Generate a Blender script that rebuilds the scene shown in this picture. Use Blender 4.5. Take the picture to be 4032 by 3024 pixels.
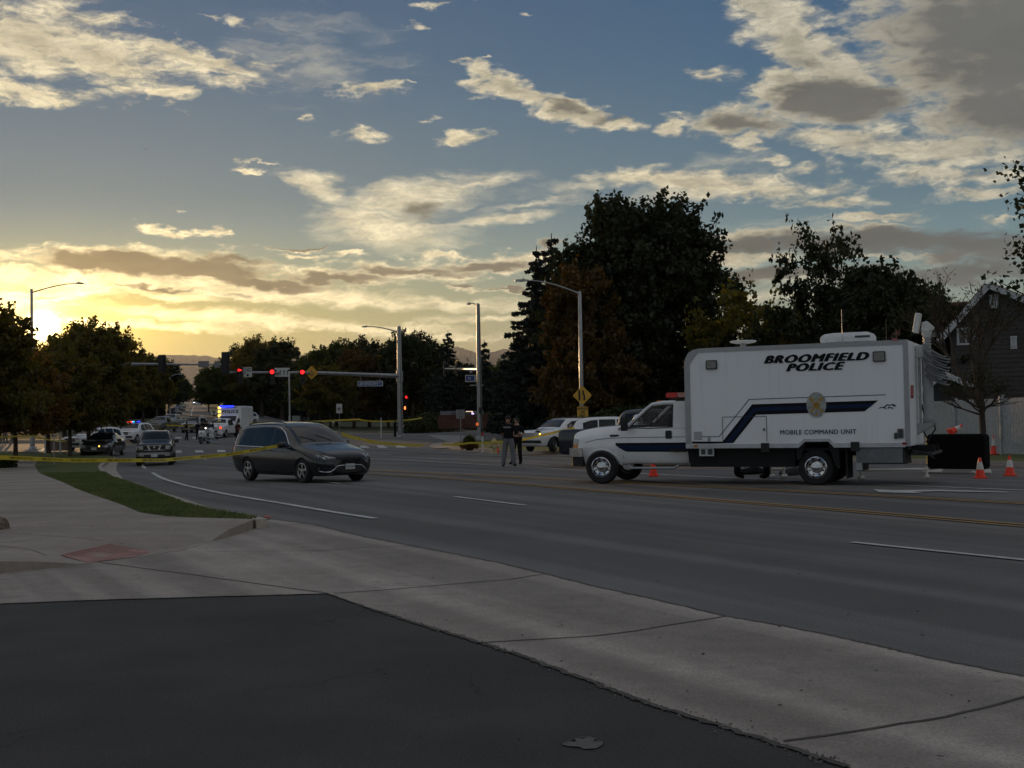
import bpy, bmesh, math, random
import numpy as np
from mathutils import Vector, Matrix
from mathutils.geometry import delaunay_2d_cdt

for o in list(bpy.data.objects): bpy.data.objects.remove(o)
S = bpy.context.scene
C = S.collection
R = math.radians
F = 4800.0; CX, CY = 2016.0, 1512.0; H = 1.63
PITCH = math.atan(140/F); ROLL = R(1.0)

# ------------------------------------------------------------ camera
cam_d = bpy.data.cameras.new('camera'); cam = bpy.data.objects.new('camera', cam_d); C.objects.link(cam)
cam_d.sensor_width = 36; cam_d.lens = 36*F/4032; cam_d.clip_start = .1; cam_d.clip_end = 60000
_m = Matrix.Rotation(math.pi/2+PITCH, 4, 'X') @ Matrix.Rotation(-ROLL, 4, 'Z')
cam.matrix_world = Matrix.Translation((0, 0, H)) @ _m
S.camera = cam
S.render.resolution_x, S.render.resolution_y = 1024, 768
S.view_settings.view_transform = 'Standard'; S.view_settings.look = 'None'
S.view_settings.exposure = 0.0; S.view_settings.gamma = 1
S.render.engine = 'CYCLES'
S.cycles.max_bounces = 6; S.cycles.transparent_max_bounces = 6

def ray(px, py):
    v = _m.to_3x3() @ Vector(((px-CX)/F, -(py-CY)/F, -1))
    return v
def azel(px, py):
    v = ray(px, py).normalized()
    return math.degrees(math.atan2(v.x, v.y)), math.degrees(math.asin(v.z))
SUN_AZ, SUN_EL = azel(165, 1285)

# ------------------------------------------------------------ node helper
class NT:
    def __init__(s, nt): s.nt = nt; s.l = nt.links
    def n(s, t, **k):
        x = s.nt.nodes.new(t)
        for a, b in k.items(): setattr(x, a, b)
        return x
    def _in(s, sock, v):
        if hasattr(v, 'is_output') or isinstance(v, bpy.types.NodeSocket): s.l.new(v, sock)
        else: sock.default_value = v
    def m(s, op, a, b=None, c=None, clamp=False):
        x = s.n('ShaderNodeMath', operation=op, use_clamp=clamp)
        s._in(x.inputs[0], a)
        if b is not None: s._in(x.inputs[1], b)
        if c is not None: s._in(x.inputs[2], c)
        return x.outputs[0]
    def v(s, op, a, b=None, out=0, scale=None):
        x = s.n('ShaderNodeVectorMath', operation=op)
        s._in(x.inputs[0], a)
        if b is not None: s._in(x.inputs[1], b)
        if scale is not None: s._in(x.inputs['Scale'], scale)
        return x.outputs[out]
    def xyz(s, a, b, c):
        x = s.n('ShaderNodeCombineXYZ')
        for i, q in enumerate((a, b, c)): s._in(x.inputs[i], q)
        return x.outputs[0]
    def sep(s, a):
        x = s.n('ShaderNodeSeparateXYZ'); s._in(x.inputs[0], a); return x.outputs
    def noise(s, vec, scale, detail=4, rough=.5, dist=0, out=0, lac=2):
        x = s.n('ShaderNodeTexNoise')
        if vec is not None: s._in(x.inputs['Vector'], vec)
        x.inputs['Scale'].default_value = scale; x.inputs['Detail'].default_value = detail
        x.inputs['Roughness'].default_value = rough; x.inputs['Distortion'].default_value = dist
        x.inputs['Lacunarity'].default_value = lac
        return x.outputs[out]
    def ss(s, v, a, b, lo=0, hi=1, kind='SMOOTHSTEP'):
        x = s.n('ShaderNodeMapRange', interpolation_type=kind)
        s._in(x.inputs['Value'], v); s._in(x.inputs['From Min'], a); s._in(x.inputs['From Max'], b)
        s._in(x.inputs['To Min'], lo); s._in(x.inputs['To Max'], hi)
        return x.outputs['Result']
    def mix(s, f, a, b, bt='MIX'):
        x = s.n('ShaderNodeMix', data_type='RGBA', blend_type=bt, clamp_factor=True)
        s._in(x.inputs[0], f)
        for i, q in ((6, a), (7, b)):
            if isinstance(q, (tuple, list)) and len(q) == 3: q = (*q, 1)
            s._in(x.inputs[i], q)
        return x.outputs[2]
    def ramp(s, f, stops, interp='LINEAR'):
        x = s.n('ShaderNodeValToRGB'); cr = x.color_ramp; cr.interpolation = interp
        while len(cr.elements) > 1: cr.elements.remove(cr.elements[0])
        cr.elements[0].position = stops[0][0]; cr.elements[0].color = (*stops[0][1], 1)
        for p, c in stops[1:]:
            e = cr.elements.new(p); e.color = (*c, 1)
        s._in(x.inputs[0], f); return x.outputs[0]

# ------------------------------------------------------------ world: evening sky with broken cloud
W = bpy.data.worlds.new('World'); S.world = W; W.use_nodes = True
W.node_tree.nodes.clear()
t = NT(W.node_tree)
out = t.n('ShaderNodeOutputWorld'); bg = t.n('ShaderNodeBackground')
t.l.new(bg.outputs[0], out.inputs[0])
tc = t.n('ShaderNodeTexCoord')
D_ = t.v('NORMALIZE', tc.outputs['Generated'])
dx, dy, dz = t.sep(D_)[:3]
az = t.m('MULTIPLY', t.m('ARCTAN2', dx, dy), 57.29578)
el = t.m('MULTIPLY', t.m('ARCSINE', dz), 57.29578)
sv = Vector((math.sin(R(SUN_AZ))*math.cos(R(SUN_EL)), math.cos(R(SUN_AZ))*math.cos(R(SUN_EL)), math.sin(R(SUN_EL))))
dd = t.v('SUBTRACT', D_, tuple(sv))
ddx, ddy, ddz = t.sep(dd)[:3]
ang = t.m('MULTIPLY', t.v('LENGTH', dd, out=1), 57.29578)
# flattened distance from the sun: the glow spreads along the horizon
lat = t.v('LENGTH', t.xyz(ddx, ddy, t.m('MULTIPLY', ddz, 2.4)), out=1)
lat = t.m('MULTIPLY', lat, 57.29578)
sky = t.n('ShaderNodeTexSky'); sky.sky_type = 'NISHITA'; sky.sun_disc = False
sky.sun_elevation = R(SUN_EL); sky.sun_rotation = R(SUN_AZ); sky.altitude = 1600
nish = t.v('SCALE', sky.outputs[0], scale=.05)
base = t.ramp(t.m('DIVIDE', t.m('MAXIMUM', el, 0), 60), [
    (0, (.17, .17, .17)), (.033, (.22, .22, .21)), (.075, (.225, .29, .275)), (.12, (.155, .265, .305)),
    (.17, (.095, .185, .25)), (.27, (.044, .125, .225)), (.34, (.032, .100, .205)), (1, (.10, .15, .235))])
base = t.mix(.05, base, nish)
def gexp(x, sig): return t.m('EXPONENT', t.m('DIVIDE', t.m('MULTIPLY', x, -1), sig))
g1 = t.m('EXPONENT', t.m('MULTIPLY', t.m('POWER', t.m('DIVIDE', ang, .42), 2), -1))
g2 = gexp(lat, 2.2); g3 = gexp(lat, 15)
glow = t.v('ADD', t.v('SCALE', (1.0, .86, .50), scale=t.m('MULTIPLY', g1, 22.0)),
           t.v('ADD', t.v('SCALE', (1.0, .62, .13), scale=t.m('MULTIPLY', g2, 4.2)),
               t.v('SCALE', (.62, .44, .08), scale=t.m('MULTIPLY', g3, 1.0))))
base = t.v('MULTIPLY', base, t.mix(t.m('MULTIPLY', t.m('MULTIPLY', t.m('POWER', g3, .8), 1.15, clamp=True), t.ss(el, 4.5, 10, 1, 0)), (1, 1, 1), (1.0, .80, .30)))
low = t.m('MULTIPLY', t.ss(el, 3.5, 11.0, 1.0, .26), t.ss(el, 0, 3.5, .6, 1.0))
base = t.v('ADD', base, t.v('SCALE', glow, scale=low))
# clouds laid out by bearing and height in the sky
P_ = t.xyz(az, el, 0)
wz = t.m('ADD', dz, .10)
plan = t.xyz(t.m('DIVIDE', dx, wz), t.m('DIVIDE', dy, wz), 0)      # looks up at a flat cloud deck
flat = t.xyz(t.m('MULTIPLY', az, .55), t.m('MULTIPLY', el, 1.35), 3.0)
w1 = t.noise(flat, .55, 3, .6, out=1); w2 = t.noise(flat, 2.6, 4, .65, out=1)
warp = t.v('ADD', t.v('MULTIPLY', t.v('SUBTRACT', w1, (.5, .5, .5)), (4.2, 1.5, 0)),
           t.v('MULTIPLY', t.v('SUBTRACT', w2, (.5, .5, .5)), (1.25, .62, 0)))
Pw = t.v('ADD', P_, warp)
def make_puff_group():      # one elliptical puff: max(previous, A*(1-distance in radii))
    g = bpy.data.node_groups.new('puff', 'ShaderNodeTree')
    for nm, ty in (('pos', 'NodeSocketVector'), ('prev', 'NodeSocketFloat'), ('ctr', 'NodeSocketVector'),
                   ('ax', 'NodeSocketVector'), ('ay', 'NodeSocketVector'), ('A', 'NodeSocketFloat')):
        g.interface.new_socket(nm, in_out='INPUT', socket_type=ty)
    g.interface.new_socket('out', in_out='OUTPUT', socket_type='NodeSocketFloat')
    q = NT(g); gi = q.n('NodeGroupInput').outputs; go = q.n('NodeGroupOutput')
    ma = q.n('ShaderNodeVectorMath', operation='MULTIPLY_ADD')   # serial dependency keeps the shader stack small
    g.links.new(gi['prev'], ma.inputs[0]); ma.inputs[1].default_value = (1e-7,)*3; g.links.new(gi['pos'], ma.inputs[2])
    dv = q.v('SUBTRACT', ma.outputs[0], gi['ctr'])
    a = q.v('DOT_PRODUCT', dv, gi['ax'], out=1); b = q.v('DOT_PRODUCT', dv, gi['ay'], out=1)
    d = q.m('SQRT', q.m('MULTIPLY_ADD', a, a, q.m('MULTIPLY', b, b)))
    v = q.m('MULTIPLY', q.m('SUBTRACT', 1.0, d), gi['A'])
    g.links.new(q.m('MAXIMUM', v, gi['prev']), go.inputs[0])
    return g
PUFF = make_puff_group()
def field(blobs, pos, tile, floor=-1.0, k=1.8228):
    m = None
    for (cx, cy, rx, ry, rot, A) in blobs:
        a, e = azel(cx*k, cy*k)
        q = 57.3*k/F; th = R(-rot-1)
        lim = 1 - (floor+.12)/A                 # beyond this many radii the puff adds nothing
        ex = math.hypot(rx*q*lim*math.cos(th), ry*q*lim*math.sin(th))+2.2
        ey = math.hypot(rx*q*lim*math.sin(th), ry*q*lim*math.cos(th))+.9
        if a+ex < tile[0] or a-ex > tile[1] or e+ey < tile[2] or e-ey > tile[3]: continue
        x = t.n('ShaderNodeGroup'); x.node_tree = PUFF
        t.l.new(pos, x.inputs['pos'])
        if m is None: x.inputs['prev'].default_value = floor
        else: t.l.new(m, x.inputs['prev'])
        x.inputs['ctr'].default_value = (a, e, 0)
        x.inputs['ax'].default_value = (math.cos(th)/(rx*q), math.sin(th)/(rx*q), 0)
        x.inputs['ay'].default_value = (-math.sin(th)/(ry*q), math.cos(th)/(ry*q), 0)
        x.inputs['A'].default_value = A
        m = x.outputs[0]
    return m
CUM = [ # x, y, rx, ry, tilt, thickness (bearing units of the photo grid)
 (60,85,230,85,4,1.0),(210,120,230,55,6,.95),(420,128,200,27,4,1.05),(60,203,170,26,0,.8),(170,30,150,40,12,.6),(560,138,40,8,3,.5),
 (350,194,66,20,3,.9),(500,178,95,22,-4,.55),(370,222,30,12,30,.45),(255,185,60,26,0,.55),
 (500,50,34,12,8,.7),(428,38,34,7,15,.55),(903,50,34,12,8,.65),(945,3,66,8,-6,.6),
 (800,193,88,15,-2,.8),(880,184,30,5,-3,.5),(988,124,26,7,0,.8),(1037,121,9,5,0,.7),
 (1035,160,60,30,35,1.0),(1110,200,100,36,24,1.35),(1230,238,105,34,12,1.45),(1330,268,70,15,4,.8),
 (1005,293,62,19,4,.9),(768,285,66,13,0,.6),(654,250,17,9,25,.6),(546,368,38,10,3,.9),(548,352,46,4,0,.6),(922,262,24,7,-10,.5),
 (1640,10,110,70,25,1.0),(1730,90,170,85,28,1.15),(1820,160,160,60,20,1.0),(2140,90,330,220,5,1.3),(2160,230,260,110,8,1.1),(2000,150,150,90,10,1.1),
 (1790,212,190,70,8,1.2),(1700,190,100,50,10,1.8),(1590,268,125,40,2,1.1),(1450,268,50,26,0,1.0),(1530,160,50,22,5,.7),(1640,345,44,16,0,.7),(1600,305,50,22,5,.9),
 (1850,300,200,34,7,1.0),(2040,322,220,46,5,1.0),(2050,380,170,28,4,.9),(1760,360,90,22,0,.6),(1480,243,30,10,0,.6),
 (1390,385,160,24,2,.8),(1500,390,230,36,4,1.0),(1640,410,150,26,4,.8),(1790,436,150,16,2,.8),(1800,405,70,18,5,.6),(2120,415,120,15,0,.7),(2160,472,60,8,-3,.7),(1915,490,75,8,3,.7),
 (330,500,90,13,2,.95),(443,508,44,11,2,.95),(375,455,8,4,0,.4),
 (250,562,240,34,2,1.1),(420,575,210,44,4,1.1),(330,598,280,30,2,1.1),(560,615,190,32,4,1.1),(720,600,190,28,0,1.0),(880,590,220,26,2,1.0),(1060,577,170,28,0,1.0),(1120,560,110,20,0,.9),
 (660,538,66,8,-3,.7),(650,556,50,8,0,.9),(740,552,60,8,0,.9),(950,548,90,9,3,.9),(1180,528,54,22,-5,.9),(1000,630,42,9,2,.8),(1110,633,70,6,0,.7),(500,640,90,14,4,1.6),
 (110,640,90,13,0,1.4),(60,585,60,14,10,1.2),
 (1620,505,170,14,-4,.7),(1860,492,120,10,4,.7),(1640,560,130,12,-4,.8),(1900,555,260,6,1,.6),(1560,560,120,20,0,1.2),(1900,470,110,14,2,1.0),
 (1150,40,30,4,5,.4),(2090,430,40,6,0,.4)]
STR = [(1650,530,230,30,-2,1.1),(1850,522,320,38,2,1.2),(2150,530,230,46,0,1.2),(1680,592,260,20,0,1.1),(2000,592,340,28,1,1.2),(2190,90,330,190,5,1.15),(2190,240,210,84,8,1.1),(1800,214,160,54,8,1.5),
 (1600,268,100,28,2,1.1),(1215,228,90,16,13,.75),(1300,252,60,14,8,.6),(905,462,70,30,0,.7),(260,566,215,27,2,1.5),(430,578,175,34,4,1.5),(570,612,150,19,4,1.2),(720,602,150,18,0,1.2),(885,588,180,15,2,1.1),(1060,577,130,18,0,1.1),
 (660,535,66,6,-3,1.2),(1180,526,46,15,-5,1.1),(1000,627,36,7,2,1.3),(1110,631,62,4,0,1.0),(1750,130,70,26,10,.5),(2010,165,150,20,8,.7),(350,622,120,9,3,.9),(500,560,100,14,5,1.0)]
CIR = [(900,420,230,46,-6,.95),(850,500,190,52,4,1.0),(690,405,90,28,22,.8),(1040,398,110,16,-8,.8),(1080,476,160,16,-8,.8),(760,470,100,50,10,.8),(1140,440,120,12,-10,.5),
 (1500,420,300,20,-3,.6),(1250,400,200,18,-6,.5),(680,120,160,70,-8,.28),(1560,350,120,16,-5,.4),
 (640,640,380,24,2,1.05),(900,655,360,18,1,.95),(480,685,360,20,4,1.0),(760,708,360,14,1,.95),(300,700,300,16,2,.9),(1050,690,200,10,-2,.8),(1000,728,150,13,-2,.9),(350,640,160,10,3,.9),(1080,725,60,16,-6,.8),
 (160,560,300,14,-2,.9),(80,600,190,30,3,1.2),(220,620,120,30,0,1.0),(60,650,160,30,0,1.1),
 (1640,640,260,16,0,.8),(1900,632,170,9,2,.9),(1700,605,200,10,0,.6),(2100,555,150,7,-4,.6),(1800,490,200,18,2,.5),(1650,560,120,18,-4,.7)]
nA = t.noise(t.v('MULTIPLY', P_, (.62, 1.6, 1)), .95, 7, .56, .3)
nF = t.noise(t.v('MULTIPLY', Pw, (1.5, 3.6, 1)), 1.3, 3, .6)
nP = t.noise(plan, 1.5, 3, .55)
offA = t.m('ADD', t.m('MULTIPLY', t.m('SUBTRACT', nA, .5), 1.7),
           t.m('ADD', t.m('MULTIPLY', t.m('SUBTRACT', nF, .5), .5), t.m('MULTIPLY', t.m('SUBTRACT', nP, .5), .4)))
Pb = t.v('ADD', P_, t.v('SCALE', warp, scale=.8))
nS = t.noise(t.v('MULTIPLY', Pb, (.28, 1.7, 1)), .8, 6, .6, .6)
offB = t.m('MULTIPLY', t.m('SUBTRACT', nS, .5), 1.5)
near = t.m('EXPONENT', t.m('DIVIDE', t.m('MULTIPLY', lat, -1), 4.6))
mid = t.m('EXPONENT', t.m('DIVIDE', t.m('MULTIPLY', lat, -1), 19.0))
lit = t.v('ADD', (.41, .395, .335), t.v('SCALE', (1.35, 1.02, .42), scale=mid))
lit = t.v('ADD', lit, t.v('SCALE', (4.2, 2.7, .80), scale=t.m('POWER', near, 1.6)))
lit = t.v('SCALE', lit, scale=t.m('MULTIPLY', t.ss(nA, .3, .7, .76, 1.22), t.ss(nF, .25, .75, .82, 1.16)))
shd = t.v('ADD', (.100, .112, .122), t.v('SCALE', (.13, .085, .025), scale=mid))
shd = t.v('ADD', shd, t.v('SCALE', (.16, .06, 0), scale=near))
shd = t.v('SCALE', t.v('MULTIPLY', shd, t.mix(mid, (1, 1, 1), (1.12, .92, .42))), scale=t.ss(nP, .3, .7, .82, 1.2))
cir = t.v('SCALE', t.mix(.2, lit, base), scale=1.18)
thn = t.m('MULTIPLY', offA, .55)
str_col = t.v('SCALE', t.v('ADD', shd, (.012, .010, .006)), scale=.92)
offS = t.m('MULTIPLY', offA, .85)
core = t.v('SCALE', (1, .83, .42), scale=t.m('MULTIPLY', g1, 5.0))
def tile(tl):
    MA = field(CUM, Pw, tl); MB = field(CIR, Pb, tl); MS = field(STR, Pw, tl)
    c = base
    if MB is not None:
        aB = t.m('MULTIPLY', t.ss(t.m('ADD', MB, offB), -.10, .85), .9)
        c = t.mix(aB, c, cir)
    if MA is not None:
        aA = t.ss(t.m('ADD', MA, offA), -.04, .72)
        th = t.ss(t.m('ADD', MA, thn), .42, 2.0)
        c = t.mix(aA, c, t.mix(th, lit, shd))
    if MS is not None:
        c = t.mix(t.m('MULTIPLY', t.ss(t.m('ADD', MS, offS), -.02, .75), .93), c, str_col)
    b_ = t.n('ShaderNodeBackground')
    t.l.new(t.v('ADD', c, core), b_.inputs['Color'])
    return b_.outputs[0]
def pick(cond, a, b):     # cond 0 -> a, 1 -> b
    x = t.n('ShaderNodeMixShader'); t.l.new(cond, x.inputs[0]); t.l.new(a, x.inputs[1]); t.l.new(b, x.inputs[2])
    return x.outputs[0]
AZ = [-40, -13, -5, 3, 11, 40]; EL = [-2, 5, 10.5, 26]
def rows(a0, a1):
    sh = tile((a0, a1, EL[0], EL[1]))
    for i in range(1, len(EL)-1):
        sh = pick(t.m('GREATER_THAN', el, EL[i]), sh, tile((a0, a1, EL[i], EL[i+1])))
    return sh
def cols(i, j):
    if j-i == 1: return rows(AZ[i], AZ[j])
    k = (i+j)//2
    return pick(t.m('GREATER_THAN', az, AZ[k]), cols(i, k), cols(k, j))
view = cols(0, len(AZ)-1)
# rest of the sky, out of view: broken cloud added to set ambient light
hi = t.m('MULTIPLY', t.ss(t.noise(plan, 1.1, 3, .6), .40, .60),
         t.m('MAXIMUM', t.ss(el, 24, 40), t.ss(t.m('ABSOLUTE', az), 30, 46)))
c = t.mix(hi, base, (.43, .415, .40))
c = t.mix(t.ss(dz, -.02, 0.0, 1, 0), c, (.10, .10, .095))
t.l.new(c, bg.inputs['Color'])
outside = t.m('MAXIMUM', t.m('MAXIMUM', t.m('GREATER_THAN', t.m('ABSOLUTE', az), 30), t.m('GREATER_THAN', el, 24)), t.m('LESS_THAN', el, -.5))
t.l.new(pick(outside, view, bg.outputs[0]), out.inputs[0])
W.cycles.sampling_method = 'MANUAL'; W.cycles.sample_map_resolution = 1024

# ------------------------------------------------------------ sun
sd = bpy.data.lights.new('sun', 'SUN'); sd.energy = 1.6; sd.angle = R(.6); sd.color = (1, .62, .28)
so = bpy.data.objects.new('sun', sd); C.objects.link(so)
so.rotation_euler = (-sv).to_track_quat('-Z', 'Y').to_euler()

# ============================================================ helpers
def _ss(v, a, b):
    v = max(0, min(1, (v-a)/(b-a))); return v*v*(3-2*v)
def terr(x, y):
    dip = (.12+.25*_ss(-x, 3, 17))*_ss(y, 22, 58)*(1-_ss(y, 70, 118)) if 22 < y < 118 else 0.0
    r = (x+34.6)*.969 + (y-134)*.249
    k = 1-.55*min(max((r-12)/7, 0), 1)
    if y < 88: return -dip
    z = .025*(y-88)**2/80 if y < 128 else .5+.025*(y-128)
    if y > 620: z = .5+.025*492
    return z*k-dip
def G(px, py, z=0.0):
    """ground point seen at a photo pixel"""
    d = ray(px, py); lo, hi = 3.0, 3.0
    prev = 3.0; tt = 3.0
    while tt < 1500:
        x, y, zz = d.x*tt, d.y*tt, H+d.z*tt
        if zz < terr(x, y)+z: break
        prev = tt; tt *= 1.01
    lo, hi = prev, tt
    for _ in range(30):
        m = (lo+hi)/2
        if H+d.z*m < terr(d.x*m, d.y*m)+z: hi = m
        else: lo = m
    return (d.x*hi, d.y*hi)
def P(px, py, D):
    d = ray(px, py); return Vector((d.x/d.y*D, D, H+d.z/d.y*D))
def on(px, D):
    """ground point at depth D in the direction of photo column px"""
    x = (px-CX)/F*D; x = x + 0.0
    return (x, D, terr(x, D))

MATS = {}
def mat(name, col, rough=.6, metal=0.0, var=.12, scale=8.0, bump=0.0, bscale=60.0, coat=0.0, emit=None, estr=1.0, spec=None, alpha=None):
    if name in MATS: return MATS[name]
    m = bpy.data.materials.new(name); m.use_nodes = True; q = NT(m.node_tree)
    bs = m.node_tree.nodes['Principled BSDF']
    tcx = q.n('ShaderNodeTexCoord').outputs['Object']
    nz = q.noise(tcx, scale, 5, .6)
    f = q.ss(nz, .3, .7, 1-var, 1+var, 'LINEAR')
    m.node_tree.links.new(q.v('SCALE', col, scale=f), bs.inputs['Base Color'])
    m.node_tree.links.new(q.ss(nz, .3, .7, max(rough-.07, .02), min(rough+.07, 1), 'LINEAR'), bs.inputs['Roughness'])
    bs.inputs['Metallic'].default_value = metal
    if coat: bs.inputs['Coat Weight'].default_value = coat; bs.inputs['Coat Roughness'].default_value = .06
    if spec is not None: bs.inputs['Specular IOR Level'].default_value = spec
    if bump:
        bp = q.n('ShaderNodeBump'); bp.inputs['Strength'].default_value = bump; bp.inputs['Distance'].default_value = .02
        m.node_tree.links.new(q.noise(tcx, bscale, 4, .6), bp.inputs['Height'])
        m.node_tree.links.new(bp.outputs[0], bs.inputs['Normal'])
    if emit: bs.inputs['Emission Color'].default_value = (*emit, 1); bs.inputs['Emission Strength'].default_value = estr
    if alpha is not None: bs.inputs['Alpha'].default_value = alpha
    MATS[name] = m; return m

def setm(o, m):
    ms = m if isinstance(m, (list, tuple)) else [m]
    for q in ms: o.data.materials.append(q)
def newobj(name, me, m, parent=None, smooth=False, loc=None, rotz=None):
    o = bpy.data.objects.new(name, me); C.objects.link(o)
    if m is not None: setm(o, m)
    if parent: o.parent = parent
    if smooth: me.shade_smooth()
    if loc: o.location = loc
    if rotz is not None: o.rotation_euler.z = rotz
    return o
def tag(o, label=None, cat=None, group=None, kind=None):
    if label: o['label'] = label
    if cat: o['category'] = cat
    if group: o['group'] = group
    if kind: o['kind'] = kind
    return o
def thing(name, label, cat, loc=(0, 0, 0), rotz=0, group=None):
    o = bpy.data.objects.new(name, None); C.objects.link(o); o.location = loc; o.rotation_euler.z = rotz
    o.empty_display_size = .3
    return tag(o, label, cat, group)
def copy_tree(o, parent=None):
    c = o.copy(); C.objects.link(c); c.parent = parent
    for ch in list(o.children): copy_tree(ch, c)
    return c

class MB:
    """collects shapes for one mesh"""
    def __init__(s): s.v = []; s.f = []; s.mi = []; s.cur = 0
    def add(s, vs, fs):
        b = len(s.v); s.v += [tuple(q) for q in vs]
        for f in fs: s.f.append(tuple(b+i for i in f)); s.mi.append(s.cur)
        return s
    def box(s, c, d, rz=0, rx=0, ry=0, taper=1.0):
        x, y, z = d[0]/2, d[1]/2, d[2]/2
        pts = [Vector((a*x*(taper if k > 0 else 1), b*y*(taper if k > 0 else 1), k*z)) for k in (-1, 1) for a, b in ((-1, -1), (1, -1), (1, 1), (-1, 1))]
        if rx or ry or rz:
            M = Matrix.Rotation(rz, 3, 'Z') @ Matrix.Rotation(ry, 3, 'Y') @ Matrix.Rotation(rx, 3, 'X')
            pts = [M @ p for p in pts]
        pts = [p+Vector(c) for p in pts]
        return s.add(pts, [(3, 2, 1, 0), (4, 5, 6, 7), (0, 1, 5, 4), (1, 2, 6, 5), (2, 3, 7, 6), (3, 0, 4, 7)])
    def rbox(s, c, d, r=.03, axis='y'):
        """box with rounded corners in the plane across axis"""
        a, b = {'y': (0, 2), 'x': (1, 2), 'z': (0, 1)}[axis]; k = 3-a-b
        pts = []
        for cx, cy, t0 in ((1, 1, 0), (-1, 1, 90), (-1, -1, 180), (1, -1, 270)):
            for j in range(4):
                th = R(t0+30*j)
                pts.append((cx*(d[a]/2-r)+r*math.cos(th), cy*(d[b]/2-r)+r*math.sin(th)))
        vs = []
        for sg in (-1, 1):
            for p in pts:
                q = [0, 0, 0]; q[a] = p[0]+c[a]; q[b] = p[1]+c[b]; q[k] = c[k]+sg*d[k]/2; vs.append(q)
        n = len(pts); fs = [tuple(range(n))[::-1], tuple(range(n, 2*n))]+[(i, (i+1) % n, n+(i+1) % n, n+i) for i in range(n)]
        if axis == 'y': fs = [f[::-1] for f in fs]
        return s.add(vs, fs)
    def tube(s, pts, r, n=8, caps=True):
        pts = [Vector(p) for p in pts]; rs = r if isinstance(r, (list, tuple)) else [r]*len(pts)
        vs = []; up = None
        for i, p in enumerate(pts):
            d = (pts[min(i+1, len(pts)-1)]-pts[max(i-1, 0)]).normalized()
            if up is None: up = Vector((0, 0, 1)) if abs(d.z) < .9 else Vector((1, 0, 0))
            a = d.cross(up).normalized(); b = a.cross(d).normalized(); up = b
            for j in range(n):
                th = 2*math.pi*j/n; vs.append(p+(a*math.cos(th)+b*math.sin(th))*rs[i])
        fs = []
        for i in range(len(pts)-1):
            for j in range(n):
                fs.append((i*n+j, i*n+(j+1) % n, (i+1)*n+(j+1) % n, (i+1)*n+j))
        if caps: fs += [tuple(range(n))[::-1], tuple((len(pts)-1)*n+j for j in range(n))]
        return s.add(vs, fs)
    def lathe(s, prof, c=(0, 0, 0), axis='z', n=24, caps=True):
        vs = []
        for (r, h) in prof:
            for j in range(n):
                th = 2*math.pi*j/n; a, b = r*math.cos(th), r*math.sin(th)
                p = {'z': (a, b, h), 'y': (a, h, b), 'x': (h, a, b)}[axis]
                vs.append((p[0]+c[0], p[1]+c[1], p[2]+c[2]))
        fs = []
        for i in range(len(prof)-1):
            for j in range(n):
                q = (i*n+j, i*n+(j+1) % n, (i+1)*n+(j+1) % n, (i+1)*n+j); fs.append(q)
        if caps: fs += [tuple(range(n))[::-1], tuple((len(prof)-1)*n+j for j in range(n))]
        return s.add(vs, fs)
    def prism(s, poly, y0, y1, plane='xz'):
        """extrude a polygon given in plane coords between y0 and y1 along the third axis"""
        def mk(p, k):
            return {'xz': (p[0], k, p[1]), 'xy': (p[0], p[1], k), 'yz': (k, p[0], p[1])}[plane]
        n = len(poly); vs = [mk(p, y0) for p in poly]+[mk(p, y1) for p in poly]
        return s.add(vs, [tuple(range(n))[::-1], tuple(range(n, 2*n))]+[(i, (i+1) % n, n+(i+1) % n, n+i) for i in range(n)])
    def disc(s, c, r, axis='y', n=16, h=.01): return s.lathe([(r, -h/2), (r, h/2)], c, axis, n)
    def mesh(s, name='m', fix=True):
        me = bpy.data.meshes.new(name); me.from_pydata(s.v, [], s.f)
        me.polygons.foreach_set('material_index', s.mi)
        if fix:
            bm = bmesh.new(); bm.from_mesh(me); bmesh.ops.recalc_face_normals(bm, faces=bm.faces); bm.to_mesh(me); bm.free()
        me.update(); return me
    def build(s, name, m, parent=None, smooth=False, loc=None, rotz=None, bevel=0):
        o = newobj(name, s.mesh(name), m, parent, False, loc, rotz)
        if smooth: o.data.shade_auto_smooth(angle=R(38)) if hasattr(o.data, 'shade_auto_smooth') else smooth_by_angle(o.data)
        if bevel:
            b = o.modifiers.new('bevel', 'BEVEL'); b.width = bevel; b.segments = 2; b.limit_method = 'ANGLE'
        return o
def smooth_by_angle(me, ang=38):
    me.shade_smooth()
    bm = bmesh.new(); bm.from_mesh(me)
    for e in bm.edges:
        if len(e.link_faces) == 2 and e.calc_face_angle(0) > R(ang): e.smooth = False
    bm.to_mesh(me); bm.free()

def text(name, s_, size, m, parent=None, M=None, depth=.004, shear=0, bold=0, sx=1.0, align='CENTER', space=1.0):
    cu = bpy.data.curves.new(name, 'FONT'); cu.body = s_; cu.size = size; cu.extrude = depth/2
    cu.shear = shear; cu.offset = bold; cu.align_x = align; cu.align_y = 'CENTER'; cu.space_character = space; cu.space_line = .8
    cu.resolution_u = 3
    tmp = bpy.data.objects.new('tmp', cu); C.objects.link(tmp)
    me = bpy.data.meshes.new_from_object(tmp.evaluated_get(bpy.context.evaluated_depsgraph_get()))
    bpy.data.objects.remove(tmp); bpy.data.curves.remove(cu)
    me.materials.clear()
    me.transform(Matrix.Diagonal((sx, 1, 1, 1)))
    if M is not None: me.transform(M)
    return newobj(name, me, m, parent)
def face_M(loc, normal, up=(0, 0, 1)):
    """matrix that lays text (x right, y up) on a plate with this outward normal"""
    n = Vector(normal).normalized(); u = Vector(up); r = u.cross(n).normalized(); u = n.cross(r)
    M = Matrix((r, u, n)).transposed().to_4x4(); M.translation = Vector(loc); return M

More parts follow.
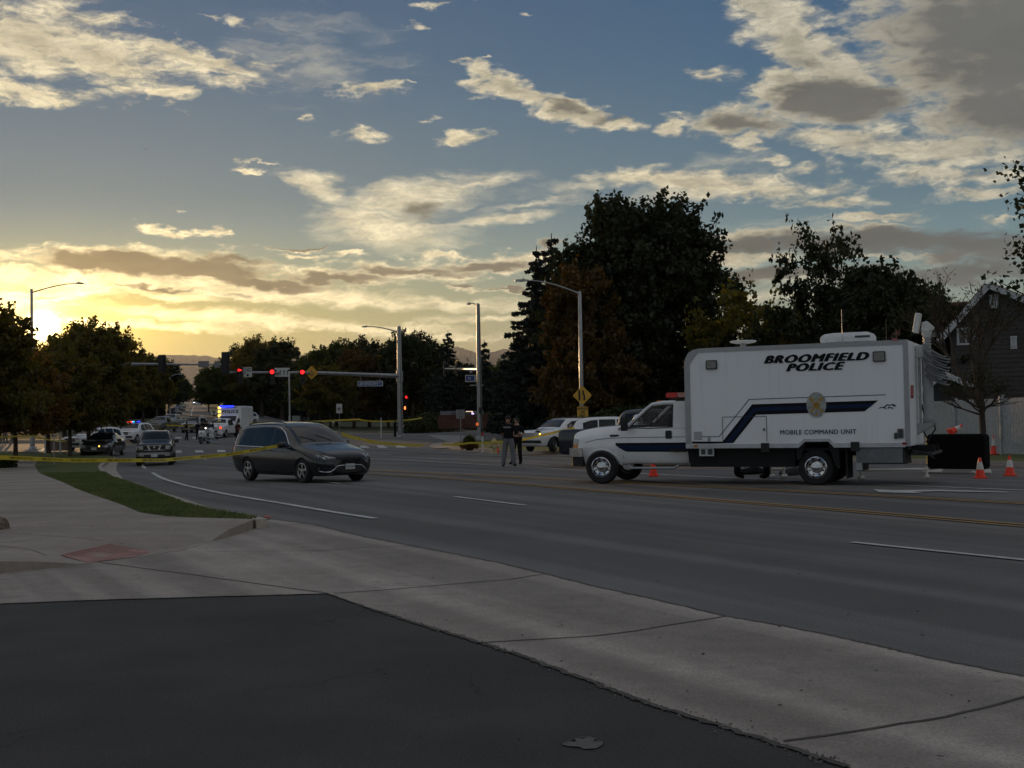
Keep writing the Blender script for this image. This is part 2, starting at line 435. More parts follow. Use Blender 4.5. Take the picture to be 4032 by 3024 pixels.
def apply_mods(o):
    dg = bpy.context.evaluated_depsgraph_get(); me = bpy.data.meshes.new_from_object(o.evaluated_get(dg))
    o.modifiers.clear(); o.data = me; return o

# ------------------------------------------------------------ ground sheets
def sheet(name, poly, m, dz=.004, cell=None, skirt=0, zf=None, kind='structure', far=.0004, parent=None, smooth=True):
    """polygon (world xy) draped on the terrain dz above it"""
    poly = [Vector((p[0], p[1])) for p in poly]
    pts = list(poly); n = len(poly)
    xs = [p.x for p in poly]; ys = [p.y for p in poly]
    def inside(x, y):
        c = False; j = n-1
        for i in range(n):
            a, b = poly[i], poly[j]
            if (a.y > y) != (b.y > y) and x < (b.x-a.x)*(y-a.y)/(b.y-a.y)+a.x: c = not c
            j = i
        return c
    if cell:
        # split edges too
        pts = []
        for i in range(n):
            a, b = poly[i], poly[(i+1) % n]; k = max(1, int((b-a).length/cell))
            for j in range(k): pts.append(a.lerp(b, j/k))
        nb = len(pts); x = min(xs)
        x = min(xs)+cell*.37
        while x < max(xs):
            y = min(ys)+cell*.41
            while y < max(ys):
                if inside(x, y): pts.append(Vector((x, y)))
                y += cell
            x += cell
    else: nb = n
    edges = [(i, (i+1) % nb) for i in range(nb)]
    r = delaunay_2d_cdt(pts, edges, [], 1, 1e-5)
    vs, fs = r[0], [tuple(f) for f in r[2]]
    def zz(p):
        base = terr(p.x, p.y)+dz+far*max(0, p.y-60)
        return base+(zf(p.x, p.y) if zf else 0)
    mb = MB(); mb.add([(p.x, p.y, zz(p)) for p in vs], fs)
    if skirt:
        for i in range(nb):
            a, b = pts[i], pts[(i+1) % nb]
            za, zb = zz(a), zz(b)
            mb.add([(a.x, a.y, za), (b.x, b.y, zb), (b.x, b.y, zb-skirt), (a.x, a.y, za-skirt)], [(0, 1, 2, 3)])
    me = mb.mesh(name)
    # face normals up for the top
    o = newobj(name, me, m, parent)
    if kind: o['kind'] = kind
    return o
def strip_poly(path, w):
    """closed outline of a band of width w along a path"""
    L = []; Rr = []
    for i, p in enumerate(path):
        a = Vector(path[max(i-1, 0)][:2]); b = Vector(path[min(i+1, len(path)-1)][:2])
        d = (b-a).normalized(); nn = Vector((-d.y, d.x))*w/2; q = Vector(p[:2])
        L.append(q+nn); Rr.append(q-nn)
    return L+Rr[::-1]
def catmull(pts, k=6):
    pts = [np.array(p[:2], float) for p in pts]; P4 = [2*pts[0]-pts[1]]+pts+[2*pts[-1]-pts[-2]]; o = []
    for i in range(1, len(P4)-2):
        for j in range(k):
            u = j/k; a, b, c, d = P4[i-1:i+3]
            o.append(.5*((2*b)+(-a+c)*u+(2*a-5*b+4*c-d)*u*u+(-a+3*b-3*c+d)*u**3))
    o.append(pts[-1]); return [Vector(q) for q in o]
def GP(*pix, z=0): return [G(a, b, z) for a, b in pix]

def wmat(name, col, col2, s1=.35, s2=40, rough=.8, bump=.25, streak=None, speck=0, bscale=90, crack=None, patch=None, grain=.2):
    """large outdoor surface in world metres: broad tone changes, grain, optional wheel streaks"""
    m = bpy.data.materials.new(name); m.use_nodes = True; q = NT(m.node_tree); L = m.node_tree.links
    bs = m.node_tree.nodes['Principled BSDF']; pos = q.n('ShaderNodeNewGeometry').outputs['Position']
    big = q.noise(pos, s1, 5, .6); fine = q.noise(pos, s2, 3, .7); mid_ = q.noise(pos, s1*8, 4, .6)
    c = q.mix(q.ss(big, .35, .65), col, col2)
    c = q.v('SCALE', c, scale=q.ss(mid_, .3, .7, .9, 1.1, 'LINEAR'))
    c = q.v('SCALE', c, scale=q.ss(fine, .3, .7, 1-grain*1.1, 1+grain, 'LINEAR'))
    if streak:   # (direction angle, colour factor): stains drawn out along the lane
        th, kf, sc = streak
        rot = q.n('ShaderNodeMapping'); L.new(pos, rot.inputs[0]); rot.inputs['Rotation'].default_value = (0, 0, -th)
        sv_ = q.v('MULTIPLY', rot.outputs[0], (.03, 1, 1))
        st = q.noise(sv_, sc, 3, .5)
        c = q.v('SCALE', c, scale=q.ss(st, .38, .62, kf, 2-kf))
    if speck:
        vo = q.n('ShaderNodeTexVoronoi'); vo.inputs['Scale'].default_value = speck; L.new(pos, vo.inputs['Vector'])
        rnd = q.sep(vo.outputs['Color'])[0]
        msk = q.m('MULTIPLY', q.m('LESS_THAN', vo.outputs['Distance'], .10), q.m('GREATER_THAN', rnd, .72))
        c = q.mix(q.m('MULTIPLY', msk, .75), c, q.v('SCALE', c, scale=.35))
    if crack:
        cw = q.v('ADD', pos, q.v('SCALE', q.noise(pos, 1.4, 4, .6, out=1), scale=.7))
        vo = q.n('ShaderNodeTexVoronoi', feature='DISTANCE_TO_EDGE'); vo.inputs['Scale'].default_value = crack[0]; L.new(cw, vo.inputs['Vector'])
        ck = q.m('MULTIPLY', q.ss(vo.outputs['Distance'], .0, crack[1], 1, 0), q.ss(q.noise(pos, .5, 2), .5, .6))
        c = q.mix(q.m('MULTIPLY', ck, .6), c, (.01, .01, .01))
    if patch:
        pk = q.ss(q.noise(pos, patch[0], 6, .7, .5), patch[1], patch[1]+.1)
        c = q.mix(q.m('MULTIPLY', pk, .5), c, patch[2])
    L.new(c, bs.inputs['Base Color'])
    L.new(q.ss(mid_, .3, .7, rough-.08, rough+.08), bs.inputs['Roughness'])
    bs.inputs['Specular IOR Level'].default_value = .3
    if bump:
        bp = q.n('ShaderNodeBump'); bp.inputs['Strength'].default_value = bump; bp.inputs['Distance'].default_value = .01
        L.new(q.noise(pos, bscale, 3, .7), bp.inputs['Height']); L.new(bp.outputs[0], bs.inputs['Normal'])
    return m

RD = math.atan2(-.76*1.6, .65)      # bearing of the near street
M_ground = wmat('dry_ground', (.045, .048, .025), (.07, .06, .035), .1, 6, .95)
M_asph = wmat('street_asphalt', (.118, .112, .106), (.15, .142, .134), .12, 48, .82, .35, streak=(RD, .82, 1.1), bscale=120, grain=.34, patch=(.9, .64, (.085, .08, .076)))
M_asph2 = wmat('driveway_asphalt', (.050, .047, .044), (.068, .064, .060), .7, 70, .9, .6, bscale=90, crack=(.35, .006), patch=(1.6, .66, (.10, .097, .09)), grain=.42, speck=16)
M_conc = wmat('concrete', (.295, .255, .218), (.355, .31, .268), .55, 60, .85, .2, streak=(RD, .76, 1.0), speck=5.5, patch=(1.1, .58, (.20, .17, .145)), grain=.26)
M_walk = wmat('sidewalk_concrete', (.285, .24, .20), (.335, .29, .245), .5, 60, .85, .2, streak=(.1, .93, .8), speck=3.5)
M_curb = wmat('kerb_concrete', (.36, .31, .26), (.44, .385, .33), .8, 60, .85, .3)
M_joint = wmat('joint_dark', (.075, .066, .056), (.11, .10, .088), 3, 60, .9, 0)
M_grass = wmat('lawn', (.066, .092, .026), (.115, .125, .042), .9, 90, .95, .6, bscale=200)
M_grass2 = wmat('verge_grass', (.035, .045, .015), (.07, .068, .028), .25, 60, .95, .6, bscale=150)
M_white = wmat('road_paint_white', (.60, .60, .58), (.44, .44, .42), 1.5, 60, .7, .2, grain=.35, patch=(7, .55, (.15, .145, .14)))
M_yellow = wmat('road_paint_yellow', (.42, .25, .07), (.28, .18, .07), 1.5, 60, .75, .2, grain=.35, patch=(6, .52, (.14, .12, .09)))
M_mulch = wmat('bark_mulch', (.075, .045, .03), (.11, .07, .05), 1.2, 40, .95, .8)

# ============================================================ the ground, streets and kerbs
def build_ground():
    ys = list(np.arange(-60, 20, 10))+list(np.arange(20, 140, 3))+list(np.arange(140, 640, 10))+[700, 900, 1400, 2500, 4500, 8000]
    xs = [-9000, -4000, -1500, -600]+list(np.arange(-300, -140, 20))+list(np.arange(-140, 60, 3))+list(np.arange(60, 200, 20))+[200, 600, 1500, 4000, 9000]
    vs = [(x, y, terr(x, y)-.03) for y in ys for x in xs]; nx = len(xs)
    fs = [(j*nx+i, j*nx+i+1, (j+1)*nx+i+1, (j+1)*nx+i) for j in range(len(ys)-1) for i in range(nx-1)]
    mb = MB(); mb.add(vs, fs); o = mb.build('ground', M_ground); tag(o, kind='structure')
build_ground()

# asphalt: the near street, the junction and the cross street in one sheet, then the two carriageways up the hill
near_edge = [(1067,2046),(1229,2065),(1415,2111),(1630,2153),(1953,2215),(2160,2265),(2352,2314),(2582,2364),(2861,2430),(3107,2472),(3368,2526),(3629,2587),(4032,2668)]
ne = GP(*near_edge)
last = Vector(ne[-1]); dirn = (Vector(ne[-1])-Vector(ne[-4])).normalized()
ne_ext = ne+[tuple(last+dirn*25)]
gut = GP((1067,2046),(860,2011),(722,1965),(584,1923),(491,1892),(457,1850),(465,1815),(455,1795),(300,1786),(0,1778))
gut_out = gut[::-1]
road_poly = [(-110, gut_out[0][1]+1)]+gut_out+ne_ext[1:]+[(60, 2), (60, 100), (30, 148), (-5, 150)]
# far kerb of the cross street and the hill street mouth
hill_R_R = GP((1180,1668),(1100,1648),(1012,1627),(952,1606),(918,1597),(908,1591))
hill_L_L = GP((575,1722),(590,1690),(650,1655),(705,1612),(738,1594),(752,1588))
road_poly += [(-8, 152)]+[(hill_R_R[0][0]+1, hill_R_R[0][1]+1), (hill_R_R[0][0]-1, hill_R_R[0][1]+2), hill_L_L[1], hill_L_L[0], (-110, hill_L_L[0][1]+2)]
sheet('street', road_poly, M_asph, .0, 6)
med_L = GP((838,1640),(826,1618),(808,1604),(797,1595),(788,1588))
med_R = GP((848,1640),(858,1612),(866,1602),(878,1596),(886,1591))
sheet('hill_street_west', [hill_L_L[1]]+hill_L_L[2:]+[(med_L[-1][0], med_L[-1][1])]+med_L[::-1][1:]+[med_R[0], hill_R_R[0]], M_asph, .006, 6)
sheet('hill_street_east', [med_R[0], hill_R_R[0]]+hill_R_R[1:]+med_R[::-1][:-1], M_asph, .012, 6)
med = sheet('median_grass', med_L+med_R[::-1], M_grass2, .16, 5, skirt=.25)

# concrete pan along the near street and the driveway mouth
inner = GP((0,2380),(322,2367),(799,2353),(1292,2340),(1469,2403),(1661,2464),(1891,2533),(2099,2602),(2314,2683),(2505,2756),(2807,2852),(3030,2925),(3337,3024))
ind = (Vector(inner[-1])-Vector(inner[-4])).normalized()
random.seed(3)
def rough(path, a=.02, k=8):
    o = []
    for i in range(len(path)-1):
        p, q = Vector(path[i]), Vector(path[i+1])
        for j in range(k):
            v = p.lerp(q, j/k); o.append((v.x+random.uniform(-a, a), v.y+random.uniform(-a, a)))
    return o+[tuple(path[-1])]
innr = rough(inner, .022, 12)
sheet('concrete_apron', [(-16, 5)]+[(-16, inner[0][1]+30)]+[G(0, 2040)]+GP((600,2060),(1000,2060))+rough(ne, .012, 6)+[ne_ext[-1], tuple(Vector(inner[-1])+ind*26)]+inner[::-1][:1]+innr[::-1]+[(-14, inner[0][1]-.3)], M_conc, .006, 3)
sheet('driveway', [(-30, -20), (-30, inner[0][1]-.4)]+innr+[tuple(Vector(inner[-1])+ind*26), (20, -20)], M_asph2, .001)

# dark strips paint shadow line and tar along the crumbled driveway and street edges
sheet('seam', strip_poly(rough(inner[4:], .016, 16), .045), M_joint, .0095)
sheet('seam', strip_poly(rough(inner[:5], .010, 16), .022), M_joint, .0095)
sheet('seam', strip_poly(rough(ne, .012, 14), .035), M_joint, .0095, 3)
def crumbs():
    rnd = random.Random(21); mb = MB()
    for i in range(300):
        k = rnd.randrange(4, len(inner)-1); a, b = Vector(inner[k]), Vector(inner[k+1]); p = a.lerp(b, rnd.random()); n_ = Vector((-(b-a).y, (b-a).x)).normalized(); p += n_*rnd.gauss(-.01, .045); s_ = rnd.uniform(.003, .009)
        mb.box((p.x, p.y, .010+s_*.3), (s_*rnd.uniform(1, 1.8), s_, s_*.7), rnd.uniform(0, 6), rnd.uniform(-.5, .5), rnd.uniform(-.5, .5))
    o = mb.build('gravel', wmat('gravel_bits', (.10, .095, .085), (.22, .20, .18), 30, 60, .95, 0)); tag(o, 'loose gravel along the crumbling edge of the dark driveway', 'gravel', kind='stuff')
crumbs()

def seg_d(x, y, a, b):
    ax, ay = a; bx, by = b; vx, vy = bx-ax, by-ay
    k = max(0, min(1, ((x-ax)*vx+(y-ay)*vy)/(vx*vx+vy*vy)))
    return math.hypot(x-ax-k*vx, y-ay-k*vy)
def sstep(v, a, b):
    v = max(0, min(1, (v-a)/(b-a))); return v*v*(3-2*v)
# left corner: sidewalk with its flush ramp, lawn, kerb and gutter
rA, rB = G(829, 2140), G(369, 2214)
ramp_z = lambda x, y: .135*sstep(seg_d(x, y, rA, rB), .05, 1.25)
lawn_left = GP((150,1806),(150,1812),(137,1832),(154,1862),(223,1890),(300,1925),(369,1951),(476,1987),(553,2020),(660,2035),(768,2040),(1010,2046), z=.13)
walk_out = GP((1041,2055),(1010,2072),(960,2092),(829,2130),(718,2163),(369,2214),(307,2221),(154,2236),(0,2252),(-300,2285), z=.02)
walk = lawn_left+walk_out+[(-12, walk_out[-1][1]+1), (-70, 18), (-70, 58), G(-200, 1806, .13), G(0, 1806, .13)]
sheet('sidewalk', walk, M_walk, 0.004, .55, skirt=.16, zf=ramp_z)
lawn_right = GP((940,2026),(837,2011),(730,1984),(637,1949),(538,1911),(445,1880),(399,1848),(399,1830),(440,1806),(450,1797),(300,1787),(0,1779), z=.13)
lawn_poly = lawn_left+[G(1012, 2040, .13)]+lawn_right+[G(-200, 1779, .13), G(-200, 1806, .13), G(0, 1806, .13)]
lawn_bump = lambda x, y: .135+.02*math.sin(x*1.3)*math.sin(y*.9)
sheet('lawn', lawn_poly, M_grass, .010, 1.0, skirt=.05, zf=lambda x, y: .135)
gut_path = GP((1067,2046),(860,2011),(722,1965),(584,1923),(491,1892),(457,1850),(465,1815),(452,1797),(300,1788),(0,1778))
sheet('gutter_pan', [G(1012, 2046)]+[G(1067, 2046)]+gut_path[1:]+lawn_right[::-1][:]+[G(1000, 2036)], M_curb, .009, 2)
def kerb(path, w=.16, h=.15, name='kerb', m=None, k=4):
    p = catmull(path, k)
    o = sheet(name, strip_poly(p, w), m or M_curb, 0, 3.0, skirt=h+.02, zf=lambda x, y: h)
    return o
kerb([G(1030, 2046, .14)]+lawn_right[:9], .17)
# tactile plate in the ramp
M_tact = wmat('tactile_red', (.42, .245, .215), (.36, .21, .185), 2, 60, .8, .2)
tp = GP((225,2196),(420,2158),(600,2160),(560,2172),(345,2212), z=.03)
tac = sheet('tactile_plate', GP((240,2196),(430,2160),(600,2166),(530,2186),(345,2211), z=.03), M_tact, .010, .4, zf=ramp_z, kind=None)
mbt = MB(); a0, a1, b0 = Vector(G(240,2196,.03)), Vector(G(345,2211,.03)), Vector(G(430,2160,.03)); b1 = Vector(G(585,2172,.03))
for i in range(26):
    for j in range(10):
        u, w_ = (i+.5)/26, (j+.5)/10
        p = a0.lerp(b0, u).lerp(a1.lerp(b1, u), w_); z = ramp_z(p.x, p.y)+.012
        mbt.lathe([(.028, 0), (.018, .012)], (p.x, p.y, z), 'z', 6)
dm = mbt.build('dome_pattern', M_tact, tac)
tag(tac, 'red ribbed tactile paving plate set in the sidewalk ramp', 'tactile paving')

def line(name, pix, w, m, dz=.014, z=0, k=5, cell=6):
    p = [G(a, b, z) for a, b in pix]
    if len(p) > 2: p = catmull(p, k)
    return sheet(name, strip_poly(p, w), m, dz, cell)
def ext(pix, e):       # carry a line on past its last pixel
    return pix
line('lane_edge_line', [(553,1826),(566,1840),(600,1862),(640,1884),(700,1904),(768,1921),(900,1949),(1100,1982),(1300,2016),(1478,2044)], .15, M_white)
def offline(name, pix, offs, w, m, extra=30, **kw):
    p = [Vector(G(a, b)) for a, b in pix]; d = (p[-1]-p[-2]).normalized(); p.append(p[-1]+d*extra)
    d = (p[-1]-p[0]).normalized(); n = Vector((-d.y, d.x))
    for o_ in offs: sheet(name, strip_poly([q+n*o_ for q in p], w), m, .014, 8)
offline('centre_line', [(1446,1852),(2313,1895),(3368,1948),(4032,1984)], (.13, -.13), .11, M_yellow)
offline('centre_line', [(1446,1864),(1814,1889),(2352,1934),(3368,2015),(4032,2072)], (.13, -.13), .11, M_yellow)
offline('turn_lane_line', [(1442,1806),(2270,1852),(2900,1884),(3463,1909),(4032,1932)], (0,), .12, M_white)
offline('lane_dash', [(3357,2138),(4032,2208)], (0,), .12, M_white, extra=.5)
line('lane_dash', [(1790,1957),(2070,1992)], .12, M_white)
line('lane_dash', [(1225,1893),(1340,1905)], .12, M_white)
line('lane_line', [(1300,1757),(1442,1765),(1750,1783),(2075,1800),(2260,1808)], .12, M_white)
line('lane_dash', [(2063,1827),(2163,1831)], .12, M_white)
line('lane_dash', [(1683,1806),(1748,1808)], .12, M_white)
line('lane_dash', [(1500,1790),(1537,1791)], .12, M_white)
line('lane_dash', [(845,1827),(868,1832)], .12, M_white); line('lane_dash', [(803,1808),(814,1811)], .12, M_white); line('lane_dash', [(788,1798),(794,1799)], .12, M_white)
line('stop_line', [(624,1758),(925,1755)], .25, M_white)
line('stop_line', [(590,1724),(925,1718)], .25, M_white)
line('lane_line', [(633,1724),(648,1707)], .12, M_white)
line('hill_line', [(700,1672),(748,1650),(756,1620),(764,1600)], .22, M_white)
line('hill_line', [(1067,1643),(1118,1663)], .2, M_white); line('hill_dash', [(985,1636),(1015,1637)], .3, M_white)
for q in ([(681,1784),(716,1784),(714,1775),(684,1775)], [(768,1783),(802,1783),(799,1774),(769,1774)], [(856,1782),(889,1782),(885,1773),(854,1773)],
          [(628,1728),(646,1728),(648,1723),(632,1723)], [(689,1728),(716,1728),(714,1723),(690,1723)], [(757,1728),(778,1728),(777,1722),(758,1722)],
          [(146,1779),(165,1779),(228,1750),(206,1749)], [(225,1778),(255,1778),(262,1773),(236,1773)], [(243,1768),(256,1768),(262,1764),(250,1764)],
          [(1421,1765),(1458,1766),(1440,1756),(1416,1756)], [(1490,1765),(1530,1766),(1508,1755),(1484,1755)], [(1562,1764),(1604,1764),(1585,1755),(1556,1755)]):
    sheet('crosswalk_bar', GP(*q), M_white, .018)
for i in range(6):
    y0 = 1716+i*4.2; x0 = 1690+i*14
    sheet('crosswalk_bar', GP((x0, y0+2), (1830+i*3, y0+2), (1826+i*3, y0), (x0-4, y0)), M_white, .016)
sheet('turn_arrow', GP((3437,1928),(3462,1941),(3640,1945),(3600,1939),(3700,1937),(3960,1942),(3976,1940),(3700,1931),(3510,1933)), M_white, .016)
# joints cut in the concrete
def joint(pix, w=.018, dz=.0105, zf=None, jag=.01):
    p = [Vector(G(a, b, .05 if zf else 0)) for a, b in pix]; q = []
    for a, b in zip(p, p[1:]):
        k = max(2, int((b-a).length/.25))
        for j in range(k):
            v = a.lerp(b, j/k); q.append(v+Vector((random.uniform(-jag, jag), random.uniform(-jag, jag))))
    q.append(p[-1])
    sheet('joint', strip_poly(q, w), M_joint, dz, None if not zf else .5, zf=zf)
joint([(1190,2172),(1400,2160),(1628,2153)]); joint([(1315,2340),(1560,2322),(1830,2299),(2000,2285),(2142,2263)], .022)
joint([(1891,2535),(2344,2508),(2500,2488),(2660,2462),(2861,2430)], .022)
joint([(3085,2925),(3406,2880),(3550,2856),(3721,2830),(3880,2791),(4032,2750),(4160,2715)], .026, jag=.006)
joint([(384,2216),(860,2280),(1290,2339)], .020); joint([(690,2172),(1000,2175),(1400,2170)], .012)
joint([(1055,2078),(1200,2063)], .012)
for q in ([(0,2122),(400,2150)], [(0,2178),(190,2195)], [(0,2165),(215,2140)], [(0,1975),(300,1960)], [(0,2040),(540,2025)], [(560,2085),(960,2082)], [(0,1892),(200,1888)]):
    joint(q, .012, .007, ramp_z)
# bare patch broken out of the driveway surface, and the frayed edge of its asphalt
M_patch = wmat('patch_gravel', (.15, .145, .13), (.20, .19, .17), 4, 60, .95, .9)
sheet('surface_patch', GP((2210,2935),(2240,2925),(2270,2928),(2262,2912),(2300,2916),(2308,2908),(2345,2912),(2342,2924),(2376,2926),(2372,2938),(2350,2952),(2300,2955),(2280,2946),(2236,2944)), M_patch, .008)
sheet('surface_patch', GP((2195,2930),(2235,2922),(2262,2910),(2330,2905),(2330,2909),(2265,2914),(2240,2926)), M_joint, .0095)
M_orange = wmat('spray_orange', (.55, .12, .05), (.4, .12, .07), 4, 60, .8, 0)
sheet('paint_mark', GP((1040,2038),(1066,2042),(1064,2034),(1042,2033)), M_orange, .013)

# right corner: lawn strip, ramp, kerb
rl = GP((1767,1765),(1822,1770),(1906,1776),(1987,1781),(2100,1785),(2250,1791),(2700,1803),(3894,1834),(4032,1838))
d = (Vector(rl[-1])-Vector(rl[-2])).normalized(); rl.append(tuple(Vector(rl[-1])+d*25))
rb = GP((1788,1749),(1843,1742),(1991,1736),(2150,1730),(2300,1721))
sheet('lawn_right', rl+[(70, 40), (70, 92), (22, 104)]+rb[::-1], M_grass, .0, 4, skirt=.2, zf=lambda x, y: .145+max(0, min(.45, (y-30)*.0))*1.0)
kerb(rl, .18, .15); kerb([rl[0]]+rb+[(22, 104.2)], .18, .15)
sheet('corner_ramp', GP((1686,1762),(1720,1768),(1767,1766),(1790,1748),(1843,1741),(1760,1742),(1700,1750)), M_walk, .03)
pw = GP((3880,1770),(4032,1766)); p0 = Vector(pw[0]); dd_ = Vector((d.x, d.y))
sheet('path_right', strip_poly([Vector(G(3995,1759,.15))+dd_*k for k in (-26, 0, 12)], 1.3), M_walk, .155, 5)
line('path_strip', [(1775,1757),(1900,1753),(1990,1747)], .9, M_walk, .16)
# far blocks beyond the cross street
kf = GP((1335,1709),(1500,1713),(1560,1712),(1620,1702),(1982,1702),(2100,1699))
hr = hill_R_R[::-1]
blk = hr+GP((1260,1692),(1300,1702))+kf+[(60, 175), (60, 560), (-60, 560), hr[0]]
sheet('far_block_right', blk[:-1], M_grass2, .06, 6, zf=lambda x, y: .1)
kerb(kf, .3, .18, k=3); kerb(hill_R_R+[G(1260, 1692), G(1335, 1709)][:0], .3, .2, k=2); kerb([hill_R_R[0]]+GP((1260,1692),(1300,1702),(1335,1709)), .3, .18, k=3)
line('far_path', [(1150,1634),(1200,1640),(1262,1655),(1330,1672)], 1.6, M_walk, .22)
line('far_path', [(1340,1706),(1500,1709),(1560,1708)], 1.6, M_walk, .2)
line('far_path', [(1620,1699),(1982,1699)], 1.2, M_walk, .2)
line('mulch_bed', [(1600,1694),(1690,1692),(1982,1690)], 5.0, M_mulch, .2)
fl = GP((-60,1744),(250,1743),(480,1739),(560,1730),(575,1722),(590,1690),(650,1655),(705,1612),(738,1594),(752,1588))
sheet('far_block_left', fl+[(-150, 560), (-400, 560), (-400, fl[0][1]+1)], M_grass2, .06, 6, zf=lambda x, y: .1)
kerb(fl[:6], .3, .18, k=3); kerb(fl[5:], .35, .2, k=3)
line('far_path', [(-60,1741),(250,1740),(480,1736),(545,1729)], 1.4, M_walk, .2)
line('far_path', [(572,1690),(610,1664),(650,1642),(690,1616),(720,1597)], 1.8, M_walk, .24)
kerb(med_L, .35, .24, k=2); kerb(med_R, .35, .24, k=2)
line('mulch_bed', [(300,1742),(520,1730)], .01, M_mulch, .0)

# grass blades on the near lawn
def blades():
    rnd = random.Random(5); vs = []; fs = []
    poly = [Vector(p) for p in lawn_poly]
    def ins(x, y):
        c = False; j = len(poly)-1
        for i in range(len(poly)):
            a, b = poly[i], poly[j]
            if (a.y > y) != (b.y > y) and x < (b.x-a.x)*(y-a.y)/(b.y-a.y)+a.x: c = not c
            j = i
        return c
    x0, x1 = -19, -4; y0, y1 = 19, 48; n = 0
    while n < 42000:
        x, y = rnd.uniform(x0, x1), rnd.uniform(y0, y1)
        if rnd.random() > (24/y)**2 or not ins(x, y): continue
        n += 1; h = rnd.uniform(.025, .06); w = rnd.uniform(.006, .012)*(y/20); a = rnd.uniform(0, 6.28)
        lx, ly = rnd.uniform(-.03, .03), rnd.uniform(-.03, .03)
        k = len(vs); z = .142+terr(x, y)
        vs += [(x-w*math.cos(a), y-w*math.sin(a), z), (x+w*math.cos(a), y+w*math.sin(a), z), (x+lx, y+ly, z+h)]; fs.append((k, k+1, k+2))
    me = bpy.data.meshes.new('grass'); me.from_pydata(vs, [], fs)
    o = newobj('grass', me, wmat('grass_blades', (.10, .135, .040), (.16, .18, .06), .9, 60, .9, 0)); tag(o, 'short green grass growing on the curved lawn by the sidewalk', 'grass', kind='stuff')
blades()
# dead leaves and grit on the concrete
def litter():
    rnd = random.Random(8); mb = MB()
    for i in range(46):
        if i < 36: px, py = rnd.uniform(1500, 3900), rnd.uniform(2200, 2950)
        else: px, py = rnd.uniform(20, 700), rnd.uniform(1850, 2120)
        x, y = G(px, py); z = (.012 if i < 36 else .142)+terr(x, y)
        a = rnd.uniform(0, 6.3); s_ = rnd.uniform(.005, .012)
        mb.box((x, y, z+s_*.25), (s_*rnd.uniform(1, 2.2), s_, s_*.5), a, rnd.uniform(-.3, .3), rnd.uniform(-.3, .3))
    o = mb.build('leaf_litter', wmat('dead_leaf', (.05, .033, .02), (.11, .08, .05), 5, 60, .9, 0)); tag(o, 'bits of dead leaf and grit scattered on the concrete', 'leaf litter', kind='stuff')
litter()

# ============================================================ trees and shrubs
def leafmat(name, c1, c2, trans=.5, c3=None):
    m = bpy.data.materials.new(name); m.use_nodes = True; q = NT(m.node_tree); L = m.node_tree.links
    m.node_tree.nodes.remove(m.node_tree.nodes['Principled BSDF'])
    o_ = m.node_tree.nodes['Material Output']
    rnd = q.n('ShaderNodeNewGeometry').outputs['Random Per Island']
    pos = q.n('ShaderNodeTexCoord').outputs['Object']
    big = q.noise(pos, .55, 3, .6)
    f = q.m('ADD', q.m('MULTIPLY', rnd, .45), q.m('MULTIPLY', q.ss(big, .35, .65), .55))
    c = q.mix(f, c1, c2)
    if c3: c = q.mix(q.m('GREATER_THAN', rnd, .88), c, c3)
    d = q.n('ShaderNodeBsdfDiffuse'); L.new(c, d.inputs[0]); tr = q.n('ShaderNodeBsdfTranslucent')
    L.new(q.v('MULTIPLY', c, (1.5, 1.25, .5)), tr.inputs[0])
    gl = q.n('ShaderNodeBsdfGlossy'); gl.inputs['Roughness'].default_value = .45; gl.inputs[0].default_value = (.5, .5, .5, 1)
    a = q.n('ShaderNodeMixShader'); a.inputs[0].default_value = trans; L.new(d.outputs[0], a.inputs[1]); L.new(tr.outputs[0], a.inputs[2])
    b = q.n('ShaderNodeMixShader'); b.inputs[0].default_value = .04; L.new(a.outputs[0], b.inputs[1]); L.new(gl.outputs[0], b.inputs[2])
    L.new(b.outputs[0], o_.inputs[0]); return m
M_bark = wmat('bark', (.055, .042, .032), (.09, .07, .055), 2.5, 25, .95, .8)
M_bark2 = wmat('bark_grey', (.10, .09, .08), (.15, .135, .12), 2.5, 25, .95, .8)
L_olive = leafmat('leaf_olive', (.064, .066, .012), (.125, .115, .020), .6, (.14, .09, .015))
L_dark = leafmat('leaf_dark', (.016, .024, .009), (.034, .044, .016), .22)
L_gold = leafmat('leaf_gold', (.048, .034, .009), (.12, .068, .012), .3)
L_green = leafmat('leaf_green', (.028, .045, .010), (.07, .09, .016), .35)
L_rust = leafmat('leaf_rust', (.095, .062, .015), (.17, .10, .022), .6)
L_lime = leafmat('leaf_lime', (.10, .11, .018), (.19, .17, .03), .68, (.24, .17, .03))
L_spruce = leafmat('needle_spruce', (.018, .026, .020), (.040, .052, .044), .08)
L_shrub = leafmat('leaf_shrub', (.025, .035, .012), (.05, .06, .02), .25)

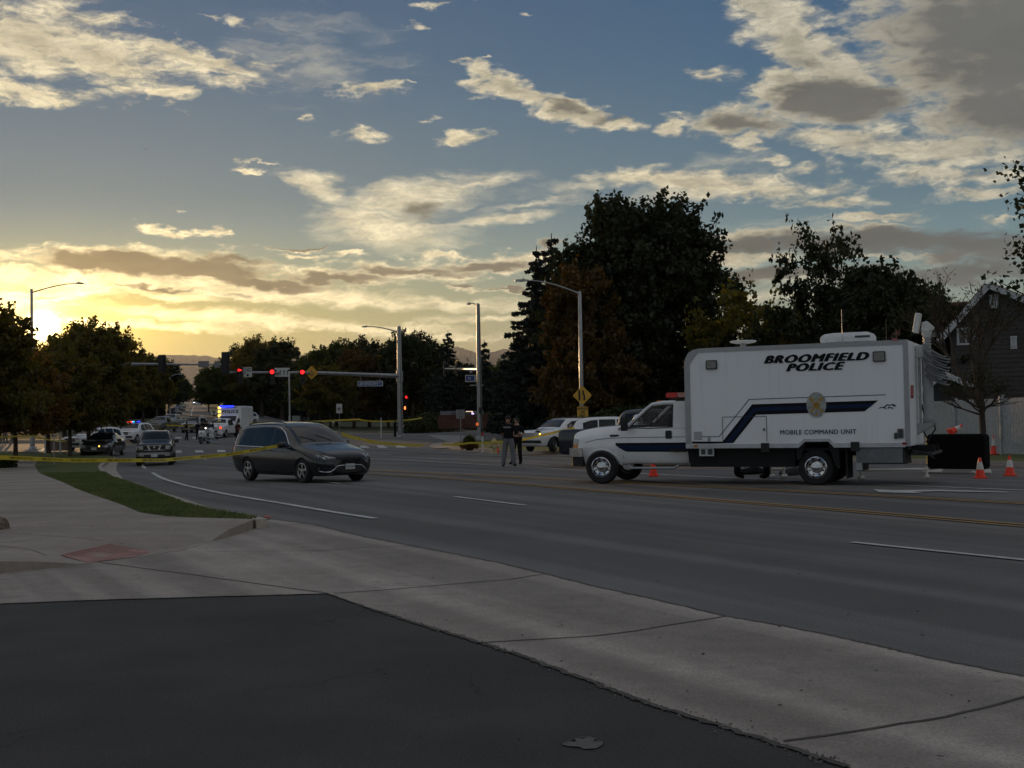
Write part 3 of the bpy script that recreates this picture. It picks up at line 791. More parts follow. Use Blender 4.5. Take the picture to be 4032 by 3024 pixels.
def leaf_mesh(pts, size, rng, name, up=.35, aspect=1.6, flat=None):
    """one small bent leaf card (two triangles) per point"""
    n = len(pts)
    a = rng.uniform(0, 2*np.pi, n); t_ = rng.normal(0, up+.5, n)
    d = np.stack([np.cos(a)*np.cos(t_), np.sin(a)*np.cos(t_), np.sin(t_)], 1)
    r_ = rng.normal(size=(n, 3)); s_ = np.cross(d, r_); s_ /= np.linalg.norm(s_, axis=1)[:, None]+1e-9
    sz = size*rng.uniform(.6, 1.35, n)[:, None]
    d = d*sz*.5*aspect; s_ = s_*sz*.5
    nn = np.cross(d, s_); nn /= np.linalg.norm(nn, axis=1)[:, None]+1e-9
    v = np.empty((n, 4, 3)); v[:, 0] = pts-d; v[:, 1] = pts+s_+nn*sz*.12; v[:, 2] = pts+d; v[:, 3] = pts-s_+nn*sz*.12
    f = np.arange(n*4).reshape(n, 4)
    me = bpy.data.meshes.new(name)
    me.vertices.add(n*4); me.vertices.foreach_set('co', v.reshape(-1).astype(np.float32))
    me.loops.add(n*4); me.loops.foreach_set('vertex_index', f.reshape(-1).astype(np.int32))
    me.polygons.add(n); me.polygons.foreach_set('loop_start', (np.arange(n)*4).astype(np.int32))
    me.polygons.foreach_set('loop_total', np.full(n, 4, np.int32))
    me.update(calc_edges=True); me.validate(); return me

def limb(mb, a, b, r0, r1, rnd, bend=.12, n=6, seg=5):
    a = Vector(a); b = Vector(b); L = (b-a).length; pts = []; rs = []
    off = Vector((rnd.uniform(-1, 1), rnd.uniform(-1, 1), rnd.uniform(-.3, .6)))*L*bend
    for i in range(seg+1):
        u = i/seg; p = a.lerp(b, u)+off*math.sin(math.pi*u)
        if 0 < i < seg: p += Vector((rnd.uniform(-1, 1), rnd.uniform(-1, 1), rnd.uniform(-1, 1)))*L*.015
        pts.append(p); rs.append(r0+(r1-r0)*u)
    mb.tube(pts, rs, n); return pts

def broad_tree(h, w, seed, leaves, size, trunk_h=.22, profile='round', clumps=60, density=1.0, gap=.0, trunk_r=None, sub=3):
    """returns (trunk mesh, crown mesh, [extra crown])"""
    rng = np.random.default_rng(seed); rnd = random.Random(seed)
    zc0 = h*trunk_h; H_ = h-zc0; cs = []
    def rad(u):     # crown half width at height fraction
        if profile == 'round': return (max(0, 1-(abs(u-.42)/.62)**2.2))**.5
        if profile == 'oval': return (max(0, 1-(abs(u-.38)/.66)**2.0))**.6
        if profile == 'vase': return .35+.65*min(1, u*1.5) if u < .75 else max(0, 1-((u-.75)/.28)**2)**.5
        if profile == 'dome': return max(0, 1-max(0, u-.25)**2/.58)**.5 if u > .12 else .75+u*1.6
        return 1
    while len(cs) < clumps:
        u = rnd.uniform(.03, .97); a = rnd.uniform(0, 6.283); q = rnd.random()**.42
        rr = rad(u)*w/2*q*rnd.uniform(.86, 1.06)
        cs.append(Vector((rr*math.cos(a), rr*math.sin(a), zc0+u*H_)))
    mb = MB(); tr = trunk_r or h*.022
    top = Vector((rnd.uniform(-.1, .1)*w*.3, rnd.uniform(-.1, .1)*w*.3, zc0+H_*.72))
    mb.tube([(0, 0, -.2), (0, 0, .05), (tr*.1, 0, h*.03), (tr*.2, 0, zc0*.6), (0, tr*.2, zc0), ], [tr*1.7, tr*1.45, tr*1.1, tr*.95, tr*.9], 10)
    sp = limb(mb, (0, tr*.2, zc0-.02), top, tr*.9, tr*.2, rnd, .05, 8, 8)
    for c_ in cs:
        if rnd.random() > .62 and clumps > 40: continue
        k = min(len(sp)-2, max(0, int((c_.z-zc0)/H_*8*.75))); limb(mb, sp[k], c_, tr*.32*(1-k/12), tr*.05, rnd, .10, 5, 4)
    P_l = []; cr = w/2*(.30 if clumps > 40 else .34)*(60/clumps)**.25
    per = max(1, int(leaves/len(cs)))
    for c_ in cs:
        R_ = cr*rnd.uniform(.65, 1.25)*(1-gap*.5)
        # each clump is made of sprays with gaps between them
        for s_ in range(sub):
            d = rng.normal(size=3); d /= np.linalg.norm(d); cc = np.array(c_)+d*R_*rnd.uniform(.25, .85)
            n = per//sub
            g = rng.normal(size=(n, 3)); g /= np.linalg.norm(g, axis=1)[:, None]
            g *= (rng.random(n)**.5)[:, None]*R_*.62
            g[:, 2] *= .62
            # drawn out along the twig
            g += np.outer(rng.uniform(-.2, .9, n), d*R_*.5)
            P_l.append(cc+g)
    for c_ in cs:      # leading shoots feather the outline
        v = np.array(c_)-np.array([0, 0, zc0+H_*.35]); dn = v/(np.linalg.norm(v)+1e-6); dn[2] += .55; dn /= np.linalg.norm(dn)
        for s_ in range(2 if clumps > 100 else 1):
            k = max(6, per//9); u = rng.random(k)**.8; L_s = cr*rnd.uniform(1.1, 1.75); w2 = rng.normal(0, .5, 3); d2 = dn+w2*.45; d2 /= np.linalg.norm(d2)
            P_l.append(np.array(c_)+np.outer(u*L_s, d2)+rng.normal(0, cr*.10, (k, 3)))
    pts = np.concatenate(P_l)
    pts = pts[pts[:, 2] > zc0*.88]
    return mb.mesh('tree_trunk'), leaf_mesh(pts, size, rng, 'tree_crown')

def spruce_tree(h, w, seed, leaves, size, z0=.04, taper=1.0):
    rng = np.random.default_rng(seed); rnd = random.Random(seed)
    mb = MB(); mb.tube([(0, 0, -.2), (0, 0, h*.1), (0, 0, h*.6), (0, 0, h*.99)], [h*.02, h*.016, h*.009, h*.002], 8)
    whorls = int(h*1.7); P_l = []; tot = 0; br = []
    for i in range(whorls):
        u = i/whorls; z = h*(z0+(1-z0)*u); L = w/2*(1-u)**(.85*taper)*rnd.uniform(.82, 1.1)+.12
        nb = max(5, int(11*(1-u)+4))
        for j in range(nb):
            a = 6.283*(j+rnd.random()*.8)/nb; l = L*rnd.uniform(.7, 1.12)
            br.append((z+rnd.uniform(-.2, .2), a, l)); tot += l*l**.35
    for z, a, l in br:
        n = max(6, int(leaves*(l*l**.35)/tot)); s_ = rng.random(n)**.75*l
        droop = -.34*s_+.16*(s_/max(l, .1))**3*l
        sd_ = rng.normal(0, 1, n)*(.06+.20*(1-s_/l)*min(l, 2.2)*.55)
        x = s_*math.cos(a)-sd_*math.sin(a); y = s_*math.sin(a)+sd_*math.cos(a)
        zz = z+droop-np.abs(rng.normal(0, .10, n))
        P_l.append(np.stack([x, y, zz], 1))
        if l > .8: mb.tube([(0, 0, z), (l*.85*math.cos(a), l*.85*math.sin(a), z-.26*l)], [.03, .01], 4, False)
    pts = np.concatenate(P_l); pts = pts[pts[:, 2] > .1]
    return mb.mesh('tree_trunk'), leaf_mesh(pts, size, rng, 'tree_crown', up=.1, aspect=2.2)

def bare_tree(h, w, seed):
    rnd = random.Random(seed); mb = MB()
    def grow(p, d, L, r, lev):
        if lev > 6 or r < .0028: return
        q = p+d*L; mb.tube([p, p.lerp(q, .5)+Vector((rnd.uniform(-1, 1), rnd.uniform(-1, 1), 0))*L*.06, q], [r, r*.85, r*.7], 5 if lev > 1 else 8, False)
        for i in range(3 if lev < 4 else 2):
            nd = (d+Vector((rnd.uniform(-1, 1), rnd.uniform(-1, 1), rnd.uniform(-.35, .6)))*(.75 if lev else .55)).normalized()
            grow(p.lerp(q, rnd.uniform(.55, 1)), nd, L*rnd.uniform(.62, .85), r*.62, lev+1)
        if lev == 0:
            for k in range(9):
                a = rnd.uniform(0, 6.3); grow(p.lerp(q, rnd.uniform(.75, 1)), Vector((math.cos(a), math.sin(a), rnd.uniform(.3, .9))).normalized(), L*.30, r*.3, 2)
    grow(Vector((0, 0, -.1)), Vector((0, 0, 1)), h*.36, h*.020, 0)
    me = mb.mesh('tree_trunk', False)
    rng = np.random.default_rng(seed); v = np.array([v.co for v in me.vertices]); v = v[v[:, 2] > h*.38]
    pts = v[rng.integers(0, len(v), 2600)]+rng.normal(0, .14, (2600, 3))
    return me, leaf_mesh(pts, .055, rng, 'tree_crown')

TREES = {}
def proto(kind, meshes, bark, leaf): TREES[kind] = (meshes[0], meshes[1], bark, leaf)
def put_tree(kind, name, label, loc, sc=1, rz=0, group=None, leaf=None, sz=None, cat='tree'):
    tm, cm, bark, lf = TREES[kind]
    t_ = thing(name, label, cat, loc, rz, group); t_.scale = (sc, sc, sz or sc)
    tr = bpy.data.objects.new('trunk', tm); cr = bpy.data.objects.new('crown', cm)
    for o, m in ((tr, bark), (cr, leaf or lf)):
        C.objects.link(o); o.parent = t_
        if not o.data.materials: o.data.materials.append(m)
        o.material_slots[0].link = 'OBJECT'; o.material_slots[0].material = m
    return t_
def at_px(px, py, D=None):
    if D is None: x, y = G(px, py); return (x, y, terr(x, y))
    d = ray(px, py); x, y = d.x/d.y*D, D; return (x, y, terr(x, y)+.1)

proto('broad', broad_tree(10, 8.4, 11, 26000, .21, .31, 'round', 80, sub=4), M_bark, L_olive)
proto('broad2', broad_tree(10, 7.4, 12, 22000, .22, .27, 'oval', 70, sub=4), M_bark, L_dark)
proto('broad3', broad_tree(10, 9.2, 13, 24000, .23, .30, 'dome', 76, sub=4), M_bark, L_green)
proto('big', broad_tree(17.8, 14.8, 21, 85000, .25, .05, 'oval', 210, sub=6), M_bark, L_dark)
proto('gold', broad_tree(12, 7.4, 22, 26000, .22, .10, 'oval', 60), M_bark, L_gold)
proto('sparse', broad_tree(11.5, 6.6, 23, 6200, .20, .12, 'vase', 44, sub=5, gap=.5), M_bark, L_dark)
proto('lace', broad_tree(7.6, 5.6, 24, 5600, .17, .12, 'oval', 40, sub=5, gap=.7), M_bark, L_lime)
proto('spruce', spruce_tree(14, 8.4, 31, 30000, .20), M_bark, L_spruce)
proto('spruce2', spruce_tree(9, 5.2, 32, 12000, .20), M_bark, L_spruce)
proto('bare', bare_tree(6.6, 5, 41), M_bark, L_dark)

# --- left side, against the sun
g = 'trees on the left corner'
put_tree('broad', 'shade_tree', 'leafy olive tree on the left lawn, its double trunk behind the yellow tape', at_px(275, 1806), .55, .3, g, sz=.60)
put_tree('broad2', 'shade_tree', 'tree with a thin trunk in front of the open hood of the black car', at_px(350, 1792), .70, 2.1, g, leaf=L_olive, sz=.82)
put_tree('broad3', 'shade_tree', 'brown leaved tree at the left edge below the setting sun', at_px(60, 1750, 66), .57, 1.0, g, leaf=L_rust)
put_tree('broad', 'shade_tree', 'taller tree cut by the left edge beside the sun', at_px(-135, 1750, 56), .72, 4.0, g, leaf=L_olive)
put_tree('broad3', 'shade_tree', 'round brown tree behind the street lamp at the left corner', at_px(190, 1745, 88), .66, 2.0, g, leaf=L_rust)
g = 'trees along the left side of the hill street'
for i, (px, D, k, s_, lf, lab) in enumerate([
    (370, 118, 'broad', 1.02, L_olive, 'dark tree rising right of the corner trees with a feathery top'),
    (480, 150, 'broad2', 1.02, L_olive, 'rounded dark tree behind the left signal arm'),
    (565, 178, 'broad3', .94, L_olive, 'dark tree above the two parked pickups on the hill'),
    (620, 215, 'broad', .97, L_dark, 'dark tree left of the far street lamps'),
    (665, 270, 'broad2', .91, L_dark, 'small looking tree above the far parked cars'),
    (700, 340, 'broad3', .89, L_dark, 'distant tree on the left just below the road crest'),
    (722, 430, 'broad', .85, L_dark, 'farthest tree on the left of the road crest'),
    (20, 130, 'broad2', .85, L_olive, 'low tree filling the gap at the left edge'),
    (255, 128, 'broad3', .98, L_olive, 'tree mass behind the police cars on the left')]):
    put_tree(k, 'street_tree', lab, at_px(px, 1680, D), s_, i*1.3, g, leaf=lf)
# --- median and right of the hill street
g = 'trees on the median and behind the hill street'
for i, (px, D, k, s_, lf, lab) in enumerate([
    (862, 236, 'broad3', .90, L_green, 'bright green tree on the median between the two carriageways'),
    (822, 300, 'broad', .9, L_green, 'yellow green tree top left on the median'),
    (905, 300, 'broad2', .9, L_green, 'second green tree on the median behind the signal head'),
    (800, 640, 'broad2', 1.0, L_dark, 'distant tree closing the view at the top of the hill'),
    (960, 330, 'broad', 1.55, L_dark, 'dark tree behind the far parked cars right of the median'),
    (1030, 230, 'broad', 1.32, L_olive, 'broad olive tree behind the first red signal'),
    (1110, 215, 'broad2', 1.30, L_dark, 'dark rounded tree behind the lane use sign'),
    (1178, 225, 'spruce', .95, L_spruce, 'dark conifer left of the tall white pole'),
    (1215, 205, 'broad3', 1.0, L_dark, 'low dark tree behind the white pole')]):
    put_tree(k, 'street_tree', lab, at_px(px, 1660, D), s_, i*1.1+.4, g, leaf=lf)
g = 'park trees behind the long signal arm'
for i, (px, D, k, s_, lf, lab) in enumerate([
    (1262, 165, 'broad2', .98, L_green, 'yellowing park tree right of the yellow diamond sign'),
    (1325, 172, 'broad', 1.10, L_green, 'tall park tree with yellow tips above the signal arm'),
    (1395, 160, 'broad2', 1.00, L_gold, 'park tree with golden lower leaves behind the street name sign'),
    (1455, 172, 'broad', 1.12, L_dark, 'dark park tree left of the bright lamp pole'),
    (1300, 150, 'broad3', .72, L_olive, 'low park tree behind the round prohibition sign'),
    (1530, 165, 'broad2', .95, L_olive, 'park tree hidden by the bright lamp pole'),
    (1625, 158, 'broad', 1.13, L_dark, 'tall dark tree right of the bright lamp pole'),
    (1690, 170, 'broad2', .88, L_olive, 'lower tree beside the tall spruce'),
    (1860, 230, 'broad3', 1.0, L_dark, 'rounded tree far behind the second lamp pole'),
    (1975, 215, 'broad', .95, L_green, 'green tree with a rounded top left of the big spruces'),
    (2060, 190, 'broad2', .95, L_dark, 'dark tree low behind the small spruce')]):
    put_tree(k, 'park_tree', lab, at_px(px, 1680, D), s_, i*1.7+.2, g, leaf=lf)
g = 'spruces across the junction'
for i, (px, D, k, s_, zs, lab) in enumerate([
    (1770, 150, 'spruce', .90, .88, 'tall pointed spruce behind the short signal arm'),
    (1715, 140, 'spruce2', .80, .82, 'low wide spruce behind the lit sign'),
    (1912, 142, 'spruce2', 1.05, 1.18, 'slim pointed spruce right of the second lamp pole'),
    (1990, 128, 'spruce2', .95, .95, 'low spruce behind the two talking officers'),
    (2125, 104, 'spruce', 1.12, 1.18, 'tall dark spruce left of the big maple'),
    (2185, 112, 'spruce', 1.35, 1.34, 'tallest spruce half hidden by the big maple')]):
    put_tree(k, 'spruce_tree', lab, at_px(px, 1690, D), s_, i*1.2, g, sz=zs)
put_tree('gold', 'maple_tree', 'golden orange tree on the left flank of the big dark maple', at_px(2290, 1700, 84), .86, 1.2, 'trees by the lane ends sign', sz=.96)
put_tree('big', 'maple_tree', 'huge dark maple filling the centre behind the lane ends sign', at_px(2530, 1700, 92), .98, .4, 'trees by the lane ends sign')
g = 'trees behind the command truck'
for px, D, k, s_, zs, rz, lf, lab in [
    (2960, 82, 'lace', 1.25, 1.42, .3, L_lime, 'lacy yellow green tree with sky showing through above the truck'),
    (3045, 90, 'lace', 1.15, 1.30, 2.1, L_lime, 'thin green tree beside the lacy one above the truck'),
    (3255, 84, 'sparse', .92, 1.27, 1.0, L_dark, 'tall open crowned tree with bare limbs above the rooftop air conditioner'),
    (3150, 78, 'lace', 1.0, 1.2, .6, L_dark, 'dark bushy tree left of the open crowned tree'),
    (3430, 80, 'broad2', 1.0, 1.06, .2, L_dark, 'dark dense tree right of the open crowned tree'),
    (3545, 74, 'broad3', .80, .92, 1.9, L_dark, 'dark tree behind the satellite mast of the truck'),
    (3655, 62, 'broad2', .78, .72, 2.9, L_dark, 'dark tree in front of the house left corner'),
    (2830, 104, 'broad2', .60, .60, 2.2, L_dark, 'dark tree at the right foot of the big maple'),
    (3330, 92, 'broad3', .9, .74, 2.4, L_dark, 'low dark tree behind the roof of the truck')]:
    put_tree(k, 'garden_tree', lab, at_px(px, 1690, D), s_, rz, g, leaf=lf, sz=zs)
put_tree('bare', 'bare_tree', 'mostly leafless tree in front of the white fence at the right', at_px(3868, 1745, 38), .86, .5)
# branch of a near tree reaching in at the right edge
def near_branch():
    t_ = thing('cottonwood_tree', 'near tree with large leaves cut off by the right edge', 'tree', (16.15, 34, .2))
    rnd = random.Random(4); rng = np.random.default_rng(4); mb = MB()
    mb.tube([(0, 0, -.3), (0, 0, 1), (.1, 0, 4), (0, 0, 7), (-.1, 0, 8.6)], [.3, .24, .2, .13, .05], 10)
    pts = []
    for i in range(46):
        z = rnd.uniform(3.9, 7.6); a = rnd.uniform(0, 6.28); L = rnd.uniform(1.2, 2.5)*(1 if z < 6.5 else .8)
        e = Vector((L*math.cos(a), L*math.sin(a), z+.5*L)); limb(mb, (0, 0, z-.3), e, .05, .01, rnd, .1, 5, 4)
        k = 95; u = rng.uniform(.35, 1.08, k)[:, None]; pts.append(np.array([[0, 0, z-.3]])*(1-u)+np.array([e])*u+rng.normal(0, .20, (k, 3)))
    mb.build('trunk', M_bark, t_)
    newobj('crown', leaf_mesh(np.concatenate(pts), .14, rng, 'tree_crown', aspect=1.05), L_dark, t_)
near_branch()
# shrubs and planter
def shrub_mesh(w, h, seed, n=2500, size=.16):
    rng = np.random.default_rng(seed); g = rng.normal(size=(n, 3)); g /= np.linalg.norm(g, axis=1)[:, None]
    g *= (rng.random(n)**.4)[:, None]; g[:, 2] = np.abs(g[:, 2]); g *= np.array([w/2, w/2, h])
    return leaf_mesh(g, size, rng, 'shrub_leaves')
SH = [shrub_mesh(4.5, 1.9, 51), shrub_mesh(3.2, 1.5, 52), shrub_mesh(1.2, .9, 53, 900, .12)]
g = 'shrubs along the far side of the cross street'
for i, (px, D, k, s_, lab) in enumerate([
    (1640, 135, 0, 1.0, 'low dark shrub right of the bright lamp pole'), (1700, 138, 0, 1.2, 'wide shrub in front of the tall dark tree'),
    (1745, 140, 1, 1.2, 'shrub left of the brick sign base'), (1925, 138, 0, 1.1, 'shrub bed right of the second lamp pole'),
    (2000, 130, 0, 1.2, 'shrub behind the hydrant'), (2080, 124, 0, 1.2, 'shrub behind the two officers'),
    (2500, 78, 0, 1.3, 'dark hedge plant behind the white parked cars'), (2420, 80, 0, 1.2, 'dark shrub below the golden tree'),
    (2600, 78, 0, 1.4, 'dark shrub behind the truck hood'), (10, 58, 1, .42, 'low shrub at the left edge behind the tape')]):
    o = bpy.data.objects.new('shrub', SH[k]); C.objects.link(o)
    if not o.data.materials: o.data.materials.append(L_shrub)
    o.location = at_px(px, 1680, D); o.scale = (s_, s_, s_); o.rotation_euler.z = i
    tag(o, lab, 'shrub', g)

# ============================================================ vehicles
def paint(name, col, rough=.22, metal=.0, coat=.6): return mat(name, col, rough, metal, .05, 3, coat=coat)
P_white = paint('paint_white', (.80, .80, .79)); P_black = paint('paint_black', (.010, .010, .011), .2)
P_grey = paint('paint_dark_grey', (.006, .008, .011), .2, .0, .45); P_silver = paint('paint_silver', (.30, .30, .30), .3, .4)
P_navy = paint('paint_navy', (.012, .017, .03), .25); P_tan = paint('paint_pewter', (.17, .155, .135), .3, .4)
M_glass = mat('glass_dark', (.006, .007, .008), .06, 0, .05, 2, spec=.5)
M_rub = mat('rubber', (.013, .013, .013), .85, 0, .2, 20); M_trim = mat('trim_black', (.014, .014, .014), .6, 0, .2, 20)
M_chr = mat('chrome', (.62, .63, .65), .14, 1.0, .05, 6); M_alloy = mat('alloy', (.42, .43, .44), .28, 1.0, .08, 6)
M_alu = mat('aluminium', (.36, .37, .38), .42, .9, .12, 4); M_lens = mat('lamp_lens', (.38, .38, .37), .12, 0, .1, 10, coat=1)
M_amb = mat('lens_amber', (.55, .16, .02), .2, 0, .1, 20, coat=1); M_red = mat('lens_red', (.30, .008, .008), .2, 0, .1, 20, coat=1)
M_under = mat('underbody', (.010, .010, .010), .9, 0, .2, 10); M_int = mat('interior', (.03, .03, .032), .8, 0, .2, 10)
def emi(name, col, st): return mat(name, tuple(c*.5 for c in col), .4, 0, .02, 5, emit=col, estr=st)
E_white = emi('lit_headlamp', (1, .93, .82), 26); E_blue = emi('lit_blue', (.015, .03, 1), 3.2); E_red = emi('lit_red', (1, .03, .010), 4)
E_cyan = emi('lit_cyan', (.02, .35, 1), 4); E_amb = emi('lit_amber', (1, .62, .10), 2.4); E_turn = emi('lit_turn', (1, .45, .06), 5)
E_sig = emi('lit_signal_red', (1, .015, .015), 2.4); E_or = emi('lit_signal_orange', (1, .16, .03), 5)
M_plate = mat('plate_white', (.5, .52, .5), .5, 0, .1, 60); M_inkd = mat('ink_dark', (.02, .03, .05), .6, 0, .1, 10)

def chaikin(A, axis, n=2):
    for _ in range(n):
        A = np.moveaxis(A, axis, 0)
        q = A[:-1]*.75+A[1:]*.25; r = A[:-1]*.25+A[1:]*.75
        o = np.empty((2*len(q),)+A.shape[1:]); o[0::2] = q; o[1::2] = r
        o = np.concatenate([A[:1], o, A[-1:]], 0); A = np.moveaxis(o, 0, axis)
    return A
class Body:
    """lofted car body; nose at x=0, tail at x=L. station: x,zb,ws,wm,zm,wb,zbelt,wt,zt,crown"""
    def __init__(s, st, n=2):
        g = []
        for (x, zb, ws, wm, zm, wb, zbt, wt, zt, cr) in st:
            g.append([(x, 0, zb), (x, ws*.9, zb), (x, ws, zb+.06), (x, wm, zm), (x, wm*.5+wb*.5, zm*.35+zbt*.65), (x, wb, zbt), (x, wb*.35+wt*.65, zbt*.35+zt*.65), (x, wt, zt), (x, wt*.62, zt+cr*.75), (x, 0, zt+cr)])
        A = chaikin(chaikin(np.array(g, float), 0, n), 1, n)
        s.A = A; s.xs = A[:, 0, 0]; s.L = st[-1][0]
    def row(s, x):
        i = int(np.clip(np.searchsorted(s.xs, x)-1, 0, len(s.xs)-2)); k = (x-s.xs[i])/max(s.xs[i+1]-s.xs[i], 1e-6); k = min(max(k, 0), 1)
        return s.A[i]*(1-k)+s.A[i+1]*k
    def w(s, x, z):
        r = s.row(x); ys, zs = r[:, 1], r[:, 2]; best = 0
        for i in range(len(r)-1):
            a, b = zs[i], zs[i+1]
            if (a-z)*(b-z) <= 0 and a != b: best = max(best, ys[i]+(ys[i+1]-ys[i])*(z-a)/(b-a))
        return best
    def top(s, x, y):
        r = s.row(x); y = abs(y); best = None
        for i in range(len(r)-1):
            a, b = r[i, 1], r[i+1, 1]
            if (a-y)*(b-y) <= 0 and a != b:
                z = r[i, 2]+(r[i+1, 2]-r[i, 2])*(y-a)/(b-a); best = z if best is None else max(best, z)
        return best if best is not None else float(r[-1, 2])
    def front(s, y, z, back=False, lim=1.3):
        n = 70
        for i in range(n+1):
            x = (i/n)*lim; x = s.L-x if back else x
            if s.w(x, z) >= abs(y): return x
        return s.L-.05 if back else lim
    def mesh(s):
        A = s.A; n, k, _ = A.shape; full = np.concatenate([A, (A[:, 1:-1]*np.array([1, -1, 1]))[:, ::-1]], 1); m = full.shape[1]
        vs = full.reshape(-1, 3); fs = [(i*m+j, i*m+(j+1) % m, (i+1)*m+(j+1) % m, (i+1)*m+j) for i in range(n-1) for j in range(m)]
        fs += [tuple(range(m)), tuple((n-1)*m+j for j in range(m))]
        mb = MB(); mb.add(vs.tolist(), fs); return mb
    def side(s, mb, xs, lo, hi, sgn, e=.006, nz=5, th=.0):
        """skin patch on the flank; lo/hi are lists of z at xs"""
        xx = np.linspace(xs[0], xs[-1], max(6, int((xs[-1]-xs[0])/.07))); v = []
        L_ = np.interp(xx, xs, lo); H_ = np.interp(xx, xs, hi)
        for x, a, b in zip(xx, L_, H_):
            for j in range(nz+1):
                z = a+(b-a)*j/nz; v.append((x, sgn*(s.w(x, z)+e), z))
        f = [(i*(nz+1)+j, (i+1)*(nz+1)+j, (i+1)*(nz+1)+j+1, i*(nz+1)+j+1) for i in range(len(xx)-1) for j in range(nz)]
        mb.add(v, f)
    def face(s, mb, ys, lo, hi, e=.008, back=False, ny=10, nz=4, lim=1.3):
        yy = np.linspace(ys[0], ys[-1], ny+1); v = []
        L_ = np.interp(yy, ys, lo); H_ = np.interp(yy, ys, hi)
        for y, a, b in zip(yy, L_, H_):
            for j in range(nz+1):
                z = a+(b-a)*j/nz; x = s.front(y, z, back, lim); v.append((x+(e if back else -e), y, z))
        f = [(i*(nz+1)+j, (i+1)*(nz+1)+j, (i+1)*(nz+1)+j+1, i*(nz+1)+j+1) for i in range(ny) for j in range(nz)]
        mb.add(v, f)
    def roofp(s, mb, x0, x1, y0, y1, e=.006, nx=8, ny=8, inset=0):
        """patch on the upper surface (windscreen, hood decals)"""
        v = []
        for i in range(nx+1):
            x = x0+(x1-x0)*i/nx
            for j in range(ny+1):
                u = j/ny*2-1; yw = (y0+(y1-y0)*i/nx)*u
                z = s.top(x, yw); v.append((x-e*.6, yw, z+e))
        f = [(i*(ny+1)+j, (i+1)*(ny+1)+j, (i+1)*(ny+1)+j+1, i*(ny+1)+j+1) for i in range(nx) for j in range(ny)]
        mb.add(v, f)
    def sidetube(s, mb, pts, r, sgn, e=.005):
        mb.tube([(x, sgn*(s.w(x, z)+e), z) for x, z in pts], r, 6)
    def facetube(s, mb, pts, r, e=.006, back=False):
        mb.tube([(s.front(y, z, back)+(e if back else -e), y, z) for y, z in pts], r, 6)

def body_obj(B, m, parent, wheels, wr, name='body', extra_dark=None):
    """body with wheel wells cut out"""
    mb = B.mesh(); o = newobj(name, mb.mesh(name), [m, M_under], parent)
    c = MB(); c.cur = 1
    for (x, hw) in wheels:
        for sg in (-1, 1): c.lathe([(wr, sg*(hw-.34)), (wr, sg*(hw+.4))], (x, 0, wr*.86), 'y', 28)
    co = newobj('cut', c.mesh('cut'), [m, M_under])
    md = o.modifiers.new('b', 'BOOLEAN'); md.operation = 'DIFFERENCE'; md.object = co; md.solver = 'EXACT'
    dg = bpy.context.evaluated_depsgraph_get(); me = bpy.data.meshes.new_from_object(o.evaluated_get(dg))
    if len(me.polygons) > 50: o.modifiers.clear(); o.data = me
    else: o.modifiers.clear()
    bpy.data.objects.remove(co); smooth_by_angle(o.data, 32); return o
WHEEL = {}
def wheel(parent, x, y, r, w, style='spoke5', sgn=-1, rimm=None, name='wheel', steer=0):
    key = (round(r, 3), round(w, 3), style)
    if key not in WHEEL:
        ri = r*.66 if style != 'truck' else r*.62
        t_ = MB(); t_.lathe([(ri, -w*.42), (r*.90, -w*.5), (r*.975, -w*.40), (r, -w*.25), (r, w*.25), (r*.975, w*.40), (r*.90, w*.5), (ri, w*.42), (ri*.99, w*.3), (ri*.99, -w*.3), (ri, -w*.42)], axis='y', n=32, caps=False)
        m = MB()
        if style == 'truck':
            m.lathe([(ri, -w*.44), (ri*.93, -w*.46), (ri*.90, -w*.38), (ri*.80, -w*.18), (ri*.52, -w*.12), (ri*.48, -w*.34), (ri*.28, -w*.36), (ri*.26, -w*.52), (ri*.20, -w*.56), (0.001, -w*.56)], axis='y', n=32, caps=False)
            m.lathe([(ri*.6, -w*.1), (0.001, -w*.1)], axis='y', n=16, caps=False)
            for k in range(8):
                a = k*math.pi/4; m.lathe([(.013, -w*.40), (.013, -w*.34)], (ri*.38*math.cos(a), 0, ri*.38*math.sin(a)), 'y', 6)
            m.cur = 1
            for k in range(8):
                a = (k+.5)*math.pi/4; m.lathe([(ri*.085, -w*.205), (ri*.085, -w*.12)], (ri*.66*math.cos(a), -.004, ri*.66*math.sin(a)), 'y', 10)
        else:
            m.lathe([(ri*1.0, -w*.43), (ri*.94, -w*.45), (ri*.90, -w*.36), (ri*.88, -w*.1)], axis='y', n=30, caps=False)
            m.cur = 1; m.lathe([(ri*.9, -w*.02), (0.001, -w*.02)], axis='y', n=20, caps=False); m.cur = 0
            ns = 5 if style == 'spoke5' else 6
            for k in range(ns):
                a = k*2*math.pi/ns+.3
                p = [(ri*.16*math.cos(a)-dw*math.sin(a)*ri, ri*.16*math.sin(a)+dw*math.cos(a)*ri) for dw in (-.13, .13)]
                q = [(ri*.93*math.cos(a)-dw*math.sin(a)*ri, ri*.93*math.sin(a)+dw*math.cos(a)*ri) for dw in (.17, -.17)]
                m.prism(p+q, -w*.40, -w*.30, 'xz')
            m.lathe([(ri*.24, -w*.30), (ri*.22, -w*.44), (0.001, -w*.46)], axis='y', n=16, caps=False)
        WHEEL[key] = (t_.mesh('tyre'), m.mesh('rim'))
        for q in WHEEL[key]: smooth_by_angle(q, 40)
    tm, rm = WHEEL[key]
    o = bpy.data.objects.new(name, tm); C.objects.link(o); o.parent = parent; o.location = (x, y, r)
    rr = bpy.data.objects.new('rim', rm); C.objects.link(rr); rr.parent = o
    if not tm.materials: tm.materials.append(M_rub)
    if not rm.materials: rm.materials.append(rimm or (M_chr if style == 'truck' else M_alloy)); rm.materials.append(M_under)
    o.rotation_euler.z = (math.pi if sgn > 0 else 0)+steer
    return o
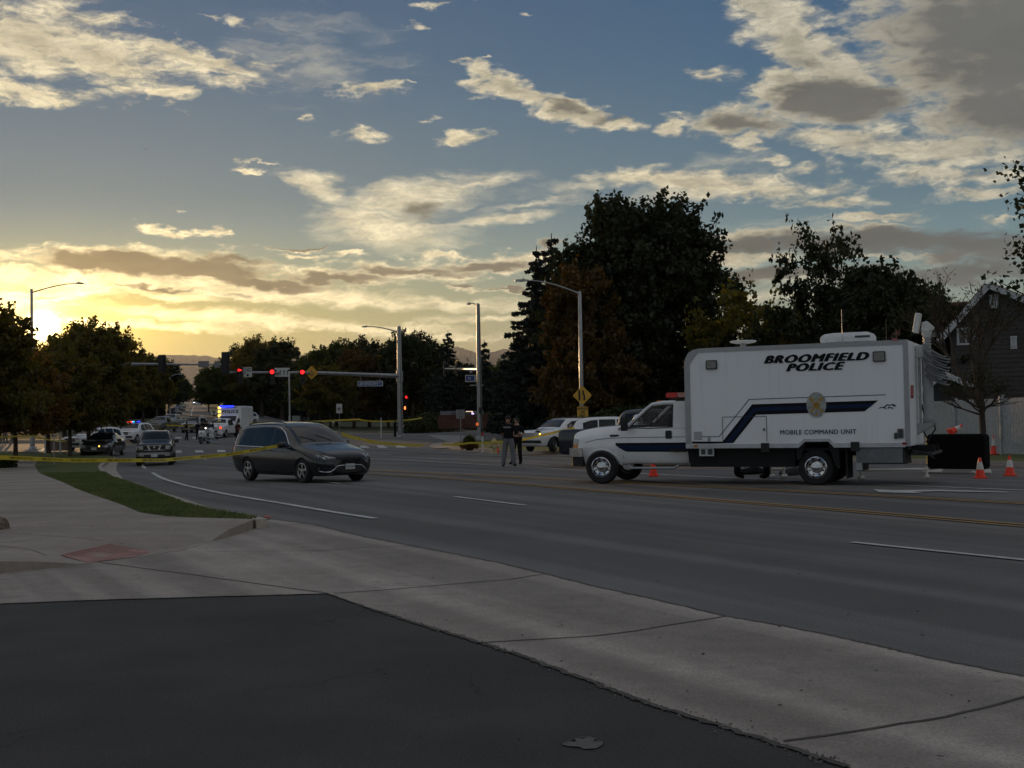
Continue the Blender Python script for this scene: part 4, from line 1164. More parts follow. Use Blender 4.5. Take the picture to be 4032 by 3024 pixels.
def car(name, label, B, m, wheels, wr, ww, hw, parts, rim='spoke5', loc=(0, 0, 0), rz=0, group=None, cat='car', steer=0):
    t_ = thing(name, label, cat, loc, rz, group)
    inner_ = bpy.data.objects.new
    body_obj(B, m, t_, [(x, hw) for x in wheels], wr*1.12)
    for i, x in enumerate(wheels):
        for sg in (-1, 1): wheel(t_, x, sg*(hw-ww/2-.01), wr, ww, rim, sg, steer=steer if i == 0 else 0)
    for pn, fn, pm in parts:
        mb = MB(); fn(mb)
        if mb.v:
            o = newobj(pn, mb.mesh(pn), pm, t_); smooth_by_angle(o.data, 40)
    # centre the children on the thing's base
    for ch in t_.children: ch.location.x -= B.L/2
    return t_
def both(fn):
    def f(mb):
        for sg in (-1, 1): fn(mb, sg)
    return f
def each(pn, fn, pm):   # one part per side
    return [(pn, (lambda mb, sg=sg: fn(mb, sg)), pm) for sg in (-1, 1)]

# --- minivan -------------------------------------------------
def minivan():
    B = Body([(0.0,.30,.45,.60,.5,.52,.66,.40,.72,0),(.10,.24,.72,.82,.52,.76,.72,.62,.82,.02),(.34,.20,.86,.94,.55,.89,.80,.74,.91,.03),(.8,.19,.92,.995,.6,.94,.91,.82,.99,.04),(1.2,.19,.93,1.0,.62,.955,.98,.84,1.07,.04),
      (1.32,.19,.93,1.0,.62,.955,.99,.84,1.11,.04),(1.75,.19,.93,1.01,.62,.955,1.00,.78,1.38,.05),(2.2,.19,.93,1.01,.64,.955,1.01,.73,1.62,.05),(2.6,.19,.93,1.01,.64,.955,1.02,.715,1.70,.05),(3.3,.19,.93,1.01,.66,.955,1.03,.71,1.725,.05),
      (4.2,.2,.92,1.0,.66,.945,1.06,.71,1.71,.05),(4.75,.22,.91,.99,.7,.94,1.08,.70,1.68,.04),(5.0,.26,.86,.97,.7,.91,1.08,.68,1.61,.03),(5.12,.30,.82,.93,.7,.87,1.07,.64,1.42,.02),(5.17,.34,.76,.88,.7,.82,1.04,.58,1.18,0)])
    def wins(mb, sg):
        for x0, x1, hs, he in ((1.80, 2.72, 1.30, 1.60), (2.78, 3.78, 1.60, 1.60), (3.84, 4.78, 1.60, 1.44)):
            B.side(mb, [x0, (x0+x1)/2, x1], [1.045+.02*(x0 > 2), 1.055, 1.065], [max(hs, 1.12) if x0 > 2 else 1.12, (hs+he)/2+.045*(x0 < 2), he], sg)
    def outline(mb, sg):
        up = [(1.62,1.04),(1.8,1.15),(2.1,1.42),(2.4,1.575),(2.75,1.635),(3.3,1.645),(3.9,1.645),(4.4,1.615),(4.75,1.56),(4.91,1.44),(4.93,1.22),(4.86,1.08),(4.5,1.055),(3.6,1.035),(2.4,1.015),(1.62,1.02)]
        p = catmull(up, 3); B.sidetube(mb, [(q.x, q.y) for q in p], .014, sg)
    def wind(mb): B.roofp(mb, 1.36, 2.20, .74, .60)
    def hl(mb, sg): B.face(mb, [sg*.46, sg*.62, sg*.80, sg*.90], [.72, .68, .69, .76], [.735, .765, .81, .83], .010, ny=12)
    def hli(mb, sg):
        for y, z in ((.60, .72), (.72, .745)): mb.lathe([(.035, -.0), (.02, -.022)], (B.front(sg*y, z)-.004, sg*y, z), 'x', 12)
    def grille(mb): B.face(mb, [-.50, -.3, 0, .3, .50], [.73, .685, .665, .685, .73], [.745, .755, .76, .755, .745], .008, ny=16)
    def badge(mb):
        mb.prism([(-.16, .745), (-.05, .735), (0, .73), (.05, .735), (.16, .745), (.05, .752), (0, .757), (-.05, .752)], B.front(0, .74)-.03, B.front(0, .74)-.012, 'yz')
    def lowgr(mb): B.face(mb, [-.60, -.4, 0, .4, .60], [.32, .30, .30, .30, .32], [.34, .47, .49, .47, .34], .008, ny=16)
    def chrome(mb): 
        p = catmull([(-.86,.47),(-.84,.36),(-.70,.33),(-.58,.35),(-.46,.45),(-.36,.50),(0,.51),(.36,.50),(.46,.45),(.58,.35),(.70,.33),(.84,.36),(.86,.47)], 3)
        B.facetube(mb, [(q.x, q.y) for q in p], .013)
    def fog(mb, sg): B.face(mb, [sg*.60, sg*.70, sg*.82], [.37, .36, .40], [.40, .45, .47], .009, ny=6)
    def plate(mb): mb.box((B.front(0, .47)-.03, 0, .47), (.012, .31, .155))
    def mirror(mb, sg):
        mb.rbox((1.86, sg*1.10, 1.10), (.13, .22, .17), .05, 'y'); mb.tube([(1.84, sg*.93, 1.03), (1.86, sg*1.06, 1.07)], .025, 6)
    def doorh(mb, sg):
        for x in (2.62, 3.05): B.sidetube(mb, [(x, .93), (x+.18, .935)], .014, sg, .012)
    def seams(mb, sg, x):
        if x: B.sidetube(mb, [(x+.02, .30), (x, .60), (x, 1.0)], .004, sg, .001)
        else: B.sidetube(mb, [(2.85, 1.0), (3.9, 1.01), (4.7, 1.02)], .006, sg, .001)
    def rocker(mb, sg): B.side(mb, [1.35, 3.75], [.20, .20], [.29, .29], sg, .012, 2)
    def roofr(mb, sg): mb.tube([(2.3, sg*.66, 1.70), (2.5, sg*.665, 1.75), (3.3, sg*.665, 1.775), (4.2, sg*.655, 1.745), (4.5, sg*.65, 1.70)], .014, 6)
    def tail(mb, sg): B.side(mb, [4.82, 5.02], [.92, .95], [1.10, 1.06], sg, .008, 3)
    def wiper(mb, y):
        mb.tube([(1.38, y, B.top(1.38, y)+.02), (1.62, y+.38, B.top(1.62, y+.38)+.02)], .008, 5)
    parts = [('side_window', (lambda mb, sg=sg, q=q: B.side(mb, [q[0], (q[0]+q[1])/2, q[1]], [1.045, 1.055, 1.065], [q[2], q[3], q[4]], sg)), M_glass) for sg in (-1, 1) for q in ((1.80, 2.72, 1.13, 1.47, 1.60), (2.78, 3.78, 1.60, 1.615, 1.60), (3.84, 4.86, 1.60, 1.585, 1.50))]+each('window_trim', outline, M_chr)+[('windshield', wind, M_glass)]+each('headlight', hl, M_lens)+[('headlight_projector', (lambda mb, sg=sg, y=y, z=z: mb.lathe([(.035, -.0), (.02, -.022)], (B.front(sg*y, z)-.004, sg*y, z), 'x', 12)), M_chr) for sg in (-1, 1) for y, z in ((.60, .72), (.72, .745))]
    parts += [('grille', grille, M_trim), ('badge', badge, M_chr), ('lower_grille', lowgr, M_trim), ('bumper_trim', chrome, M_chr), ('license_plate', plate, M_plate), ('wiper', (lambda mb: wiper(mb, -.3)), M_trim), ('wiper', (lambda mb: wiper(mb, .25)), M_trim)]
    parts += each('fog_light', fog, M_trim)+each('mirror', mirror, P_black)+[('door_handle', (lambda mb, sg=sg, x=x: B.sidetube(mb, [(x, .93), (x+.18, .935)], .014, sg, .012)), P_grey) for sg in (-1, 1) for x in (2.62, 3.05)]+[('door_seam', (lambda mb, sg=sg, x=x: seams(mb, sg, x)), M_trim) for sg in (-1, 1) for x in (1.62, 2.75, 3.85, 0)]+each('rocker_panel', rocker, M_trim)+each('roof_rail', roofr, M_trim)+each('tail_light', tail, M_red)
    t_ = car('minivan', 'dark grey minivan driving left of centre on the near street', B, P_grey, (.98, 4.07), .355, .225, 1.0, parts, 'spoke5', steer=0, cat='minivan')
    text('plate_text', 'EZC306', .085, M_inkd, t_, face_M((B.front(0, .47)-.037-B.L/2, 0, .465), (-1, 0, 0)), .003)
    return t_, B
van, vanB = minivan()
van.location = (-6.24, 35.9, terr(-6.24, 35.9)); van.rotation_euler.z = R(131.5); van.scale = (.98,)*3

def std_car(name, label, B, m, wh, wr, ww, hw, ws, sidew, belt, hl, gr, rear=None, tails=None, bar=None, lights='off', rim='spoke5', cat='car', group=None, extra=None, mirror_x=None, doorx=(), trimm=None, bump=None, plate=True, rails=False, roofz=None, steer=0):
    """ws=(x0,x1,w0,w1) windscreen; sidew=[(x0,x1,top0,top1)]; hl=(y0,y1,z0,z1); gr=(halfwidth,z0,z1,material)"""
    p = [('windshield', lambda mb: B.roofp(mb, *ws), M_glass)]
    for (x0, x1, t0, tm_, t1) in sidew:
        p += [('side_window', (lambda mb, sg=sg, x0=x0, x1=x1, t0=t0, tm_=tm_, t1=t1: B.side(mb, [x0, (x0+x1)/2, x1], [belt+.03]*3, [t0, tm_, t1], sg)), M_glass) for sg in (-1, 1)]
    for sg in (-1, 1):
        lit_ = lights == 'on' or (lights == 'one' and sg > 0)
        p.append(('headlight', (lambda mb, sg=sg: B.face(mb, [sg*hl[0], sg*hl[1]], [hl[2], hl[2]], [hl[3], hl[3]+.02], .01, ny=8)), M_lens))
        if lit_: p.append(('lit_lamp', (lambda mb, sg=sg: mb.lathe([(.10, 0), (.08, -.03), (0.001, -.04)], (B.front(sg*(hl[0]+hl[1])/2, (hl[2]+hl[3])/2)-.012, sg*(hl[0]+hl[1])/2, (hl[2]+hl[3])/2), 'x', 14)), E_white))
    p.append(('grille', lambda mb: B.face(mb, [-gr[0], 0, gr[0]], [gr[1]]*3, [gr[2]]*3, .012, ny=12), gr[3]))
    if len(gr) > 4:
        for (y0, y1, z0, z1) in gr[4]:
            p.append(('grille_bar', (lambda mb, q=(y0, y1, z0, z1): B.face(mb, [q[0], q[1]], [q[2]]*2, [q[3]]*2, .03, ny=6)), M_chr))
    if bump: p.append(('bumper', lambda mb: B.face(mb, [-bump[0], -bump[0]*.6, 0, bump[0]*.6, bump[0]], [bump[1]]*5, [bump[2]]*5, .05, ny=16), bump[3]))
    if rear: p.append(('rear_window', lambda mb: (B.face(mb, [-rear[0], rear[0]], [rear[1]]*2, [rear[2]]*2, .008, True, 10, lim=1.0) if len(rear) == 3 else B.roofp(mb, *rear)), M_glass))
    if tails: p += each('tail_light', lambda mb, sg: B.face(mb, [sg*tails[0], sg*tails[1]], [tails[2]]*2, [tails[3]]*2, .012, True, 6, lim=1.0), M_red)
    mx = mirror_x or ws[0]+.42
    p += each('mirror', lambda mb, sg: mb.rbox((mx, sg*(hw+.10), belt+.08), (.12, .22, .17), .04, 'y') or mb.tube([(mx, sg*(hw-.08), belt+.02), (mx, sg*(hw+.02), belt+.05)], .03, 6), trimm or M_trim)
    for x in doorx:
        p += each('door_handle', lambda mb, sg, x=x: B.sidetube(mb, [(x, belt-.11), (x+.17, belt-.11)], .016, sg, .015), trimm or M_trim)
    if plate: p.append(('license_plate', lambda mb: mb.box((B.front(0, .52)-.06, 0, .52), (.012, .31, .155)), M_plate))
    if rails: p += each('roof_rail', lambda mb, sg: mb.tube([(ws[1]+.3, sg*.58, roofz), (ws[1]+.5, sg*.60, roofz+.06), (B.L-1.0, sg*.60, roofz+.06), (B.L-.8, sg*.58, roofz)], .018, 6), trimm or M_trim)
    t_ = car(name, label, B, m, wh, wr, ww, hw, p, rim, group=group, cat=cat, steer=steer)
    if bar:      # roof light bar: (x, z, [materials left to right])
        bx, bz, ms = bar; n = len(ms)
        base = MB(); base.rbox((bx-B.L/2, 0, bz+.02), (.26, 1.12, .05), .02, 'x'); lb = base.build('light_bar', M_trim, t_)
        for i, mm in enumerate(ms):
            y = -0.56+1.12*(i+.5)/n; q = MB(); q.rbox((bx-B.L/2, y, bz+.085), (.24, 1.12/n-.02, .08), .02, 'y'); q.build('beacon', mm, lb)
    if extra: extra(t_, B)
    return t_

def suv_body(L=4.95, W=1.98, H=1.80):
    s = L/4.95; w = W/1.98; h = H/1.80
    return Body([(x*s, zb, a*w, b*w, zm, c*w, zt_*h, d*w, e*h, cr) for (x, zb, a, b, zm, c, zt_, d, e, cr) in [
        (0,.36,.62,.74,.6,.72,.86,.60,.98,0),(.10,.28,.80,.90,.62,.88,.98,.72,1.06,.01),(.30,.25,.88,.97,.65,.93,1.02,.76,1.10,.02),(.9,.24,.90,.985,.68,.94,1.04,.80,1.14,.03),(1.30,.24,.90,.99,.70,.94,1.06,.82,1.18,.03),
        (1.42,.24,.90,.99,.70,.94,1.07,.82,1.22,.03),(1.75,.24,.90,.99,.70,.94,1.08,.74,1.50,.03),(2.10,.24,.90,.99,.72,.94,1.09,.68,1.70,.03),(2.6,.24,.90,.99,.72,.94,1.10,.68,1.77,.03),
        (3.6,.24,.90,.99,.72,.94,1.11,.67,1.77,.03),(4.4,.25,.89,.98,.74,.93,1.13,.65,1.73,.03),(4.72,.28,.86,.95,.76,.90,1.12,.62,1.60,.02),(4.88,.34,.80,.91,.78,.86,1.08,.58,1.30,.01),(4.95,.40,.74,.86,.8,.80,1.02,.55,1.12,0)]])
def police_suv(label, beacons, lights='off', group='police SUVs', m=None, name='police_suv', rear_view=False, mark=False):
    B = suv_body()
    def ex(t_, B):
        if mark:
            mb = MB()
            for sg in (-1, 1): B.side(mb, [2.0, 3.9], [.66, .66], [.98, .98], sg, .007)
            newobj('door_marking', mb.mesh('d'), P_black, t_).location.x = -B.L/2
    return std_car(name, label, B, m or P_white, (.92, 3.85), .375, .24, .985, (1.46, 2.10, .76, .60), [(1.98, 2.75, 1.42, 1.62, 1.66), (2.82, 3.62, 1.66, 1.66, 1.66), (3.68, 4.40, 1.65, 1.62, 1.50)], 1.10,
        (.56, .86, .86, 1.0), (.50, .72, .98, M_trim, [(-.5, .5, .84, .87)]), (.6, 1.20, 1.58), (.62, .86, .86, 1.10), (2.35, 1.80, beacons) if beacons else None, lights, group=group, cat='police car' if beacons else 'car',
        doorx=(2.45, 3.3), bump=(.84, .44, .62, M_trim), extra=ex)
def pickup_body(L=5.8, W=2.0, H=1.9):
    w = W/2.0; h = H/1.9; s = L/5.8
    return Body([(x*s, zb, a*w, b*w, zm, c*w, zt_*h, d*w, e*h, cr) for (x, zb, a, b, zm, c, zt_, d, e, cr) in [
        (0,.42,.70,.80,.7,.80,1.00,.70,1.10,0),(.08,.38,.84,.92,.7,.90,1.06,.78,1.18,.01),(.3,.36,.90,.98,.72,.94,1.10,.80,1.22,.02),(1.0,.36,.92,1.0,.75,.95,1.14,.82,1.27,.03),(1.42,.36,.92,1.0,.76,.95,1.16,.83,1.32,.03),
        (1.55,.36,.92,1.0,.76,.95,1.18,.82,1.37,.03),(1.85,.36,.92,1.0,.76,.95,1.19,.75,1.62,.03),(2.15,.36,.92,1.0,.76,.95,1.20,.69,1.82,.03),(2.6,.36,.92,1.0,.76,.95,1.20,.69,1.88,.02),(3.3,.36,.92,1.0,.76,.95,1.21,.69,1.87,.02),(3.72,.36,.92,1.0,.76,.95,1.21,.69,1.80,.02),
        (3.86,.36,.92,1.0,.76,.95,1.21,.76,1.40,.01),(3.90,.36,.92,1.0,.76,.97,1.20,.94,1.24,0),(4.4,.36,.92,1.0,.76,.97,1.20,.95,1.24,0),(5.6,.38,.92,.99,.78,.96,1.20,.94,1.24,0),(5.74,.40,.90,.96,.78,.94,1.18,.90,1.22,0),(5.8,.44,.88,.94,.8,.92,1.12,.86,1.16,0)]])
def pickup(label, m, lights='off', grille=M_chr, name='pickup_truck', group='pickups on the hill street', hlm=None, bars=None, cap=False, L=5.8, W=2.0, H=1.9, rails=False, bump=M_chr, extra=None, cat='pickup', rim='spoke6'):
    B = pickup_body(L, W, H); w = W/2; h = H/1.9; s = L/5.8
    return std_car(name, label, B, m, (.98*s, 4.65*s), .40*h+.0, .26, .995*w, (1.60*s, 2.12*s, .76*w, .61*w), [(2.05*s, 2.80*s, 1.50*h, 1.72*h, 1.77*h), (2.87*s, 3.62*s, 1.77*h, 1.77*h, 1.72*h)], 1.20*h,
        (.58*w, .88*w, .88*h, 1.06*h), (.54*w, .80*h, 1.06*h, grille, bars or [(-.54*w, .54*w, .90*h, .93*h)]), None, (.78*w, .93*w, .86*h, 1.16*h), None, lights, group=group, cat=cat, rim=rim,
        doorx=(2.5*s, 3.3*s), bump=(.92*w, .52*h, .72*h, bump), rails=rails, roofz=1.87*h, extra=extra)
def sedan_body():
    return Body([(0,.34,.60,.70,.5,.66,.60,.55,.68,0),(.12,.24,.78,.86,.52,.82,.68,.68,.76,.01),(.4,.20,.86,.93,.55,.88,.76,.76,.84,.03),(1.0,.19,.88,.95,.58,.90,.84,.80,.93,.03),(1.45,.19,.88,.96,.6,.90,.88,.80,.98,.03),(1.8,.19,.88,.96,.6,.90,.89,.74,1.12,.03),
        (2.3,.19,.88,.96,.6,.90,.90,.64,1.38,.03),(2.8,.19,.88,.96,.6,.90,.91,.60,1.45,.02),(3.4,.19,.88,.96,.6,.89,.92,.60,1.42,.02),(3.9,.2,.88,.95,.62,.88,.94,.66,1.20,.02),(4.25,.22,.86,.94,.64,.86,.95,.76,1.04,.02),(4.7,.26,.82,.90,.64,.82,.93,.72,1.02,.01),(4.85,.34,.74,.82,.66,.76,.88,.66,.94,0)])
def sedan(label, m, lights='off', name='sedan', group=None, bar=None, extra=None, cat='car'):
    B = sedan_body()
    return std_car(name, label, B, m, (.92, 3.75), .335, .21, .95, (1.52, 2.28, .74, .56), [(2.05, 2.75, 1.20, 1.36, 1.36), (2.82, 3.65, 1.36, 1.34, 1.16)], .90,
        (.50, .78, .60, .72), (.42, .46, .64, M_trim), (3.50, 4.10, .56, .68), (.56, .80, .74, .88), bar, lights, group=group, doorx=(2.5, 3.3), extra=extra, cat=cat)
def place(t_, x, y, rz_deg, dz=0, sc=None):
    t_.location = (x, y, terr(x, y)+dz); t_.rotation_euler.z = R(rz_deg)
    if sc: t_.scale = (sc,)*3
    return t_
def place_px(t_, px, py, head, dz=0, sc=None):
    """head: bearing the nose points to, degrees clockwise from straight ahead (away from the camera)"""
    x, y = G(px, py); nx, ny = math.sin(R(head)), math.cos(R(head))
    return place(t_, x, y, math.degrees(math.atan2(-ny, -nx)), dz, sc)

# white crossover standing on the far kerb
def edge_extra(t_, B):
    mb = MB(); B.roofp(mb, .45, 1.3, .07, .07, .008)
    s = newobj('hood_stripe', mb.mesh('s'), M_trim, t_); s.location.x = -B.L/2; s.location.y = .22
    mb = MB(); B.face(mb, [-.80, -.45], [.93, .96], [.99, 1.05], .03, ny=6); newobj('hood_gap', mb.mesh('s'), M_under, t_).location.x = -B.L/2
    mb = MB(); mb.lathe([(.05, 0), (.001, -.03)], (B.front(-.80, .86)-.02-B.L/2, -.80, .86), 'x', 10); mb.build('turn_signal', E_turn, t_)
    # front door standing ajar
    d = MB(); d.rbox((.38, -.03, .62), (1.05, .06, .72), .08, 'y'); dd = d.build('door', P_white, t_)
    fr = MB(); fr.tube([(-.10, -.03, .98), (.25, .06, 1.36), (.62, .09, 1.52), (.90, .09, 1.50), (.90, 0, .98)], .022, 6); f2 = fr.build('window_frame', M_chr, dd)
    pn = MB(); pn.prism([(-.06, .98), (.27, 1.34), (.62, 1.50), (.88, 1.48), (.88, .98)], .03, .04, 'xz'); pn.build('window', M_glass, dd)
    dd.location = (1.75-B.L/2, -.98, .02); dd.rotation_euler.z = R(-24)
B = suv_body(4.72, 1.93, 1.70)
edge = std_car('crossover', 'white crossover with an amber lamp lit, stopped on the far kerb behind the tape', B, P_white, (.90, 3.72), .37, .245, .96, (1.40, 2.0, .76, .60), [(1.88, 2.65, 1.32, 1.52, 1.56), (2.72, 3.50, 1.57, 1.57, 1.56), (3.56, 4.2, 1.55, 1.52, 1.40)], 1.04,
    (.56, .86, .80, .94), (.50, .70, .92, mat('grille_silver', (.30, .31, .33), .35, .2), [(-.5, .5, .745, .765), (-.5, .5, .80, .82), (-.5, .5, .855, .875)]), (.6, 1.14, 1.5), (.62, .86, .82, 1.04), None, 'off', cat='crossover', doorx=(2.35, 3.15), bump=(.84, .42, .56, M_trim), extra=edge_extra, plate=False, rails=True, roofz=1.68, steer=.5)
edge.location = (2.62-.12, 61.2, terr(2.6, 61)+.10); edge.rotation_euler = (R(0), R(1.5), R(41))
# vehicles partly hidden by the nose of the truck
u = police_suv('white SUV parked on the kerb, seen over the hood of the command truck', None, name='parked_suv', group='cars parked behind the command truck'); place(u, 5.0, 56, 178, .14, .93)
u = pickup('dark pickup with a red tail lamp, its bed peeping out left of the truck nose', P_navy, name='pickup_truck', group='cars parked behind the command truck', H=1.86); place(u, 4.72, 43.0, 176, .04, 1.06)

# dark pickup facing the camera by the left lawn
def frontier_extra(t_, B):
    w = .925
    for y in (-.20, .20):
        mb = MB(); sg = 1 if y > 0 else -1
        mb.prism([(sg*.36, 1.02), (sg*.27, 1.02), (sg*.17, .80), (sg*.26, .80)], B.front(0, .9)-.045-B.L/2, B.front(0, .9)-.02-B.L/2, 'yz'); mb.build('grille_bar', M_chr, t_)
    mb = MB(); mb.lathe([(.045, 0), (.045, -.01)], (B.front(0, .92)-.02-B.L/2, 0, .93), 'x', 16); mb.build('emblem', M_chr, t_)
    mb = MB(); B.face(mb, [-.5, .5], [.40]*2, [.56]*2, .055, ny=8); newobj('lower_grille', mb.mesh('s'), M_trim, t_).location.x = -B.L/2
    for sg in (-1, 1):
        mb = MB(); mb.lathe([(.06, 0), (.001, -.02)], (B.front(sg*.66, .55)-.055-B.L/2, sg*.66, .56), 'x', 12); mb.build('fog_light', M_lens, t_)
u = pickup('dark pickup with a chrome framed grille facing us beside the left lawn', P_black, grille=M_trim, group=None, L=5.2, W=1.85, H=1.77, bars=[(-.5, .5, .775, .80), (-.36, .36, 1.0, 1.02)], rails=True, bump=P_silver, extra=frontier_extra)
x, y = G(533, 1836); place(u, x+.3, y+2.6, 90-4+18, .0)
# black sedan with open hood, front toward us
def hood_extra(t_, B):
    mb = MB(); mb.add([(-.05, -.72, 0), (-.05, .72, 0), (1.05, .66, .0), (1.05, -.66, .0), (-.05, -.72, .03), (-.05, .72, .03), (1.05, .66, .03), (1.05, -.66, .03), (.5, 0, .07), (.5, 0, .04)],
        [(0, 1, 9), (1, 2, 9), (2, 3, 9), (3, 0, 9), (4, 5, 8), (5, 6, 8), (6, 7, 8), (7, 4, 8), (0, 1, 5, 4), (2, 3, 7, 6), (1, 2, 6, 5), (3, 0, 4, 7)])
    h = mb.build('hood', P_black, t_); h.location = (1.42-B.L/2, 0, .98); h.rotation_euler = (0, R(52), math.pi)
    mb = MB(); mb.rbox((.85-B.L/2, 0, .86), (.75, 1.2, .06), .03, 'z'); mb.build('engine', M_under, t_)
    mb = MB(); mb.lathe([(.05, 0), (.001, -.03)], (B.front(-.1, .66)-.02-B.L/2, -.30, .66), 'x', 10); mb.build('lit_lamp', E_amb, t_)
u = sedan('black car with its hood raised, parked behind the tree trunks', P_black, extra=hood_extra); x, y = G(395, 1800); place(u, x-.3, y+1.5, 90-4+10, 0, 1.08)
# police cars behind it
place_px(police_suv('police SUV with blue beacons behind the car with the raised hood', [E_blue, E_cyan, M_trim, E_blue], name='police_suv', mark=True), 372, 1773, 205, 0)
place_px(sedan('low white police car beside the left corner tree trunk', P_white, bar=(2.6, 1.47, [E_cyan, M_trim, E_blue]), group='police SUVs', name='police_sedan', cat='police car'), 418, 1762, 150)
place_px(police_suv('police SUV with cyan and red beacons and a glaring headlamp behind the dark pickup', [E_blue, M_trim, E_cyan, E_red, E_red], 'one'), 530, 1742, 187)
# on the hill
place_px(pickup('pewter pickup with a broad grille facing us at the foot of the hill', P_tan, grille=P_tan, bump=P_tan), 640, 1703, 184)
place_px(pickup('white topped truck half hidden behind the pewter pickup', P_silver, grille=P_silver), 680, 1688, 184)
place_px(police_suv('police SUV parked behind the officers and the motorcycle, beacons off', [M_trim, M_trim], m=P_silver), 768, 1703, 183)
place_px(police_suv('white police SUV with a black push bar right of the white police van', [M_trim, M_trim]), 958, 1672, 205)
place_px(police_suv('white police car turned side on across the far street with one red light', [M_trim, E_red, M_trim], name='police_suv', group='police SUVs'), 782, 1596, 268)
place_px(sedan('tiny distant car with both headlamps lit on the hill', P_silver, 'on', name='distant_car'), 775, 1590, 182)
g = 'parked cars far up the hill street'
for px, py, hd, m, k, lab in ((705, 1621, 5, P_black, 0, 'dark car parked on the left verge of the hill'), (688, 1634, 5, P_navy, 0, 'second dark car parked on the left verge, nearer'), (716, 1600, 5, P_silver, 1, 'silver SUV parked farthest up on the left'),
        (712, 1609, 5, P_tan, 1, 'tan SUV parked between the dark car and the silver SUV'), (892, 1597, 180, P_tan, 1, 'pale SUV coming down the right carriageway'), (930, 1603, 95, P_navy, 0, 'dark car side on in the side road right of the median')):
    u = sedan(lab, m, group=g, name='parked_car') if k == 0 else police_suv(lab, None, m=m, group=g, name='parked_car')
    place_px(u, px, py, hd)
# white pickup with headlamps in front of the box van
def wig(t_, B):
    mb = MB(); mb.lathe([(.10, 0), (.001, -.04)], (B.front(-.68, .95)-.02-B.L/2, -.70, .97), 'x', 12); mb.build('lit_lamp', E_red, t_)
    mb = MB(); B.roofp(mb, 1.72, 1.95, .16, .16, .012); newobj('paper', mb.mesh('s'), mat('paper_yellow', (.55, .5, .2), .7), t_).location.x = -B.L/2
u = pickup('white pickup with one glaring headlamp and a red flasher below the police van', P_white, 'one', grille=P_white, group=None, bump=P_tan, extra=wig, L=5.6); place_px(u, 876, 1722, 184)

def box_van():
    t_ = thing('police_van', 'white box van reading POLICE with a blue light bar and amber side lamps', 'van')
    W_, H0, H1 = 2.5, .75, 3.05
    mb = MB(); mb.rbox((2.2, 0, (H0+H1)/2), (4.4, W_, H1-H0), .12, 'x'); mb.build('box_body', P_white, t_)
    mb = MB(); mb.prism([(-1.7, .55), (-1.7, 1.15), (-1.5, 1.30), (-.75, 1.45), (-.25, 2.05), (0, 2.1), (0, .55)], -1.0, 1.0); mb.build('cab', P_white, t_, bevel=.04)
    mb = MB(); mb.prism([(-.80, 1.46), (-.30, 2.0), (-.26, 1.98), (-.74, 1.44)], -.85, .85); mb.build('windshield', M_glass, t_)
    for sg in (-1, 1):
        mb = MB(); mb.box((-1.71, sg*.75, 1.02), (.03, .32, .2)); mb.build('headlight', M_lens, t_)
        for x in (-1.0, 3.2): wheel(t_, x, sg*.95, .40, .25, 'spoke6', sg)
        mb = MB(); mb.box((-.8, sg*1.2, 1.5), (.1, .25, .4)); mb.build('mirror', M_trim, t_)
    mb = MB(); mb.rbox((-.05, .30, 3.02), (.12, 1.5, .18), .05, 'x'); mb.build('light_bar', E_blue, t_)
    for i in range(4):
        mb = MB(); mb.rbox((-.03, 1.1, 2.90-.42*i), (.08, .30, .22), .04, 'x'); mb.build('side_lamp', E_amb, t_)
    mb = MB(); mb.box((.0, -.2, 2.92), (.05, 1.1, .08)); mb.build('vent', M_trim, t_)
    tx = text('lettering', 'POLICE', .44, mat('ink_navy', (.02, .03, .09), .5), t_, face_M((-.012, -.08, 2.45), (-1, 0, 0)), .01, 0, .012, 1.25)
    mb = MB(); mb.box((2, 0, .6), (4, 1.6, .3)); mb.build('chassis', M_under, t_)
    return t_
place_px(box_van(), 905, 1712, 184)

